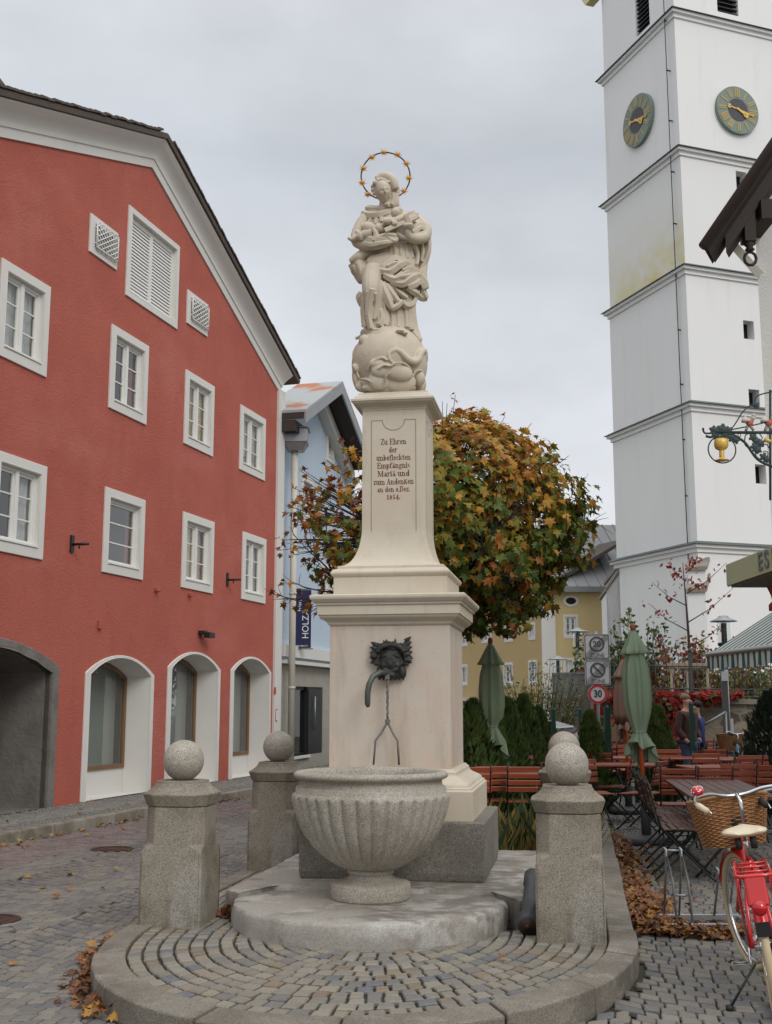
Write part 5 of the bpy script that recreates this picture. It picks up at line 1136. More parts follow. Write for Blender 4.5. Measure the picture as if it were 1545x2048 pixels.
# ---------------------------------------------------------------- right-hand house: corner, roof, sign, canopy, awning
M_rc=mat('grey_roughcast',(.62,.60,.57),.92,spec=.2,noise=[(2,.2,(.52,.50,.46),.45,.75)],bump=[(40,.6,.02),(14,.3,.02)])
M_beam=mat('dark_roof_timber',(.030,.020,.016),.75,bump=[(20,.3,.006,(1,1,.2))])
RD=11.2; wc=A(1524,700,RD)
rh=thing('corner_house','roughcast house at the right edge with a deep dark timber eave','house',(wc.x,wc.y,0),0)
bk=Vector((math.sin(R(27)),math.cos(R(27)),0))
pk_=A(1410,490,RD-.6); p2=A(1545,292,RD-.6); dr=(p2-pk_); slp=dr.z/dr.x
topz=lambda x: pk_.z+(x-pk_.x)*slp
b=MB(); q=[wc,wc+Vector((6,0,0)),wc+Vector((6,0,0))+bk*5,wc+bk*5]
b.hexa([Vector((p.x,p.y,2.3)) for p in q]+[Vector((p.x,p.y,topz((wc if k in(0,3) else wc+Vector((6,0,0))).x)-.32)) for k,p in enumerate(q)]); b.build('wall',M_rc,rh,world=True)
def rslab(b,x0,x1,y0,y1,dz0,dz1):
    s0=(y0-pk_.y)*.5; s1=(y1-pk_.y)*.5
    b.hexa([(x0+s0,y0,topz(x0)+dz0),(x1+s0,y0,topz(x1)+dz0),(x1+s1,y1,topz(x1)+dz0),(x0+s1,y1,topz(x0)+dz0),(x0+s0,y0,topz(x0)+dz1),(x1+s0,y0,topz(x1)+dz1),(x1+s1,y1,topz(x1)+dz1),(x0+s1,y1,topz(x0)+dz1)])
b=MB(); rslab(b,pk_.x,wc.x+6,pk_.y,pk_.y+.34,-.06,.0); rslab(b,pk_.x+.03,wc.x+6,pk_.y+.04,pk_.y+.32,-.10,-.063); b.build('roof_boards',M_beam,rh,world=True)
b=MB(); b.tube([(pk_.x-.02,pk_.y-.02,pk_.z-.03),(wc.x+4,pk_.y-.02,topz(wc.x+4)-.01)],.055,8); b.build('verge_roll',mat('brown_verge',(.045,.028,.024),.6),rh,world=True)
for k in range(4):
    y=pk_.y+.12+k*.0; 
b=MB()
for k,(x,y) in enumerate(((3.42,.10),(3.75,.10),(4.1,.10),(3.42,1.6),(3.42,3.2))):
    pass
for y in (pk_.y+.14,): 
    rslab(b,pk_.x+.18,wc.x+6,y,y+.14,-.28,-.101)
for x in (wc.x-.12,wc.x+.55,wc.x+1.2): z=topz(x)-.42; b.box((x+.1,pk_.y+.45,z),(.15,.7,.2))
b.build('rafters',M_beam,rh,world=True)
b=MB(); x=A(1500,500,RD-.4).x; zt1=topz(x)-.1; zb1=A(1500,485,RD-.4).z; b.box((x,RD-.4,(zt1+zb1)/2),(.11,.11,zt1-zb1)); b.lathe([(.02,-.02),(.05,.0),(.03,.03),(.055,.06),(.03,.09)],(x,RD-.4,zb1-.08),10)
b.tube([(x+.06*math.cos(t),RD-.4,zb1-.17+.07*math.sin(t)) for t in [2*PI*k/10 for k in range(11)]],.016,6); b.build('carved_pendant',M_beam,rh,world=True)
s0=A(1443,462,RD-.3); s1=A(1518,548,RD); b=MB(); b.tube([s0,s1],.055,4,smooth=False); b.build('brace',M_wood_w,rh,world=True)
# wrought-iron bracket with gilt goblet
M_iron=mat('green_black_iron',(.025,.042,.042),.5,metal=.3)
sx0=A(1440,868,RD); br=thing('tavern_sign','wrought iron bracket sign with vine leaves and a gilt goblet in a ring','tavern sign',tuple(sx0),0)
def at(px,py,dy=0): return A(px,py,RD+dy)
b=MB()
def tb_(pts,r=.009,n=6): b.tube([at(*p) if len(p)==2 else at(*p) for p in cr([(p[0],p[1]) for p in pts],6)],r,n)
b.tube([at(1432,865),at(1600,865)],.016,6); tb_([(1408,861),(1406,856),(1410,866),(1425,866),(1440,863)],.010)
tb_([(1412,872),(1424,874),(1440,866),(1462,868),(1490,885),(1515,918),(1545,933),(1575,940)],.013)
tb_([(1445,862),(1465,855),(1485,825),(1500,812),(1510,811)],.007); tb_([(1510,811),(1512,795),(1525,788),(1560,780)],.007); tb_([(1448,862),(1500,852),(1560,838)],.007)
b.tube([at(1541,780),at(1541,1000)],.012,6)
b.build('bracket',M_iron,br,world=True)
b=MB(); rc=at(1444.5,899); rr=(at(1472,899)-at(1417,899)).x/2; b.tube([rc+Vector((rr*math.cos(2*PI*k/36),0,rr*math.sin(2*PI*k/36))) for k in range(37)],.007,6,cap=False); b.build('ring',M_iron,br,world=True)
b=MB()
def leaf5(c,s_,ph=0,t=.006):
    n=20; pts=[]
    for k in range(n): a=2*PI*k/n; r_=s_*(.55+.45*abs(math.cos(2.5*a+ph))); pts.append(Vector((r_*math.cos(a),0,r_*math.sin(a))))
    f=Vector((0,t,0)); b.add([c-f*2]+[c+p-f for p in pts]+[c+p+f for p in pts]+[c+f*2],[(0,1+k,1+(k+1)%n) for k in range(n)]+[(2*n+1,n+1+(k+1)%n,n+1+k) for k in range(n)]+[(1+k,n+1+k,n+1+(k+1)%n,1+(k+1)%n) for k in range(n)])
for px,py,s_ in((1428,860,.05),(1445,859,.065),(1458,861,.05),(1433,871,.05),(1450,869,.06),(1465,875,.055),(1472,880,.045),(1507,875,.05),(1513,882,.045),(1521,887,.05),(1510,894,.05),(1516,900,.045),(1528,914,.05),(1533,919,.04),(1512,810,.04)): leaf5(at(px,py),s_,random.uniform(0,3))
b.build('leaves',M_iron,br,world=True)
b=MB(); 
tb_([(1490,878),(1492,870),(1500,867),(1508,870)],.006); tb_([(1490,878),(1490,888),(1497,895),(1508,893)],.006); tb_([(1510,897),(1512,910),(1520,918),(1530,916)],.006); tb_([(1520,868),(1525,876),(1520,884)],.005); tb_([(1526,905),(1530,902),(1536,905),(1536,911)],.005); tb_([(1528,888),(1535,890),(1538,896)],.006); tb_([(1476,868),(1478,873),(1482,872),(1481,868)],.004); b.build('scrolls',M_iron,br,world=True)
b=MB(); sc=(at(1456,899)-at(1433,899)).x/23.5
pr=[(14,0),(14,1),(7,3),(5,6),(4,7),(6,9),(4.2,11),(6,13.5),(4.2,15.5),(5.6,18),(4.2,19.5),(4.5,21),(8,22.5),(12.5,26),(14.3,31),(14.2,38),(13,44.5),(12.4,44.5),(12.8,38),(12,30),(.5,27)]
b.lathe([(r_*sc,z_*sc) for r_,z_ in pr],at(1444.5,921),24); b.build('goblet',M_goldp,br,world=True)
M_red2=mat('painted_red',(.45,.12,.07),.6); M_cook=mat('painted_white',(.55,.52,.47),.6); M_gry=mat('painted_grey',(.28,.28,.27),.6)
for px in(1500,1538):
    b=MB(); k=1.25; 
    def el2(x,y,rx,ry): b.sphere(at(px+x,y),(rx*sc,.012,ry*sc),12,8)
    b.tube([at(px-3,850),at(px-8,862)],.014,6); b.tube([at(px-1,850),at(px+8,861)],.014,6); b.build('cook_legs',M_gry,br,world=True)
    b=MB(); b.tube([at(px-4,850),at(px+2,846),at(px+5,840)],[.028,.026,.02],8); b.tube([at(px+4,842),at(px-3,848),at(px-8,846)],.010,6); b.build('cook_jacket',M_red2,br,world=True)
    b=MB(); b.sphere(at(px+7,836),.022,10,8); b.tube([at(px+7,834),at(px+9,829)],[.018,.026],8); b.tube([at(px-13,845),at(px-5,845)],.006,6); b.lathe([(.04,0),(.038,.02),(.02,.05),(.004,.06)],at(px-9,844),10); b.build('cook_hat_and_tray',M_cook,br,world=True)
b=MB(); b.tube([at(1529,879),at(1545,884)],[.026,.016],6); b.build('horn',M_goldp,br,world=True)
# canopy fascia of the espresso bar
f0=A(1452,1130,12.); f1=A(1452,1172,12.)
cn=thing('cafe_canopy','pale green and yellow canopy box lettered ES, cut by the right edge of the picture','canopy',(f0.x,12,f1.z),0)
M_can=mat('pale_green_fascia',(.42,.44,.24),.5,noise=[(1.2,.5,(.50,.50,.34),.4,.7),(3,.2,(.42,.32,.22),.55,.75)])
b=MB(); b.box((f0.x+.75,12-2.2,(f0.z+f1.z)/2),(1.5,4.4,f0.z-f1.z)); b.build('fascia',M_can,cn,world=True)
b=MB(); b.box((f0.x+.75,12-2.2,f1.z-.012),(1.44,4.3,.02)); b.build('soffit',mat('canopy_underside',(.18,.17,.15),.7,bump=[(3,.5,.03,(14,1,1))]),cn,world=True)
b=MB(); b.box((f0.x+.02,12-2.4-.75,f0.z+.02),(.05,3.2,.05)); b.build('light_strip',mat('yellow_light_strip',(.9,.65,.1),.5,em=((1,.72,.12),1.2)),cn,world=True)
def yx(px,X): # point on the plane x=X seen at px
    r=ray(px,1120); return X*r.y/r.x
M_bl=mat('faded_blue_letters',(.13,.18,.19),.6)
for ch,px in(('E',1521.5),('S',1534.5),('P',1550)):
    y=yx(px,f0.x); text_part(ch,.235,M_bl,face_matrix((f0.x-.006,y,(f0.z+f1.z)/2-.0),(0,-1,0)),'lettering',cn,.003,sx=1.2,bold=.004)
b=MB(); q=A(1540,1183,11.9); b.lathe([(.10,0),(.10,.06),(.06,.10),(.07,.16),(.13,.30),(.06,.34)],(q.x+.08,q.y,q.z-.2),10); b.build('bracket',M_red2,cn,world=True)
# striped awning
M_aw=mat('striped_awning_cloth',(.6,.6,.57),.8,extra=None)
def stripes(N,L,co,cur,b_):
    sp=N.new('ShaderNodeSeparateXYZ'); L.new(co,sp.inputs[0]); m1=N.new('ShaderNodeMath'); m1.operation='MULTIPLY'; m1.inputs[1].default_value=1/.16; L.new(sp.outputs['Y'],m1.inputs[0])
    m2=N.new('ShaderNodeMath'); m2.operation='FRACT'; L.new(m1.outputs[0],m2.inputs[0]); m3=N.new('ShaderNodeMath'); m3.operation='GREATER_THAN'; m3.inputs[1].default_value=.52; L.new(m2.outputs[0],m3.inputs[0])
    mx=N.new('ShaderNodeMix'); mx.data_type='RGBA'; L.new(m3.outputs[0],mx.inputs[0]); L.new(cur,mx.inputs[6]); mx.inputs[7].default_value=(.025,.13,.11,1); return mx.outputs[2]
M_aw=mat('green_white_awning_cloth',(.62,.62,.59),.85,extra=stripes)
a0=A(1416,1312,14.7); aw=thing('striped_awning','green and white striped cafe awning with a scalloped valance at the right','awning',tuple(a0),0)
aw_hd=-5; dY=Vector((math.sin(R(aw_hd)),math.cos(R(aw_hd)),0)); 
b=MB(); up=Vector((2.0,.0,1.28)); n=24; Lw=5.2; vs=[]
for k in range(n+1):
    q=a0-dY*Lw*k/n; vs+=[q-a0+Vector((0,0,.02)),q-a0+up]
b.add(vs,[(2*k,2*k+2,2*k+3,2*k+1) for k in range(n)]); 
b.build('cloth',M_aw,aw)
b=MB(); nn=130; vs=[]
for k in range(nn+1):
    q=-dY*Lw*k/nn; h=.15+.035*abs(math.sin(k*PI*Lw/nn/.32)); vs+=[q+Vector((-.01,0,-.0)),q+Vector((-.01+.01*math.sin(k*.9),0,-h))]
b.add(vs,[(2*k,2*k+2,2*k+3,2*k+1) for k in range(nn)]); b.build('valance',M_aw,aw)
b=MB(); b.tube([Vector((0,0,.02)),-dY*Lw+Vector((0,0,.02))],.035,8); b.tube([Vector((0,.02,.0)),up+Vector((0,.02,-.02))],.012,6); b.build('front_bar',mat('grey_aluminium',(.42,.41,.39),.4,metal=.5),aw)
# ---------------------------------------------------------------- vegetation
LF=[(0,-.12),(.25,-.25),(.20,-.03),(.60,0),(.38,.20),(.60,.55),(.26,.48),(0,1.0),(-.26,.48),(-.60,.55),(-.38,.20),(-.60,0),(-.20,-.03),(-.25,-.25)]
LTRI=[(0,1,2),(0,2,12),(0,12,13),(2,3,4),(2,4,12),(12,4,10),(10,11,12),(4,5,6),(4,6,10),(10,6,8),(8,9,10),(6,7,8)]
def leaf(mb,c,n,tip,s,fold=.15,curl=0.):
    n=n.normalized(); tip=(tip-n*tip.dot(n)); tip=tip.normalized() if tip.length>1e-4 else n.orthogonal().normalized(); w=tip.cross(n)
    mb.add([c+w*(x*s)+tip*(y*s)+n*(s*(fold*abs(x)-curl*(y-.3)**2)) for x,y in LF],LTRI)
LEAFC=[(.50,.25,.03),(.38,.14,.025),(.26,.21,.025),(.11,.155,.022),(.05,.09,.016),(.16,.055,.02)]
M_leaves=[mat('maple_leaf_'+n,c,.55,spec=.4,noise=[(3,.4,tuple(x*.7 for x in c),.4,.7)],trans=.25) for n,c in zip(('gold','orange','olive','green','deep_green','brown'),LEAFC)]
M_bark=mat('grey_brown_bark',(.10,.08,.06),.9,bump=[(20,.6,.02,(1,1,.3))]); M_twig=mat('dark_twigs',(.045,.028,.022),.8)
def rdir(rs):
    z=rs.uniform(-1,1); a=rs.uniform(0,2*PI); r=math.sqrt(1-z*z); return Vector((r*math.cos(a),r*math.sin(a),z))
rs=random.Random(11)
TC=A(884,1062,14.0); TR_=Vector((1.63,1.58,1.36))
mt=thing('maple_tree','round-headed maple in gold, orange and green autumn leaf, standing behind the column','tree',(TC.x,TC.y,0),0)
b=MB(); b.tube([(0,0,-.05),(.01,0,.5),(-.01,.01,1.4),(0,0,2.35),(.02,0,2.9)],[.13,.10,.095,.10,.07],14); b.build('trunk',M_bark,mt)
b=MB(); tips=[]; TW=[]
def twig(p,d,L,r,lv):
    pts=[p]; q=p.copy(); dd=d.copy(); n=4
    for k in range(n): dd=(dd+rdir(rs)*.18+Vector((0,0,.05))).normalized(); q=q+dd*L/n; pts.append(q)
    b.tube(pts,[r*(1-.6*k/n) for k in range(n+1)],5 if lv<2 else 4,cap=False); 
    if lv<3:
        for _ in range(5 if lv<1 else 4):
            k=rs.randint(1,n); twig(pts[k],(dd+rdir(rs)*.75).normalized(),L*rs.uniform(.45,.7),r*.5,lv+1)
    else: tips.append(q)
for k in range(17):
    a=2*PI*k/17*2.4; e=rs.uniform(.15,1.25); twig(Vector((0,0,2.35+.05*k)),Vector((math.cos(a)*math.cos(e),math.sin(a)*math.cos(e),math.sin(e))).normalized(),rs.uniform(1.0,1.35),.035,0)
# bare twigs bristling on the thin left side
for k in range(46):
    d=Vector((-1,rs.uniform(-.6,.5),rs.uniform(-.15,.75))).normalized(); p=Vector((-.5,0,1.5+2.2)) + Vector((d.x*.5,d.y*.7,d.z*.5-.1)); q=p+d*rs.uniform(.65,1.05); m_=(p+q)/2+rdir(rs)*.05; b.tube([p,m_,q],[.010,.006,.003],4,cap=False); tips.append(q)
for k in range(40):
    d=Vector((rs.uniform(-.5,.35),rs.uniform(-.8,.1),1)).normalized(); p=Vector((0,0,TC.z))+Vector((d.x*TR_.x,d.y*TR_.y,d.z*TR_.z))*.75; b.tube([p,p+d*rs.uniform(.35,.6)+rdir(rs)*.05],[.007,.003],4,cap=False)
for k in range(60):
    a=rs.uniform(0,2*PI); z=rs.uniform(-.35,1); d=Vector((math.cos(a)*math.sqrt(1-z*z)*1,-abs(math.sin(a))*math.sqrt(1-z*z),z)); p=Vector((0,0,TC.z))+Vector((d.x*TR_.x,d.y*TR_.y,d.z*TR_.z))*.85; q=p+d*rs.uniform(.3,.5)+rdir(rs)*.06; b.tube([p,q],[.006,.003],4,cap=False); tips.append(q); TW.append((q,d))
b.build('branches',M_twig,mt)
b=MB()
def dens(d): # thin, nearly bare patch upper left of the crown as in the picture
    v=Vector((-.86,-.2,.30)).normalized(); return 1-.93*max(0,min(1,(d.dot(v)-.58)/.22))
N=0
while N<12500:
    d=rdir(rs); lump=1+.07*math.sin(d.x*7+d.z*5+1)+.05*math.sin(d.z*17+d.x*19)+.07*math.sin(d.y*9-d.z*6)+.05*math.sin(d.x*13+d.y*11)
    shell=rs.random()<.72
    k=(rs.uniform(.86,1.03) if shell else rs.uniform(.35,.88))*lump
    if rs.random()>dens(d): continue
    if d.y>.35 and rs.random()<.5: continue
    if d.z<-.55: k*=.98
    zsq=TR_.z*(1.0 if d.z>0 else .98)
    p=Vector((d.x*TR_.x*k,d.y*TR_.y*k,TC.z+d.z*zsq*k))
    nn=(d*1.0+rdir(rs)*.75+Vector((0,0,.35))); tip=Vector((d.x*.6,d.y*.6,-.9))+rdir(rs)*.6
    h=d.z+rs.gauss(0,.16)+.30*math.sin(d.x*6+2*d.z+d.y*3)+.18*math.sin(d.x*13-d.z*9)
    if not shell: ci=rs.choice((4,4,5,3,5))  # inner leaves take darker colours, painting in the crown's shaded interior
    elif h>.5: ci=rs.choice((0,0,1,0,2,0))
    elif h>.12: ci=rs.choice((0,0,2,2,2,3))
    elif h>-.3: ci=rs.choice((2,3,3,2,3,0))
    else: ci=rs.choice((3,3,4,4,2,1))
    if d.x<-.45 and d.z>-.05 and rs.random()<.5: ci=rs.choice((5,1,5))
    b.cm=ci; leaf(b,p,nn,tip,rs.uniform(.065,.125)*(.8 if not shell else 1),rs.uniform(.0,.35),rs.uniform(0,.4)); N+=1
for t in tips:
    r_=rs.random()
    if t.x<-1.0 and r_<.45:
        for _ in range(rs.randint(1,3)): b.cm=rs.choice((5,1,5,0)); leaf(b,t+rdir(rs)*.05,rdir(rs),Vector((0,0,-1))+rdir(rs)*.5,rs.uniform(.06,.10),.4,.5)
for q,d in TW:
    for _ in range(rs.randint(2,6)): b.cm=rs.choice((0,1,2,0)) if d.z>.2 else rs.choice((2,3,3,0)); leaf(b,q-d*rs.uniform(0,.25)+rdir(rs)*.06,rdir(rs)+Vector((0,-.6,.3)),Vector((0,0,-1))+rdir(rs)*.7,rs.uniform(.07,.12),.3,.3)
b.build('crown',M_leaves,mt,recalc=False)
# conical conifers
M_thuja=mat('thuja_green',(.05,.10,.022),.7,noise=[(4,.8,(.12,.17,.035),.42,.62)],trans=.15); M_thd=mat('dark_conifer',(.02,.035,.018),.7)
def thuja(h,r,n,ml,seed):
    rs=random.Random(seed); t=thing('conifer','','conifer',(0,0,0)); b=MB(); b.tube([(0,0,-.05),(0,0,h*.6)],[.04,.02],6); b.build('trunk',M_bark,t)
    b=MB()
    for _ in range(n):
        z=h*(rs.random()**1.15); rr=r*(1-z/h)**.62*min(1,.55+z*1.6); a=rs.uniform(0,2*PI); k=rs.uniform(.7,1.12)*(1+.13*math.sin(a*5+z*9)+.08*math.sin(a*3-z*14))
        p=Vector((rr*k*math.cos(a),rr*k*math.sin(a),z)); up=Vector((math.cos(a)*.45,math.sin(a)*.45,1))+rdir(rs)*.3; up.normalize(); w=up.cross(Vector((math.cos(a+rs.uniform(-1,1)),math.sin(a+rs.uniform(-1,1)),0))).normalized(); L=rs.uniform(.07,.13)
        b.add([p,p+w*L*.28+up*L*.4,p+w*L*.12+up*L*.7,p+up*L,p-w*L*.15+up*L*.65,p-w*L*.3+up*L*.35],[(0,1,2,3,4,5)])
    b.build('foliage',ml,t,recalc=False); return t
th0=thuja(1.65,.42,3600,M_thuja,1)
THJ=[(945,1408,15.0,'pointed green conifer directly right of the column base'),(985,1425,15.4,'green conifer behind the left green parasol'),(1015,1404,16.2,'conifer just right of the left green parasol'),(1047,1398,16.8,'tall conifer in the middle of the hedge row'),(1075,1420,17.3,'conifer at the right end of the hedge row'),(1100,1450,18.5,'low conifer left of the white car'),(1180,1428,17.5,'small conifer left of the green post under the speed sign'),(1316,1418,19.0,'conifer between the right green parasol and the man')]
for i,(px,py,D,lb) in enumerate(THJ):
    q=A(px,py,D); o=th0 if i==0 else dup(th0); sc=q.z/1.65; o.location=(q.x,q.y,0); o.scale=(max(.8,sc*.95),max(.8,sc*.95),sc); o.rotation_euler=(0,0,i*1.3); o['label']=lb; o['group']='conical conifers round the beer garden'
q=A(1541,1390,17.); o=thuja(q.z,.62,3200,M_thd,4); o.location=(q.x,q.y,0); o['label']='dark bushy conifer cut by the right edge, behind the chairs'; o['group']='conical conifers round the beer garden'
def shrub(name,label,cat,c,rad,h,cols,nst,nlf,ls,seed,z0=0.,slim=.35,trans=.25,droop=0,stems=M_twig,spread=1.):
    rs=random.Random(seed); t=thing(name,label,cat,c); b=MB(); lp=[]
    for k in range(nst):
        a=rs.uniform(0,2*PI); rr=rad*math.sqrt(rs.random())*spread; hh=h*rs.uniform(.6,1.0)*(1-.25*(rr/rad)**2); p=Vector((rs.uniform(-.1,.1)*rad,rs.uniform(-.1,.1)*rad,z0)); q=Vector((rr*math.cos(a),rr*math.sin(a),z0+hh)); m1=p.lerp(q,.5)+Vector((q.x*.1,q.y*.1,hh*.08)); b.tube([p,m1,q],[.012+.004*rad,.008,.003],4,cap=False)
        for _ in range(nlf):
            t_=rs.random()**.7; s_=p.lerp(m1,t_*2) if t_<.5 else m1.lerp(q,t_*2-1); lp.append((s_+rdir(rs)*rs.uniform(.02,.12)*max(.6,rad),q-p))
    b.build('stems',stems,t); b=MB()
    for p,d in lp:
        b.cm=rs.randrange(len(cols)); u=(rdir(rs)+d.normalized()*.4+Vector((0,0,-droop))).normalized(); w=u.cross(rdir(rs)).normalized(); L=ls*rs.uniform(.6,1.2)
        b.add([p,p+u*L*.4+w*L*slim,p+u*L,p+u*L*.4-w*L*slim],[(0,1,2,3)])
    b.build('foliage',cols,t,recalc=False); return t
def lm(n,c,tr=.25): return mat(n,c,.6,noise=[(3,.4,tuple(x*.7 for x in c),.4,.7)],trans=tr)
M_g1=lm('leaf_mid_green',(.09,.13,.035)); M_g2=lm('leaf_yellow_green',(.20,.19,.04)); M_g3=lm('leaf_dark_green',(.035,.06,.02)); M_y=lm('leaf_ochre',(.32,.20,.05)); M_r=lm('leaf_scarlet',(.42,.018,.015)); M_r2=lm('leaf_crimson',(.25,.012,.015)); M_rb=lm('leaf_russet',(.24,.07,.035)); M_pl=lm('leaf_pale',(.16,.18,.07))
def gp(px,D): 
    r=ray(px,1450); return (r.x*D/r.y,D,0)
shrub('willow_shrub','wispy green willow-like shrub behind the hedge row, in front of the ochre house','shrub',gp(1078,24.5),1.15,2.6,[M_g1,M_g2,M_pl],90,42,.10,3,slim=.16,droop=.2)
shrub('tall_shrub','loose tall green shrub against the white tower, behind the road signs','shrub',gp(1222,31),1.1,4.0,[M_g1,M_g3,M_pl],60,60,.14,5,z0=0)
shrub('tall_shrub','slender tall green shrub between the green parasol and the tower','shrub',gp(1290,31),1.0,4.5,[M_g1,M_g3,M_pl],44,60,.14,8,z0=0)
shrub('russet_shrub','wide russet and green shrub behind the iron fence, under the young staked tree','shrub',gp(1395,30),1.75,3.4,[M_rb,M_g1,M_g2,M_rb,M_r2],120,70,.13,9)
shrub('yellow_shrub','yellowing shrub behind the iron fence beside the awning','shrub',gp(1475,29),1.7,2.9,[M_g2,M_g1,M_y,M_g3],120,60,.14,12)
shrub('yellow_bush','low yellow-green bush in front of the red creeper, by the brown parasol','shrub',gp(1225,22),.95,1.35,[M_g2,M_y,M_g1,M_rb],90,60,.10,13)
shrub('russet_shrub','small dark red shrub beside the grey steps','shrub',gp(1180,29),.8,2.6,[M_r2,M_rb,M_g1],40,50,.12,15)
# young staked tree
yt=thing('young_tree','thin young tree with a few red leaves, tied between three wooden stakes','tree',gp(1385,27.5)); x0,y0,_=yt.location; ztp=A(1380,1125,27.5).z
b=MB(); b.tube([(0,0,0),(.03,0,2.),(.0,0,3.4),(-.06,0,ztp)],[.05,.04,.03,.008],8); lp=[]
for k,(z,dx,l) in enumerate(((2.6,-1,1.0),(2.9,1,.9),(3.3,-1,.9),(3.5,1,1.1),(3.9,-1,.8),(4.2,1,1.0),(4.5,-.8,.6),(4.7,.6,.5))):
    p=Vector((0,0,z)); q=p+Vector((dx*l,rs.uniform(-.3,.3),l*.75)); m_=p.lerp(q,.5)+Vector((0,0,-.08)); b.tube([p,m_,q],[.016,.010,.004],5,cap=False); lp+=[p.lerp(q,rs.uniform(.3,1.05))+rdir(rs)*.12 for _ in range(16)]
lp+=[Vector((rs.uniform(-.35,.35),rs.uniform(-.2,.2),rs.uniform(4.3,ztp+.1))) for _ in range(40)]
b.build('trunk',M_twig,yt); b=MB()
for p in lp:
    u=(rdir(rs)+Vector((0,0,-.8))).normalized(); w=u.cross(rdir(rs)).normalized(); L=rs.uniform(.09,.16); b.cm=rs.randrange(2); b.add([p,p+u*L*.4+w*L*.3,p+u*L,p+u*L*.4-w*L*.3],[(0,1,2,3)])
b.build('leaves',[M_rb,M_r2],yt,recalc=False)
M_stake=mat('stake_wood',(.34,.27,.19),.8,noise=[(8,.4,(.24,.19,.13),.4,.7)])
zs2=A(1385,1322,27.5).z
for dx,dy in((-.42,0),(.0,.35),(.42,0)): b=MB(); b.tube([(dx*1.1,dy,0),(dx,dy,zs2)],.05,10); b.build('stake',M_stake,yt)
b=MB(); b.box((0,-.05,zs2-.10),(1.1,.05,.10)); b.box((.2,.16,zs2-.12),(.9,.05,.10),rz=-.6); b.build('cross_board',M_stake,yt)
# retaining wall with creeper, iron fence
def masonry(N,L,co,cur,b_):
    mp=N.new('ShaderNodeMapping'); mp.inputs['Scale'].default_value=(1,1,1.9); L.new(co,mp.inputs[0])
    n=N.new('ShaderNodeTexNoise'); n.inputs['Scale'].default_value=3; L.new(mp.outputs[0],n.inputs['Vector']); ad=N.new('ShaderNodeMix'); ad.data_type='VECTOR'; ad.inputs[0].default_value=.12; L.new(mp.outputs[0],ad.inputs[4]); L.new(n.outputs['Color'],ad.inputs[5])
    v=N.new('ShaderNodeTexVoronoi'); v.feature='DISTANCE_TO_EDGE'; v.inputs['Scale'].default_value=2.4; L.new(ad.outputs[1],v.inputs['Vector']); v2=N.new('ShaderNodeTexVoronoi'); v2.inputs['Scale'].default_value=2.4; L.new(ad.outputs[1],v2.inputs['Vector'])
    hs=N.new('ShaderNodeHueSaturation'); L.new(cur,hs.inputs['Color']); sp=N.new('ShaderNodeSeparateColor'); L.new(v2.outputs['Color'],sp.inputs[0]); mr=N.new('ShaderNodeMapRange'); mr.inputs[3].default_value=.45; mr.inputs[4].default_value=1.25; L.new(sp.outputs[0],mr.inputs[0]); L.new(mr.outputs[0],hs.inputs['Value'])
    e=N.new('ShaderNodeMapRange'); e.inputs[1].default_value=.0; e.inputs[2].default_value=.07; L.new(v.outputs['Distance'],e.inputs[0]); mx=N.new('ShaderNodeMix'); mx.data_type='RGBA'; L.new(e.outputs[0],mx.inputs[0]); mx.inputs[6].default_value=(.30,.27,.21,1); L.new(hs.outputs[0],mx.inputs[7]); return mx.outputs[2]
M_sw=mat('old_stone_wall',(.30,.255,.185),.9,noise=[(1.2,.6,(.15,.14,.09),.42,.62),(4,.4,(.40,.35,.27),.52,.7),(9,.3,(.12,.10,.075),.55,.7)],bump=[(4,.7,.08),(20,.5,.02)],extra=masonry)
M_conc=mat('grey_concrete',(.17,.16,.145),.85,noise=[(1.5,.6,(.10,.095,.085),.42,.65,(1,1,.4))],bump=[(10,.3,.02)])
w0=A(1188,1395,26.); w1=A(1560,1398,25.); 
sw=thing('garden_wall','old rubble stone retaining wall topped by a mossy coping','wall',(w0.x,w0.y,0)); b=MB(); zt=w0.z-.1
b.hexa([(w0.x,w0.y,-.1),(w1.x,w1.y,-.1),(w1.x,w1.y+.5,-.1),(w0.x,w0.y+.5,-.1),(w0.x,w0.y,zt),(w1.x,w1.y,zt-.06),(w1.x,w1.y+.5,zt-.06),(w0.x,w0.y+.5,zt)]); b.build('wall',M_sw,sw,world=True)
b=MB(); b.hexa([(w0.x,w0.y-.06,zt+.002),(w1.x,w1.y-.06,zt-.058),(w1.x,w1.y+.55,zt-.058),(w0.x,w0.y+.55,zt+.002),(w0.x,w0.y-.06,zt+.11),(w1.x,w1.y-.06,zt+.05),(w1.x,w1.y+.55,zt+.05),(w0.x,w0.y+.55,zt+.11)]); b.build('coping',M_capst,sw,world=True)
c0=A(1108,1396,27.5); cw=thing('concrete_wall','grey concrete wall and balustrade below the ochre house','wall',(c0.x,c0.y,0)); b=MB(); c1=A(1189,1396,26.3)
b.hexa([(c0.x,c0.y,-.1),(c1.x,c1.y,-.1),(c1.x,c1.y+.3,-.1),(c0.x,c0.y+.3,-.1),(c0.x,c0.y,c0.z),(c1.x,c1.y,c0.z),(c1.x,c1.y+.3,c0.z),(c0.x,c0.y+.3,c0.z)]); b.build('wall',M_conc,cw,world=True)
b=MB(); n=26
for k in range(n): p=c0.lerp(c1,k/n); b.box((p.x,p.y+.1,c0.z+.28),(.03,.03,.56))
b.box(((c0.x+c1.x)/2,(c0.y+c1.y)/2+.1,c0.z+.57),((c1-c0).length,.05,.05),rz=math.atan2(c1.y-c0.y,c1.x-c0.x)); b.build('balustrade',M_zinc,cw,world=True)
M_fence=mat('grey_wrought_iron',(.075,.08,.082),.55,metal=.3)
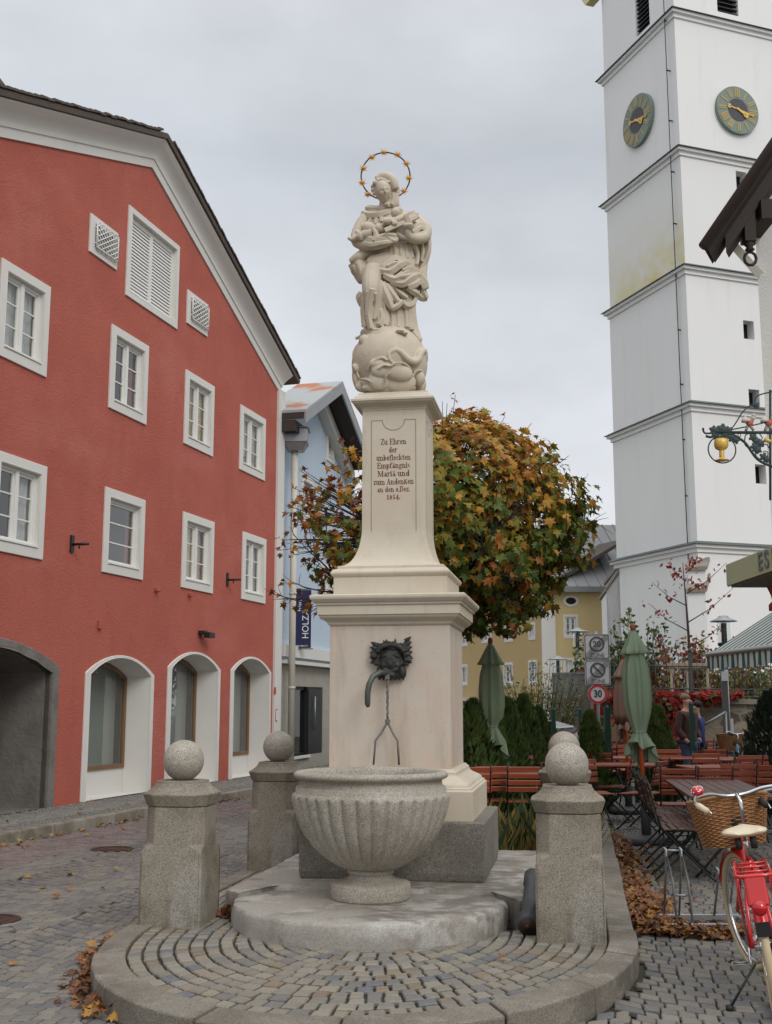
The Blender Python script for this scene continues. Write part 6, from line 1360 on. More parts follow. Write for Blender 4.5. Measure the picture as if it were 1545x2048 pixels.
fc=thing('iron_fence','ornate grey wrought iron fence standing on the garden wall','fence',(w0.x,w0.y,w0.z))
f0=Vector((w0.x,w0.y+.25,w0.z+.02)); f1=Vector((w1.x,w1.y+.25,w1.z)); L_=(f1-f0).length; n=int(L_/.13); H_=.82; d=(f1-f0).normalized(); b=MB()
for k in range(n+1):
    p=f0+d*(k*.13); hh=H_+(.10 if k%2 else 0); b.tube([p,p+Vector((0,0,hh))],.009,4); b.lathe([(.016,0),(.012,.03),(.002,.08)],p+Vector((0,0,hh)),5)
    if k%2==0 and k<n-1:
        q=[p+d*(.13+.12*math.cos(a))+Vector((0,0,.40+.30*math.sin(a))) for a in [2*PI*j/14 for j in range(15)]]; b.tube(q,.006,4,cap=False)
        q=[p+d*(.13+.05*math.cos(a))+Vector((0,0,.10+.05*math.sin(a))) for a in [2*PI*j/8 for j in range(9)]]; b.tube(q,.006,4,cap=False)
for z in(.04,.2,.70): b.tube([f0+Vector((0,0,z)),f1+Vector((0,0,z))],.014,4)
b.build('railings',M_fence,fc,world=True)
for k in range(0,int(L_/2.2)+1):
    p=f0+d*k*2.2; b=MB(); b.box(p+Vector((0,0,.5)),(.07,.07,1.0)); b.sphere(p+Vector((0,0,1.05)),.05,10,8); b.build('post',M_fence,fc,world=True)
b=MB(); rs3=random.Random(6)
for k in range(4300):
    u=rs3.random()**1.05; hang=.35+.5*abs(math.sin(u*9))+.35*math.sin(u*23)
    if u>.62: hang*=max(.12,1-(u-.62)*4)
    p=w0.lerp(w1,u*.78)+Vector((0,-.08-rs3.random()**2*.35,.12-abs(rs3.gauss(0,.6))*hang)); 
    if p.z<.15: continue
    nn=Vector((0,-1,.3))+rdir(rs3)*.8; nn.normalize(); up=nn.cross(rdir(rs3)).normalized(); w=up.cross(nn); L=rs3.uniform(.05,.15); b.cm=rs3.choice((0,0,1,1,2,3))
    if math.sin(p.x*4.1)*math.sin(p.z*7+p.x*2)>.55: continue
    b.add([p-up*L*.3,p+w*L*.45,p+up*L*.7,p-w*L*.45],[(0,1,2,3)])
cp_=b.build('creeper',[M_r,M_r2,M_rb,M_g1],None,recalc=False); tag(cp_,'scarlet autumn creeper hanging over the garden wall','creeper')
# planting bed behind the column
b=MB(); rs4=random.Random(9)
for k in range(2600):
    a=rs4.uniform(-1.2,1.45); bb=rs4.uniform(1.75,4.4); p=L2W(a,bb,.05); h=rs4.uniform(.12,.42)*(1+.5*math.sin(a*5)*math.sin(bb*4)); d=Vector((rs4.uniform(-.6,.6),rs4.uniform(-.6,.6),1)).normalized(); q=p+d*h; w=d.cross(rdir(rs4)).normalized()*rs4.uniform(.006,.016); b.cm=rs4.choice((0,0,1,2,3)) 
    b.add([p-w,p+w,q+w*1.5+Vector((d.x*.05,d.y*.05,0)),q+d*.08],[(0,1,2,3)])
o=b.build('bed_plants',[M_g3,M_g1,M_g2,M_y],None,recalc=False); tag(o,'low grassy plants filling the bed behind the column','ground cover',kind='stuff')
b=MB(); pts=[L2W(-1.45,1.75),L2W(1.5,1.75),L2W(1.5,4.6),L2W(-1.45,4.6)]; b.add([(p.x,p.y,.10) for p in pts],[(0,1,2,3)]); o=b.build('planting_bed',mat('dark_soil',(.04,.03,.02),.95,bump=[(20,.8,.03)]),recalc=False); o['kind']='structure'
# fallen leaves
M_fl=[lm('fallen_'+n,c,.15) for n,c in (('ochre',(.40,.20,.035)),('brown',(.22,.085,.03)),('tan',(.30,.135,.04)),('dark',(.11,.045,.02)),('yellow',(.48,.30,.04)))]
rs5=random.Random(21); 
def litter(name,label,pts,n,spread,pile,sz=(.04,.07)):
    b=MB()
    for _ in range(n):
        t=rs5.random()*(len(pts)-1); i=int(t); f=t-i; a,c=pts[i],pts[min(i+1,len(pts)-1)]; p=Vector((a[0],a[1],0)).lerp(Vector((c[0],c[1],0)),f); z0=a[2]; off=abs(rs5.gauss(0,.42))
        sd=spread[0]+(spread[1]-spread[0])*off; side=Vector((a[3],a[4],0)); p=p+side*sd+Vector((rs5.gauss(0,.03),rs5.gauss(0,.03),0)); z=z0+.012+rs5.random()*pile*max(.1,1-off)
        b.cm=rs5.choice((0,1,1,2,3,3,4 if pile<.05 else 1)); leaf(b,Vector((p.x,p.y,z)),Vector((rs5.gauss(0,.45),rs5.gauss(0,.45),1)),rdir(rs5),rs5.uniform(*sz),rs5.uniform(.1,.6),rs5.uniform(-.3,.8))
    o=b.build(name,M_fl,None,recalc=False); tag(o,label,'fallen leaves',kind='stuff')
def side(px,py): q=G(px,py); return (q.x,q.y)
def gl3(lst,z,nx,ny): return [(*side(px,py),z,nx,ny) for px,py in lst]
litter('leaf_drift','deep drift of brown maple leaves against the right side of the platform kerb',gl3([(1204,1675),(1212,1712),(1222,1760),(1240,1800),(1268,1850),(1285,1868)],0,.98,.1),1800,(0,.42),.08)
litter('leaf_drift','line of brown leaves blown against the bicycle rack',gl3([(1290,1872),(1360,1872),(1430,1878),(1500,1872)],0,0,1),420,(-.05,.45),.05)
litter('leaf_drift','small drift of yellow-brown leaves along the left of the platform kerb',gl3([(240,1880),(198,1920),(182,1960),(178,2000),(215,2035)],0,-.9,-.1),170,(-.02,.14),.05,)
c=[G(455,1836,.12),G(462,1822,.12)]; litter('leaf_drift','little heap of leaves in the corner beside the front left pillar',[(p.x,p.y,.12,.3,.3) for p in c],50,(-.05,.1),.06)
c=[G(1030,1850,.12),G(1035,1820,.12)]; litter('leaf_drift','little heap of leaves wedged beside the iron pipe',[(p.x,p.y,.12,.3,.3) for p in c],60,(-.06,.08),.08)
litter('leaf_line','scattered yellow leaves along the pavement kerb of the red house',[(*RED.P(s_,0,KERB+.05).xy,0,RED.n.x,RED.n.y) for s_ in range(-6,7,2)],150,(0,.25),.01)
b=MB()
for _ in range(260):
    p=Vector((rs5.uniform(-5,5),rs5.uniform(5.8,19),0)); 
    if not frus(p): continue
    z=.012; kk=kd(p.xy)
    if in_platform(p): 
        a_,b_=W2L(p.x,p.y)
        if slabbed(a_,b_) or abs(a_)>1.05: continue
        z=.145
        if rs5.random()<.8: continue
    elif kk<0: z=.13
    elif kk<.2: continue
    if kk<-KERB+.1: continue
    if z==.012 and -1.5<W2L(p.x,p.y)[0]<1.5 and p.y>9: continue
    b.cm=rs5.choice((0,1,2,4,1,4)); leaf(b,Vector((p.x,p.y,z)),Vector((rs5.gauss(0,.3),rs5.gauss(0,.3),1)),rdir(rs5),rs5.uniform(.045,.08),rs5.uniform(.1,.6),rs5.uniform(-.2,.6))
o=b.build('scattered_leaves',M_fl,None,recalc=False); tag(o,'single leaves scattered over the setts','fallen leaves',kind='stuff')
# ---------------------------------------------------------------- beer garden furniture
M_slat=mat('red_brown_varnished_wood',(.38,.085,.038),.38,coat=.3,noise=[(6,.5,(.24,.055,.03),.4,.7,(.4,3,3)),(2,.3,(.45,.14,.07),.5,.75)],bump=[(30,.1,.002)])
M_slatd=mat('dark_weathered_wood',(.13,.062,.045),.45,coat=.25,noise=[(6,.5,(.085,.045,.035),.4,.7)],bump=[(30,.15,.002)])
M_chi=mat('black_green_iron',(.015,.022,.018),.45,metal=.3)
CHAIR_LABELS=set()
def chair(ml,name='folding_chair'):    # faces +Y (the sitter looks along +Y); origin on the ground
    t=thing(name,'','folding chair'); hw=.215
    b=MB()
    for i in range(6): b.box((0,-.17+i*.068,.455+.006*math.sin(i)),(hw*2+.02,.055,.018))
    b.build('seat',ml,t,bevel=.004)
    b=MB(); 
    for i in range(4):
        z=.60+i*.078; y=-.215-(z-.46)*.24; m=Matrix.Rotation(.235,3,'X'); b.box((0,y,z),(hw*2,.016,.058),M=m)
    b.build('backrest',ml,t,bevel=.004)
    b=MB()
    for s in(-1,1):
        x=s*(hw-.02)
        b.tube([(x,-.33,.90),(x,-.285,.74),(x,-.215,.47),(x,-.02,.26),(x,.22,.03),(x,.26,.0)],.011,6)
        b.tube([(x*.9,.17,.44),(x*.9,.0,.27),(x*.9,-.24,.04),(x*.9,-.28,0.)],.011,6); b.tube([(x,-.2,.44),(x,.2,.44)],.009,6)
    b.tube([(-hw+.02,.17,.08),(hw-.02,.17,.08)],.008,6); b.tube([(-hw+.04,-.22,.06),(hw-.04,-.22,.06)],.008,6); b.build('frame',M_chi,t)
    return t
def table(ml,L=1.2,Wd=.7,name='garden_table'):   # long side along X
    t=thing(name,'','table'); b=MB(); n=int(Wd/.095)
    for i in range(n): b.box((0,-Wd/2+(i+.5)*Wd/n,.75),(L,Wd/n-.008,.024))
    b.box((-L*.36,0,.728),(.05,Wd-.03,.02)); b.box((L*.36,0,.728),(.05,Wd-.03,.02)); b.build('tabletop',ml,t,bevel=.003)
    b=MB()
    for s in(-1,1):
        x=s*L*.36
        for a in(-1,1): b.tube([(x,a*(Wd/2-.06),.715),(x,a*.10,.40),(x,-a*.0,.37),(x,-a*(Wd/2-.12),.06),(x,-a*(Wd/2-.06),0)],.013,6)
    b.tube([(-L*.36,0,.38),(L*.36,0,.38)],.010,6); b.build('trestle',M_chi,t); return t
chA=chair(M_slat); chB=chair(M_slatd,'folding_chair'); tbA=table(M_slat); tbB=table(M_slatd,2.3,.8)
def pz(px,py,z):      # ground position of a point seen at (px,py) at height z
    r=ray(px,py); t_=(z-EYE)/r.z; return (r.x*t_,r.y*t_)
first={}
def put(proto,x,y,rz,lb,grp,sc=1.,tilt=0.):
    if proto.name not in first: first[proto.name]=1; o=proto
    else: o=dup(proto)
    o.location=(x,y,0); o.rotation_euler=(tilt,0,rz); o.scale=(sc,sc,sc); o['label']=lb; o['group']=grp; return o
GC_='folding chairs of the beer garden'; GT_='tables of the beer garden'
# chairs given by the top of their backs: pixel, heading of the sitter, and what they stand by
CH=[ (978,1529,0,'red-brown folding chair nearest the column base, back to the viewer'),
 (1050,1530,4,'red-brown folding chair directly left of the right ball pillars, back to the viewer'),
 (942,1531,-3,'red-brown folding chair half hidden by the column base'),
 (1010,1513,178,'folding chair across the table from the one left of the ball pillars'),
 (1045,1512,182,'folding chair behind the tabletop just left of the ball pillars'),
 (1040,1501,0,'folding chair below the tall middle conifer'),
 (1078,1497,2,'folding chair peeping left of the rear stone ball'),
 (1196,1503,-8,'bright red-brown folding chair just right of the stone balls'),
 (1208,1492,0,'folding chair in the second row right of the stone balls'),
 (1215,1484,3,'folding chair below the small conifer right of the balls'),
 (1188,1520,172,'folding chair whose black legs stand right of the front ball pillar'),
 (1229,1512,-62,'folding chair seen edge-on between the two right parasols, left one'),
 (1288,1520,-52,'folding chair seen edge-on just behind the near green parasol pole'),
 (1268,1490,178,'folding chair behind the brown parasol pole'),
 (1320,1490,0,'folding chair directly left of the standing man'),
 (1362,1476,2,'folding chair right in front of the standing man'),
 (1352,1500,182,'dark-backed folding chair two rows in front of the man'),
 (1395,1487,176,'folding chair right of the man, under the sloping handrail'),
 (1372,1488,0,'red-brown folding chair in the row right behind the dark-backed one'),
 (1428,1497,0,'folding chair in the middle of the row below the handrail'),
 (1424,1536,0,'bright folding chair behind the dark long table'),
 (1362,1534,4,'bright folding chair at the far left corner of the dark long table'),
 (1440,1508,180,'folding chair one row behind the chairs of the long table'),
 (1475,1500,-50,'tipped folding chair seen edge-on right of the row below the handrail'),
 (1490,1513,2,'folding chair below the blue bicycle'),
 (1520,1497,0,'folding chair right of the blue bicycle wheel'),
 (1535,1512,180,'folding chair cut by the right edge, second row'),
 (1538,1527,0,'folding chair cut by the right edge, above the handlebar grip'),
 (1500,1530,182,'folding chair above the chrome handlebar bend'),
 (1462,1522,-44,'folding chair turned aside behind the wicker basket'),
 (1288,1481,0,'folding chair far back between brown and green parasols'),
 (1240,1482,2,'far folding chair left of the brown parasol pole'),
 (1455,1484,2,'far folding chair below the grey post'),
 (1405,1478,4,'farthest folding chair right of the man')]
for i,(px,py,hd,lb) in enumerate(CH):
    x,y=pz(px,py,.88); put(chA,x,y+.25,R(-hd+random.uniform(-9,9)),lb,GC_)
TB=[(1015,1553,14.3,'table between the chairs left of the stone balls'),(1060,1520,16.9,'table below the conifers, behind the left chairs'),(1228,1530,16.2,'table right of the stone balls'),(1300,1520,18.2,'table behind the near green parasol'),(1395,1515,18.0,'table in front of the man'),(1455,1535,15.6,'table one row behind the long dark table'),(1515,1520,17.6,'table at the right edge below the blue bicycle')]
for i,(px,py,D,lb) in enumerate(TB):
    x=ray(px,py).x/ray(px,py).y*D; put(tbA,x,D,R(random.uniform(-6,6)),lb,GT_)
put(tbB,3.32,11.75,R(90-8),'long dark slatted table just beyond the wicker basket',GT_)
for i,(x,y,lb) in enumerate(((3.03,12.75,'farthest of five dark folding chairs lined up along the long table'),(2.96,12.3,'fourth dark folding chair from the front along the long table'),(2.90,11.85,'third dark folding chair from the front along the long table'),(2.83,11.4,'second dark folding chair from the front along the long table'),(2.76,10.95,'nearest dark slatted folding chair, beside the bicycle rack'))):
    put(chB,x,y,R(-97+(i%2)*4),lb,'dark folding chairs along the long table')
put(chB,3.75,10.3,R(35),'dark folding chair behind the wicker basket','dark folding chairs along the long table')
# closed parasols
def parasol(name,lb,px,ytop,D,col,hcan,base_y=None,fin=(.16,.05,.03),seed=1,lean=0.):
    top=A(px,ytop,D); x,y=top.x,D; H=top.z; rs=random.Random(seed)
    t=thing(name,lb,'parasol',(x,y,0)); t.rotation_euler=(0,lean,0)
    M_c=mat(name+'_cloth',col,.85,noise=[(3,.35,tuple(c*.75 for c in col),.4,.7,(2,2,.4))],bump=[(6,.3,.02,(3,3,.3))])
    def lobes(a,j,z):
        return 1+amp[j]*math.cos(8*a+ph[j])*1.0+amp[j]*.4*math.cos(3*a+1.3)
    # top flap
    prof=[(.02,H-.03),(.05,H-.07),(.09,H-.16),(.135,H-.27),(.150,H-.30),(.142,H-.315)]; amp=[0,.05,.10,.18,.24,.24]; ph=[0]*6
    b=MB(); b.lathe(prof,n=48,mod=lobes,capb=False,capt=False); b.build('top_flap',M_c,t)
    Hb=H-hcan
    zs=[H-.20,H-.30,H-.45,H-.65,H-.85,H-1.0,Hb+.36,Hb+.30,Hb+.24,Hb+.14,Hb+.04]; rr=[.08,.10,.135,.15,.15,.13,.085,.07,.09,.135,.155]; amp=[.05,.1,.14,.15,.15,.14,.12,.08,.16,.28,.34]; ph=[0,.1,.2,.3,.35,.4,.5,.6,.8,1.0,1.1]
    zs=[min(z,H-.2) for z in zs]; b=MB(); pr=list(zip(rr,zs))
    def lob2(a,j,z): return 1+amp[j]*math.cos(8*a+ph[j])+amp[j]*.45*math.cos(3*a+seed)
    vs=[];n=56
    for j,(r,z) in enumerate(pr):
        for k in range(n):
            a=2*PI*k/n; q=r*lob2(a,j,z); dz=(-.12*math.cos(a-.6*seed)-.05*math.cos(4*a)) if j==len(pr)-1 else (-.04*math.cos(a-.6*seed) if j==len(pr)-2 else 0); vs.append((q*math.cos(a),q*math.sin(a),z+dz))
    b.add(vs,[(j*n+k,j*n+(k+1)%n,(j+1)*n+(k+1)%n,(j+1)*n+k) for j in range(len(pr)-1) for k in range(n)],True); b.build('canopy',M_c,t,recalc=False)
    b=MB(); b.tube([(.072*math.cos(a),.072*math.sin(a),Hb+.30) for a in [2*PI*k/16 for k in range(17)]],.008,5,cap=False); b.build('tie_strap',M_c,t)
    b=MB(); b.lathe([(.02,H-.05),(.03,H-.03),(.035,H),(.03,H+.03),(.01,H+.05)],n=14); b.build('finial',M_fin,t)
    b=MB(); b.tube([(0,0,.02),(0,0,H-.06)],.026,10); b.build('pole',M_pole,t)
    b=MB(); b.lathe([(.055,.0),(.055,.38),(.045,.40),(.045,.44),(.03,.45)],n=16); b.build('sleeve',M_slv,t)
    b=MB(); b.lathe([(.30,.0),(.30,.06),(.27,.08),(.08,.10)],n=32); b.build('foot',M_slv,t)
    return t
M_fin=mat('red_finial',(.35,.09,.05),.5); M_pole=mat('orange_red_pole',(.55,.10,.03),.45,noise=[(6,.3,(.4,.07,.02),.4,.7)]); M_slv=mat('dark_grey_sleeve',(.05,.053,.055),.6,noise=[(4,.4,(.09,.09,.09),.5,.7)])
parasol('green_parasol','closed pale green parasol left of the conifer hedge, right of the column',981,1282,15.2,(.24,.32,.20),1.42,seed=1)
parasol('green_parasol','closed pale green parasol in front of the tower, nearest the bicycles',1279,1255,13.6,(.27,.36,.24),1.52,seed=2,lean=-.03)
parasol('brown_parasol','closed dusty brown parasol left of the near green one',1248,1313,17.2,(.30,.20,.155),1.15,seed=4)
# green timber posts round the garden
M_post=mat('dark_green_post',(.01,.06,.045),.6)
for i,(px,y0,D,lb) in enumerate(((1107,1420,17.8,'dark green post left of the white car'),(1160,1420,19.5,'dark green post between white car and small conifer'),(1214,1415,17.6,'thick dark green post under the speed limit sign'),(1382,1408,18.8,'dark green post in front of the man'),(1323,1415,19.8,'dark green post behind the right conifer'),(1268,1400,19.,'dark green post behind the near green parasol'))):
    q=A(px,y0,D); t=thing('fence_post',lb,'post',(q.x,q.y,0),group='dark green posts round the beer garden'); b=MB(); b.box((0,0,q.z/2),(.085 if i==2 else .06,.085 if i==2 else .06,q.z)); b.lathe([(.04,q.z),(.02,q.z+.03),(.003,q.z+.035)],n=4,smooth=False); b.build('post',M_post,t)
# road signs
SD=23.; M_sgn=mat('sign_white',(.60,.61,.62),.4); M_blk=mat('sign_black',(.02,.02,.022),.5); M_gy=mat('sign_grey',(.09,.09,.095),.5); M_sred=mat('sign_red',(.50,.015,.02),.45); M_gal=mat('galvanised_post',(.30,.32,.34),.45,metal=.5)
sc_=A(1194,1293,SD); sp=thing('road_sign','grey post carrying two ended-zone plates and a round 30 speed limit sign','road sign',(sc_.x,SD,0))
b=MB(); b.tube([(0.0,.05,0),(0,.05,A(1194,1262,SD).z)],.035,10); b.build('post',M_gal,sp)
def rrect(w,h,r,n=5): return [(sx*(w-r)+r*math.cos(a),sz*(h-r)+r*math.sin(a)) for sx,sz,a0 in((1,1,0),(-1,1,90),(-1,-1,180),(1,-1,270)) for a in [R(a0+90*k/n) for k in range(n+1)]]
def plate_(par,name,loops,x,z,y,th,ml): b=MB(); b.plate(loops,lambda a,c,o=0: Vector((x+a,y-o,z+c)),th); return b.build(name,ml,par)
pw=SD/2300*25.5
def circ(r,n=32): return [(r*math.cos(2*PI*k/n),r*math.sin(2*PI*k/n)) for k in range(n)]
for k,(py,tx) in enumerate(((1293,'20'),(1345,''))):
    z=A(1194,py,SD).z; x=(A(1194+k*2,py,SD).x-sc_.x)
    pl=plate_(sp,'zone_plate',[rrect(pw,pw*.98,.03)],x,z,0,.012,M_sgn); o=pl; 
    m=[plate_(o,'border',[rrect(pw*.95,pw*.93,.03),rrect(pw*.90,pw*.88,.025)],x,z,-.0125,.002,M_blk)]
    zc_=z+pw*.18; cr_=circ(pw*.62); plate_(o,'ring',[[(a,c) for a,c in circ(pw*.60)],[(a,c) for a,c in circ(pw*.46)]],x,zc_,-.0125,.002,M_gy)
    if tx: text_part('20',pw*.62,M_gy,sp.matrix_world@Matrix.Identity(4) if 0 else Matrix.Translation((sc_.x+x,SD-.0145,zc_))@Matrix.Rotation(PI/2,4,'X'),'lettering',o,.001,bold=.004)
    else: b=MB(); b.box((x,-.0145,zc_),(pw*.98,.002,pw*.14),M=Matrix.Rotation(R(45),3,'Y')); b.build('bar',M_gy,o)
    text_part('ZONE',pw*.42,M_gy,Matrix.Translation((sc_.x+x,SD-.0145,z-pw*.68))@Matrix.Rotation(PI/2,4,'X'),'lettering',o,.001)
    b=MB(); 
    for j in range(5):
        off=(j-2)*pw*.09; u=Vector((1,0,1)).normalized(); v=Vector((-1,0,1)).normalized(); c=Vector((x,-.018,z))+v*off; L1=pw*1.22-abs(off)
        b.hexa([c-u*L1-v*pw*.015,c+u*L1-v*pw*.015,c+u*L1+v*pw*.015,c-u*L1+v*pw*.015]+[q+Vector((0,.002,0)) for q in(c-u*L1-v*pw*.015,c+u*L1-v*pw*.015,c+u*L1+v*pw*.015,c-u*L1+v*pw*.015)])
    b.build('diagonal_stripes',M_gy,o)
z=A(1196,1388,SD).z; x=A(1196,1388,SD).x-sc_.x; r_=SD/2300*19.5
o=plate_(sp,'speed_plate',[circ(r_)],x,z,0,.012,M_sgn); plate_(o,'red_ring',[circ(r_*.97),circ(r_*.74)],x,z,-.0125,.002,M_sred); text_part('30',r_*1.0,M_blk,Matrix.Translation((sc_.x+x,SD-.0145,z))@Matrix.Rotation(PI/2,4,'X'),'lettering',o,.001,bold=.004,sx=.85)
# street lanterns
def lantern(lb,px,ytop,D,r=.36):
    q=A(px,ytop,D); t=thing('street_lantern',lb,'street lamp',(q.x,q.y,0)); H=q.z
    b=MB(); b.tube([(0,0,0),(0,0,H-.62)],.045,10); b.build('post',M_gal,t)
    b=MB(); b.lathe([(r,H-.12),(r*.95,H-.10),(.12,H-.04),(.10,H),(.02,H+.01)],n=28); b.build('shade',M_zinc,t)
    b=MB(); b.lathe([(.06,H-.55),(.06,H-.15)],n=12); b.build('lamp_core',M_darkmetal,t)
    b=MB(); b.lathe([(.13,H-.55),(.13,H-.12)],n=20,capb=False,capt=False); b.build('lamp_glass',M_glass,t,recalc=False)
    b=MB(); b.lathe([(.05,H-.66),(.14,H-.62),(.14,H-.56),(.05,H-.55)],n=16); b.build('lamp_base',M_darkmetal,t)
lantern('modern street lantern with a flat disc shade beside the awning',1447,1232,24.,.28); lantern('slim street lantern left of the zone signs',1155,1256,34.); lantern('smaller distant lantern left of the slim one',1116,1312,38.)
# small notice post right
q=A(1447,1322,22.); t=thing('notice_post','dark post with a small blue and a small white plate below the awning','sign post',(q.x,q.y,0)); b=MB(); b.box((.0,0,q.z/2-.1),(.10,.10,q.z-.2)); b.build('post',mat('grey_brown_post',(.10,.095,.09),.6),t)
b=MB(); b.box((0,-.06,q.z-.05),(.13,.02,.24)); b.build('blue_plate',mat('faded_blue',(.06,.17,.32),.5),t); b=MB(); b.box((0,-.06,q.z-.29),(.13,.02,.18)); b.build('white_plate',M_sgn,t); b=MB(); b.box((.09,-.06,1.05),(.05,.02,.5)); b.build('strip_plate',M_sgn,t)
b=MB(); h0=A(1405,1452,21.5);h1=A(1452,1424,21.5); hr=thing('handrail','sloping grey metal handrail against the garden wall','handrail',(h0.x,h0.y,0)); b.tube([h0,h1],.022,6); b.tube([h0,Vector((h0.x,h0.y,0))],.018,6); b.tube([h1,Vector((h1.x,h1.y,0))],.018,6); b.build('rail',M_gal,hr,world=True)
# steps beside the wall
# ---------------------------------------------------------------- people
def skinned(name,verts,edges,rad,ml,par,sub=2,root=0):
    me=bpy.data.meshes.new(name); me.from_pydata(verts,edges,[]); o=bpy.data.objects.new(name,me); LINK(o)
    md=o.modifiers.new('s','SKIN'); 
    for i,v in enumerate(o.data.skin_vertices[0].data): v.radius=(rad[i],rad[i]*(.8 if i in() else 1)) if not hasattr(rad[i],'__len__') else rad[i]; v.use_root=(i==root)
    sm=o.modifiers.new('u','SUBSURF'); sm.levels=sub; sm.render_levels=sub
    me2=bpy.data.meshes.new_from_object(o.evaluated_get(bpy.context.evaluated_depsgraph_get())); o.modifiers.clear(); o.data=me2; me2.materials.clear()
    me2.materials.append(ml)
    for p in me2.polygons: p.use_smooth=True
    o.parent=par; return o
M_skin=mat('skin',(.50,.27,.19),.55,noise=[(12,.2,(.45,.2,.14),.4,.7)]); M_jk=mat('brown_jacket',(.055,.025,.016),.7,bump=[(14,.4,.02)]); M_jean=mat('blue_jeans',(.04,.07,.13),.8); M_hair=mat('grey_fair_hair',(.22,.15,.10),.7); M_shirt=mat('black_shirt',(.012,.012,.014),.7); M_nv=mat('blue_jacket',(.012,.02,.14),.7); M_bk=mat('black_clothing',(.012,.012,.013),.7)
def person(lb,px,ytop,D,face,jk,hairm,tr=M_jean,H=1.76):
    q=A(px,ytop,D); g=q.z-H; t=thing('person',lb,'person',(q.x,q.y,g)); t.rotation_euler=(0,0,face)   # faces local -Y
    k=H/1.76; V=[(0,0,.95),(0,.0,1.10),(0,0,1.28),(0,0,1.42),(0,0,1.50),(0,-.02,1.60),(0,-.02,1.68)]
    V+=[(-.10,0,.90),(-.11,-.02,.48),(-.12,.02,.08),(-.12,-.14,.03),(.10,0,.90),(.11,.0,.48),(.12,.03,.08),(.12,-.12,.03)]
    V+=[(-.17,0,1.40),(-.24,.03,1.14),(-.19,-.10,.95),(-.15,-.14,.92),(.17,0,1.40),(.24,.03,1.14),(.19,-.10,.95),(.15,-.14,.92)]
    E_=[(0,1),(1,2),(2,3),(3,4),(4,5),(5,6),(0,7),(7,8),(8,9),(9,10),(0,11),(11,12),(12,13),(13,14),(3,15),(15,16),(16,17),(17,18),(3,19),(19,20),(20,21),(21,22)]
    rd=[(.15,.11),(.145,.115),(.16,.11),(.14,.09),.055,(.075,.09),(.065,.08),.09,.065,.045,.04,.09,.065,.045,.04,.065,.05,.038,.04,.065,.05,.038,.04]
    V=[tuple(c*k for c in v) for v in V]; body=skinned('body',V,E_,rd,M_skin,t)
    # clothing: jacket and trousers as slightly larger shells
    jv=[(0,0,.86),(0,0,1.0),(0,0,1.28),(0,0,1.42),(0,0,1.48),(-.18,0,1.40),(-.25,.03,1.14),(-.20,-.10,.97),(.18,0,1.40),(.25,.03,1.14),(.20,-.10,.97)]
    skinned('jacket',[tuple(c*k for c in v) for v in jv],[(0,1),(1,2),(2,3),(3,4),(3,5),(5,6),(6,7),(3,8),(8,9),(9,10)],[(.19,.15),(.18,.145),(.19,.14),(.165,.115),.085,.085,.07,.06,.085,.07,.06],jk,t,root=0)
    tv=[(0,0,.95),(-.10,0,.88),(-.11,-.02,.48),(-.12,.02,.10),(.10,0,.88),(.11,0,.48),(.12,.03,.10)]
    skinned('trousers',[tuple(c*k for c in v) for v in tv],[(0,1),(1,2),(2,3),(0,4),(4,5),(5,6)],[(.15,.12),.105,.082,.065,.105,.082,.065],tr,t)
    b=MB(); b.sphere((0,.032*k,1.70*k),(.080*k,.088*k,.070*k),20,14); b.build('hair',hairm,t)
    b=MB(); b.sphere((0,-.10*k,1.625*k),(.014,.022,.022),8,6); 
    for s in(-1,1): b.sphere((s*.078*k,0,1.63*k),(.012,.022,.03),8,6)
    b.build('face_features',M_skin,t)
    b=MB()
    for s in(-1,1): b.sphere((s*.03*k,-.093*k,1.65*k),(.011,.006,.006),8,6)
    b.sphere((0,-.098*k,1.585*k),(.022,.006,.005),8,6); b.build('eyes_and_mouth',M_shirt,t); 
    b=MB(); b.box((0,-.135*k,1.28*k),(.07,.03,.30)); b.build('shirt_front',M_shirt,t,bevel=.01); return t
person('man in an open brown jacket standing behind the chairs, looking aside',1373,1388,20.5,R(38),M_jk,M_hair)
person('person in blue, mostly hidden behind the man in the brown jacket',1392,1402,21.3,R(-120),M_nv,M_bk,M_bk,1.68)
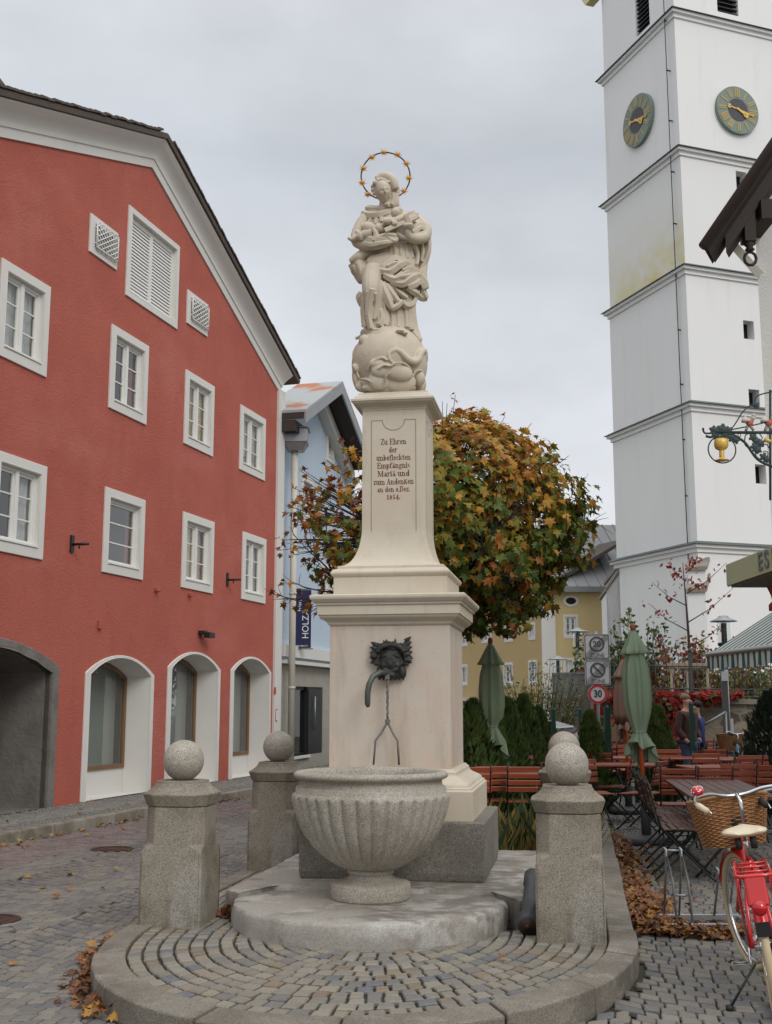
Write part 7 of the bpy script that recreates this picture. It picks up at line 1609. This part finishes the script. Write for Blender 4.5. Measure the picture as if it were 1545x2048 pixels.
# ---------------------------------------------------------------- cars behind the hedge
M_car=mat('white_car_paint',(.62,.64,.65),.3,coat=.8); M_card=mat('dark_car_paint',(.03,.03,.035),.3,coat=.8); M_rub=mat('tyre_rubber',(.02,.02,.02),.8); M_tail=mat('red_tail_light',(.45,.01,.01),.25,coat=.5); M_cgl=mat('dark_car_glass',(.03,.045,.045),.06)
def car(lb,x,y,z,rz,paint,lit=False):   # nose towards -X, tail at +X
    t=thing('parked_car',lb,'car',(x,y,z),rz); b=MB(); hw=.84
    side=[(-2.0,.30),(-2.05,.55),(-1.95,.72),(-1.0,.88),(-.35,1.36),(.2,1.43),(1.2,1.40),(1.55,1.30),(1.95,.92),(2.02,.85),(2.03,.45),(1.95,.28)]
    n=len(side); vs=[]
    for s,ins in((-1,0),(-1,1),(1,1),(1,0)): pass
    def w(z_): return hw-(.0 if z_<.9 else (z_-.9)*.36)
    vs=[(x_,-w(z_),z_) for x_,z_ in side]+[(x_,w(z_),z_) for x_,z_ in side]
    tr=tessellate_polygon([[Vector((a,c,0)) for a,c in side]]); b.add(vs,[tuple(q) for q in tr]+[tuple(i+n for i in reversed(q)) for q in tr]+[(i,(i+1)%n,(i+1)%n+n,i+n) for i in range(n)]); bd=b.build('body',paint,t,bevel=.04,seg=3)
    b=MB()
    for s in(-1,1):
        for pg in([(-.82,.93),(-.32,1.30),(.32,1.35),(.32,.93)],[(.40,.93),(.40,1.35),(1.15,1.33),(1.62,.95)]):
            b.add([(a,s*(w(c)+.012),c) for a,c in pg],[(0,1,2,3)])
    b.add([(1.60,-.62,1.28),(1.60,.62,1.28),(1.95,.70,.95),(1.95,-.70,.95)],[(0,1,2,3)]); b.add([(-.98,-.66,.92),(-.98,.66,.92),(-.40,.60,1.34),(-.40,-.60,1.34)],[(0,1,2,3)]); b.build('windows',M_cgl,t,recalc=False)
    for s in(-1,1): b=MB(); b.box((1.98,s*.72,.80),(.12,.20,.26)); b.build('tail_light',M_tail if not lit else mat('lit_tail_light',(.6,.02,.02),.3,em=((1,.05,.04),2.5)),t,bevel=.02)
    for sx in(-1.25,1.3):
        for s in(-1,1): b=MB(); b.tube([(sx,s*.70,.30),(sx,s*.86,.30)],.31,24); b.build('wheel',M_rub,t); 
    b=MB(); b.box((2.05,0,.55),(.02,.5,.11)); b.build('number_plate',M_sgn,t); b=MB(); b.box((2.04,0,.42),(.08,1.5,.14)); b.build('bumper',M_bk,t,bevel=.02); return t
q=A(1158,1450,21.); car('white hatchback parked behind the hedge, seen above the rear stone ball',q.x-1.75,21.3,-.12,R(-24),M_car)
q=A(930,1478,26.); car('dark car with a lit red tail light, half hidden by the column base',q.x-.55,28.2,-.0,R(-80),M_card,True)
# blue bicycle, rack, red bicycle ------------------------------------------------
M_chrome=mat('chrome',(.62,.62,.62),.18,metal=.95); M_bred=mat('glossy_red_paint',(.62,.012,.012),.22,coat=.9); M_cream=mat('cream_rubber',(.58,.46,.28),.6,noise=[(20,.2,(.48,.37,.22),.4,.7)]); M_saddle=mat('cream_saddle',(.66,.57,.40),.4,coat=.2); M_refl=mat('red_reflector',(.55,.01,.015),.15,coat=.6)
M_wick=mat('wicker',(.36,.17,.065),.65,noise=[(20,.5,(.22,.095,.035),.4,.65),(6,.3,(.46,.25,.11),.5,.75)])
def bicycle(lb,cat,loc,rz,lean,frame,tyre,steer=0.,basket=True,saddle=M_saddle,full=True,group=None):
    t=thing('bicycle',lb,cat,loc,rot=(lean,0,rz),group=group)   # forward = +X
    wr=.335; rear=Vector((-.52,0,.34)); front=Vector((.60,0,.34))
    def wheel(par,c,M=None):
        w=MB(); M=M or Matrix.Identity(3)
        w.tube([c+M@Vector((wr*math.cos(a),0,wr*math.sin(a))) for a in [2*PI*k/56 for k in range(57)]],.021,10,cap=False); wo=w.build('wheel',tyre,par)
        w=MB(); w.tube([c+M@Vector(((wr-.028)*math.cos(a),0,(wr-.028)*math.sin(a))) for a in [2*PI*k/48 for k in range(49)]],.012,6,cap=False); w.build('rim',M_chrome,wo)
        w=MB()
        for k in range(28):
            a=2*PI*k/28; s=.028*(1 if k%2 else -1); w.tube([c+M@Vector((.02*math.cos(a+1),s,.02*math.sin(a+1))),c+M@Vector(((wr-.03)*math.cos(a),0,(wr-.03)*math.sin(a)))],.0013,3,cap=False)
        w.build('spokes',M_chrome,wo); w=MB(); w.tube([c+M@Vector((0,-.05,0)),c+M@Vector((0,.05,0))],.024,12); w.build('hub',M_chrome,wo)
    wheel(t,rear)
    bb=Vector((-.05,0,.29)); st=Vector((-.22,0,.74)); hd=Vector((.40,0,.80)); hl=Vector((.45,0,.62))
    b=MB(); b.tube([bb,st],.019,12); b.tube(cr([tuple(hd-Vector((0,0,.04)))+(0,),(.30,0,.55,0),(.12,0,.36,0),tuple(bb)+(0,)],6) and [Vector(p[:3]) for p in cr([tuple(hd-Vector((0,0,.06))),(.30,0,.52),(.12,0,.35),tuple(bb)],6)],.022,12)
    b.tube([hl,Vector((.24,0,.44)),st.lerp(bb,.35)],.016,10); b.tube([hd+Vector((-.02,0,.06)),hl],.022,12)
    for s in(-1,1): b.tube([bb+Vector((0,s*.03,0)),rear+Vector((0,s*.065,0))],.012,8); b.tube([st+Vector((.0,s*.015,-.04)),rear.lerp(st,.5)+Vector((0,s*.05,0)),rear+Vector((0,s*.065,0))],.011,8)
    b.build('frame',frame,t)
    # mudguard, rack
    def guard(par,c,a0,a1,M=None,w_=.034):
        g=MB(); M=M or Matrix.Identity(3); n=26; vs=[]
        for k in range(n+1):
            a=R(a0+(a1-a0)*k/n); 
            for y,rr in((-w_,.352),(-w_*.7,.372),(0,.378),(w_*.7,.372),(w_,.352)): vs.append(c+M@Vector((rr*math.cos(a),y,rr*math.sin(a))))
        g.add(vs,[(k*5+j,k*5+j+1,(k+1)*5+j+1,(k+1)*5+j) for k in range(n) for j in range(4)],True); return g.build('mudguard',frame,par)
    gd=guard(t,rear,30,152); b=MB(); b.box(rear+Vector((.385*math.cos(R(153)),0,.385*math.sin(R(153))-.03)),(.012,.07,.07)); b.build('mud_flap',M_bk,gd)
    b=MB(); pts=[(-.28,-.075),(-.30,-.085),(-.86,-.085),(-.88,-.06),(-.88,.06),(-.86,.085),(-.30,.085),(-.28,.075)]
    b.tube([(x,y,.745) for x,y in pts],.010,8); 
    for s in(-1,1): b.tube([(-.66,s*.085,.745),(-.60,s*.085,.55),rear+Vector((0,s*.075,0))],.008,8); b.tube([(-.84,s*.085,.745),(-.80,s*.085,.60),rear+Vector((-.02,s*.075,.02))],.008,8)
    for x in(-.40,-.55,-.72): b.tube([(x,-.085,.745),(x,.085,.745)],.007,6)
    b.build('carrier',frame,t)
    b=MB(); b.box((-.885,0,.68),(.02,.105,.16),M=Matrix.Rotation(.12,3,'Y')); rp=b.build('rear_panel',frame,t,bevel=.012,seg=2)
    b=MB(); b.tube([(-.885,0,.595),(-.925,0,.595)],.036,20); b.build('reflector',M_refl,rp)
    # seat post and saddle
    b=MB(); b.tube([st,st+Vector((-.045,0,.13))],.014,10); b.build('seat_post',M_chrome,t)
    sz=st.z+.17; vs=[];sec=[(-.17,.085,.02),(-.15,.115,.045),(-.09,.125,.055),(-.02,.09,.05),(.06,.04,.045),(.12,.026,.035),(.14,.012,.02)]
    b=MB(); n=16
    for x,w_,h in sec:
        for k in range(n): a=2*PI*k/n; vs.append((st.x-.05+x,w_*math.cos(a),sz+h*.55*math.sin(a)+(.018 if math.sin(a)>.2 and x<-.1 and abs(math.cos(a))<.5 else 0)*-1))
    b.add(vs,[(j*n+k,j*n+(k+1)%n,(j+1)*n+(k+1)%n,(j+1)*n+k) for j in range(len(sec)-1) for k in range(n)]+[tuple(range(n)),tuple((len(sec)-1)*n+k for k in range(n))],True); sd=b.build('saddle',saddle,t)
    b=MB(); b.tube([(st.x-.19,-.04,sz-.03),(st.x-.05,-.03,sz-.05),(st.x+.07,0,sz-.02)],.005,6); b.tube([(st.x-.19,.04,sz-.03),(st.x-.05,.03,sz-.05),(st.x+.07,0,sz-.02)],.005,6)
    for s in(-1,1): b.tube([(st.x-.17+.0,s*.04,sz-.09),(st.x-.17,s*.04,sz-.03)],.018,8)
    b.build('saddle_springs',M_bk,sd)
    # crank, pedals, chain case, kickstand
    b=MB(); b.tube([bb+Vector((0,-.06,0)),bb+Vector((0,.06,0))],.022,12); b.tube([bb+Vector((0,.075,0)),bb+Vector((-.12,.08,-.11))],.010,8); b.tube([bb+Vector((0,-.075,0)),bb+Vector((.12,-.08,.11))],.010,8); b.build('crank',M_chrome,t)
    for c in(bb+Vector((-.12,.135,-.11)),bb+Vector((.12,-.135,.11))):
        b=MB(); 
        for dx in(-.035,.035): b.box(c+Vector((dx,0,0)),(.012,.095,.022))
        for dy in(-.045,.045): b.box(c+Vector((0,dy,0)),(.07,.008,.022))
        b.tube([c+Vector((0,-.06,0)),c+Vector((0,.05,0))],.007,6); b.build('pedal',M_chrome,t)
    b=MB(); b.hexa([(p[0],y,p[1]) for y in(-.075,-.055) for p in((-.60,.30),(.06,.21),(.06,.37),(-.60,.385))]); b.build('chain_case',M_bk,t,bevel=.01,seg=2)
    b=MB(); b.tube([(-.45,.06,.24),(-.50,.23,.035)],.007,8); b.lathe([(.02,-.01),(.018,.02)],(-.50,.23,.035),8); b.build('kickstand',M_darkmetal,t)
    # steering group turned by the steering angle about the head
    sg=bpy.data.objects.new('front_fork',None); 
    Ms=Matrix.Rotation(steer,3,'Z'); piv=Vector((.46,0,0)); 
    def Sx(v): v=Vector(v); q=Ms@(v-piv)+piv; return q
    fc_=Sx(front); wheel(t,fc_,Ms); guard(t,fc_,20,165,Ms)
    b=MB(); crown=Sx((.465,0,.60)); b.tube([Sx((.40,0,.86)),crown],.017,10)
    for s in(-1,1): b.tube([Sx((.465,s*.05,.62)),Sx((.50,s*.055,.50)),Sx((.60,s*.055,.34))],.013,8)
    b.tube([Sx((.465,-.055,.62)),Sx((.465,.055,.62))],.016,8); b.build('fork',frame,t)
    b=MB(); b.tube([Sx((.40,0,.84)),Sx((.385,0,1.01)),Sx((.42,0,1.05))],.013,10)
    hb=[(.16,.335,1.03),(.24,.33,1.045),(.33,.28,1.07),(.40,.17,1.07),(.43,.06,1.045),(.43,-.06,1.045),(.40,-.17,1.07),(.33,-.28,1.07),(.24,-.33,1.045),(.16,-.335,1.03)]
    b.tube([Sx(p) for p in cr(hb,5)],.0115,10); h_=b.build('handlebar',M_chrome,t)
    for s in(-1,1): b=MB(); b.tube([Sx((.06,s*.325,1.005)),Sx((.16,s*.335,1.03)),Sx((.19,s*.336,1.037))],[.017,.019,.014],12); b.build('grip',saddle if full else M_bk,h_)
    for s in(-1,1): b=MB(); b.tube([Sx((.28,s*.30,1.045)),Sx((.19,s*.285,1.01)),Sx((.08,s*.295,.985))],.006,6); b.build('brake_lever',M_chrome,h_)
    if full:
        b=MB(); b.sphere(Sx((.25,.30,1.11)),(.038,.038,.030),20,12); bl=b.build('bell',mat('red_bell',(.60,.02,.03),.3,coat=.5),h_)
        b=MB(); rr=random.Random(2)
        for k in range(40):
            d=rdir(rr); 
            if d.z>-.4: b.sphere(Sx((.25,.30,1.11))+Vector((d.x*.037,d.y*.037,d.z*.0295)),.0045,6,4)
        b.build('bell_dots',M_lett,bl)
    # headlamp
    b=MB(); b.tube([Sx((.50,0,.80)),Sx((.57,0,.80))],[.02,.035],14); b.build('headlamp',M_chrome,t)
    if basket:
        b=MB(); N_=64; H=.27; z0=.74
        def oval(a,f,g): 
            c_,s_=math.cos(a),math.sin(a); e=.62; return Vector((math.copysign(abs(c_)**e,c_)*f,math.copysign(abs(s_)**e,s_)*g,0))
        cx=.62
        def ring(tz): return (.135+.04*tz,.18+.055*tz)
        rows_=26
        for j in range(rows_):
            tz=j/(rows_-1); f,g=ring(tz); pts=[]
            for k in range(N_+1):
                a=2*PI*k/N_; o=.005*(1 if (k//2+j)%2 else -1); dz=.025*math.cos(a)*tz*-1; p=oval(a,f+o,g+o)+Vector((cx,0,z0+H*tz+dz)); pts.append(Sx(p))
            b.tube(pts,.0055,5,cap=False)
        for k in range(0,N_,2):
            a=2*PI*(k+.5)/N_; b.tube([Sx(oval(a,*ring(tz))+Vector((cx,0,z0+H*tz))) for tz in(0,.5,1)],.0035,4)
        f,g=ring(1); b.tube([Sx(oval(2*PI*k/N_,f,g)+Vector((cx,0,z0+H+.008-.025*math.cos(2*PI*k/N_)))) for k in range(N_+1)],.012,8,cap=False)
        b.add([Sx((cx,0,z0))]+[Sx(oval(2*PI*k/N_,*ring(0))+Vector((cx,0,z0))) for k in range(N_)],[(0,1+k,1+(k+1)%N_) for k in range(N_)])
        f,g=ring(.5); vs=[Sx(oval(2*PI*k/N_,ring(tz)[0]-.003,ring(tz)[1]-.003)+Vector((cx,0,z0+H*tz*.98))) for tz in(0,1) for k in range(N_)]; b.add(vs,[(k,(k+1)%N_,(k+1)%N_+N_,k+N_) for k in range(N_)])
        b.build('wicker_basket',M_wick,t); b=MB(); b.box(Sx((.475,0,.90)),(.03,.10,.12),rz=steer); b.build('basket_bracket',M_bk,t,bevel=.006)
    return t
hdg=R(90-15)
RBp=Vector((2.165,6.78,0)); bicycle('glossy red bicycle with cream tyres and a wicker basket, cut by the right edge','bicycle',tuple(RBp),hdg,R(-7),M_bred,M_cream,steer=R(19))
M_bbk=mat('black_bike_paint',(.015,.015,.017),.25,coat=.8)
bicycle('black bicycle parked right of the red one, mostly outside the picture','bicycle',(RBp.x+.50,RBp.y+.30,0),hdg+R(2),R(-5),M_bbk,M_rub,steer=R(8),basket=False,saddle=M_bk,full=False)
q=A(1480,1500,21.); bicycle('light blue bicycle with a black basket leaning by the garden wall','bicycle',(q.x+.1,20.6,0),R(118),R(4),mat('light_blue_paint',(.12,.30,.42),.3,coat=.7),mat('pale_tyre',(.45,.45,.43),.6),steer=R(-10),basket=True,saddle=M_bk,full=False)
# rack
rk=G(1440,1862); t=thing('bicycle_rack','grey steel bicycle rack with tall wheel hoops among the leaves','bicycle rack',(rk.x,rk.y,0))
b=MB(); 
for dy in(0,.36): b.box((.12,dy,.03),(1.15,.035,.045))
for dx in(-.42,.25): b.box((dx,.18,.028),(.04,.36,.03))
b.build('base_frame',M_zinc,t,bevel=.004)
for x0,h,lb_ in((-.31,.56,1),(-.20,.56,1),(.06,.42,0),(.17,.42,0)):
    b=MB(); b.tube([(x0,.34,.05),(x0-.03,.10,h*.75),(x0-.05,-.0,h),(x0-.05,.05,h+.01),(x0-.01,.0,h*.6),(x0+.01,.0,.05)],.0085,8); b.build('hoop',M_zinc,t)
b=MB(); b.tube([(-.36,.02,.55),(-.25,.02,.55)],.008,6); b.tube([(-.31,.02,.24),(-.19,.02,.24)],.008,6); b.build('cross_tie',M_zinc,t)
# crumpled napkin, bollard
q=G(1241,1716,.03); b=MB(); b.sphere((0,0,0),(.055,.04,.035),14,10); 
for i,v in enumerate(b.v): f=1+.25*math.sin(i*2.3)*math.sin(i*.7); b.v[i]=(v[0]*f,v[1]*f,v[2]*f)
o=b.build('crumpled_napkin',mat('crumpled_paper',(.66,.60,.58),.7),None); o.location=q; tag(o,'crumpled white paper napkin lying on the setts by the leaf drift','litter')
q=A(951,1532,16.); bo=thing('bollard','small grey bollard between column base and green parasol','bollard',(q.x,q.y,0)); b=MB(); b.lathe([(.10,0),(.10,.50),(.085,.52),(.085,.56),(.10,.58),(.10,.68),(.05,.74),(.01,.75)],n=20); b.build('post',M_slv,bo)
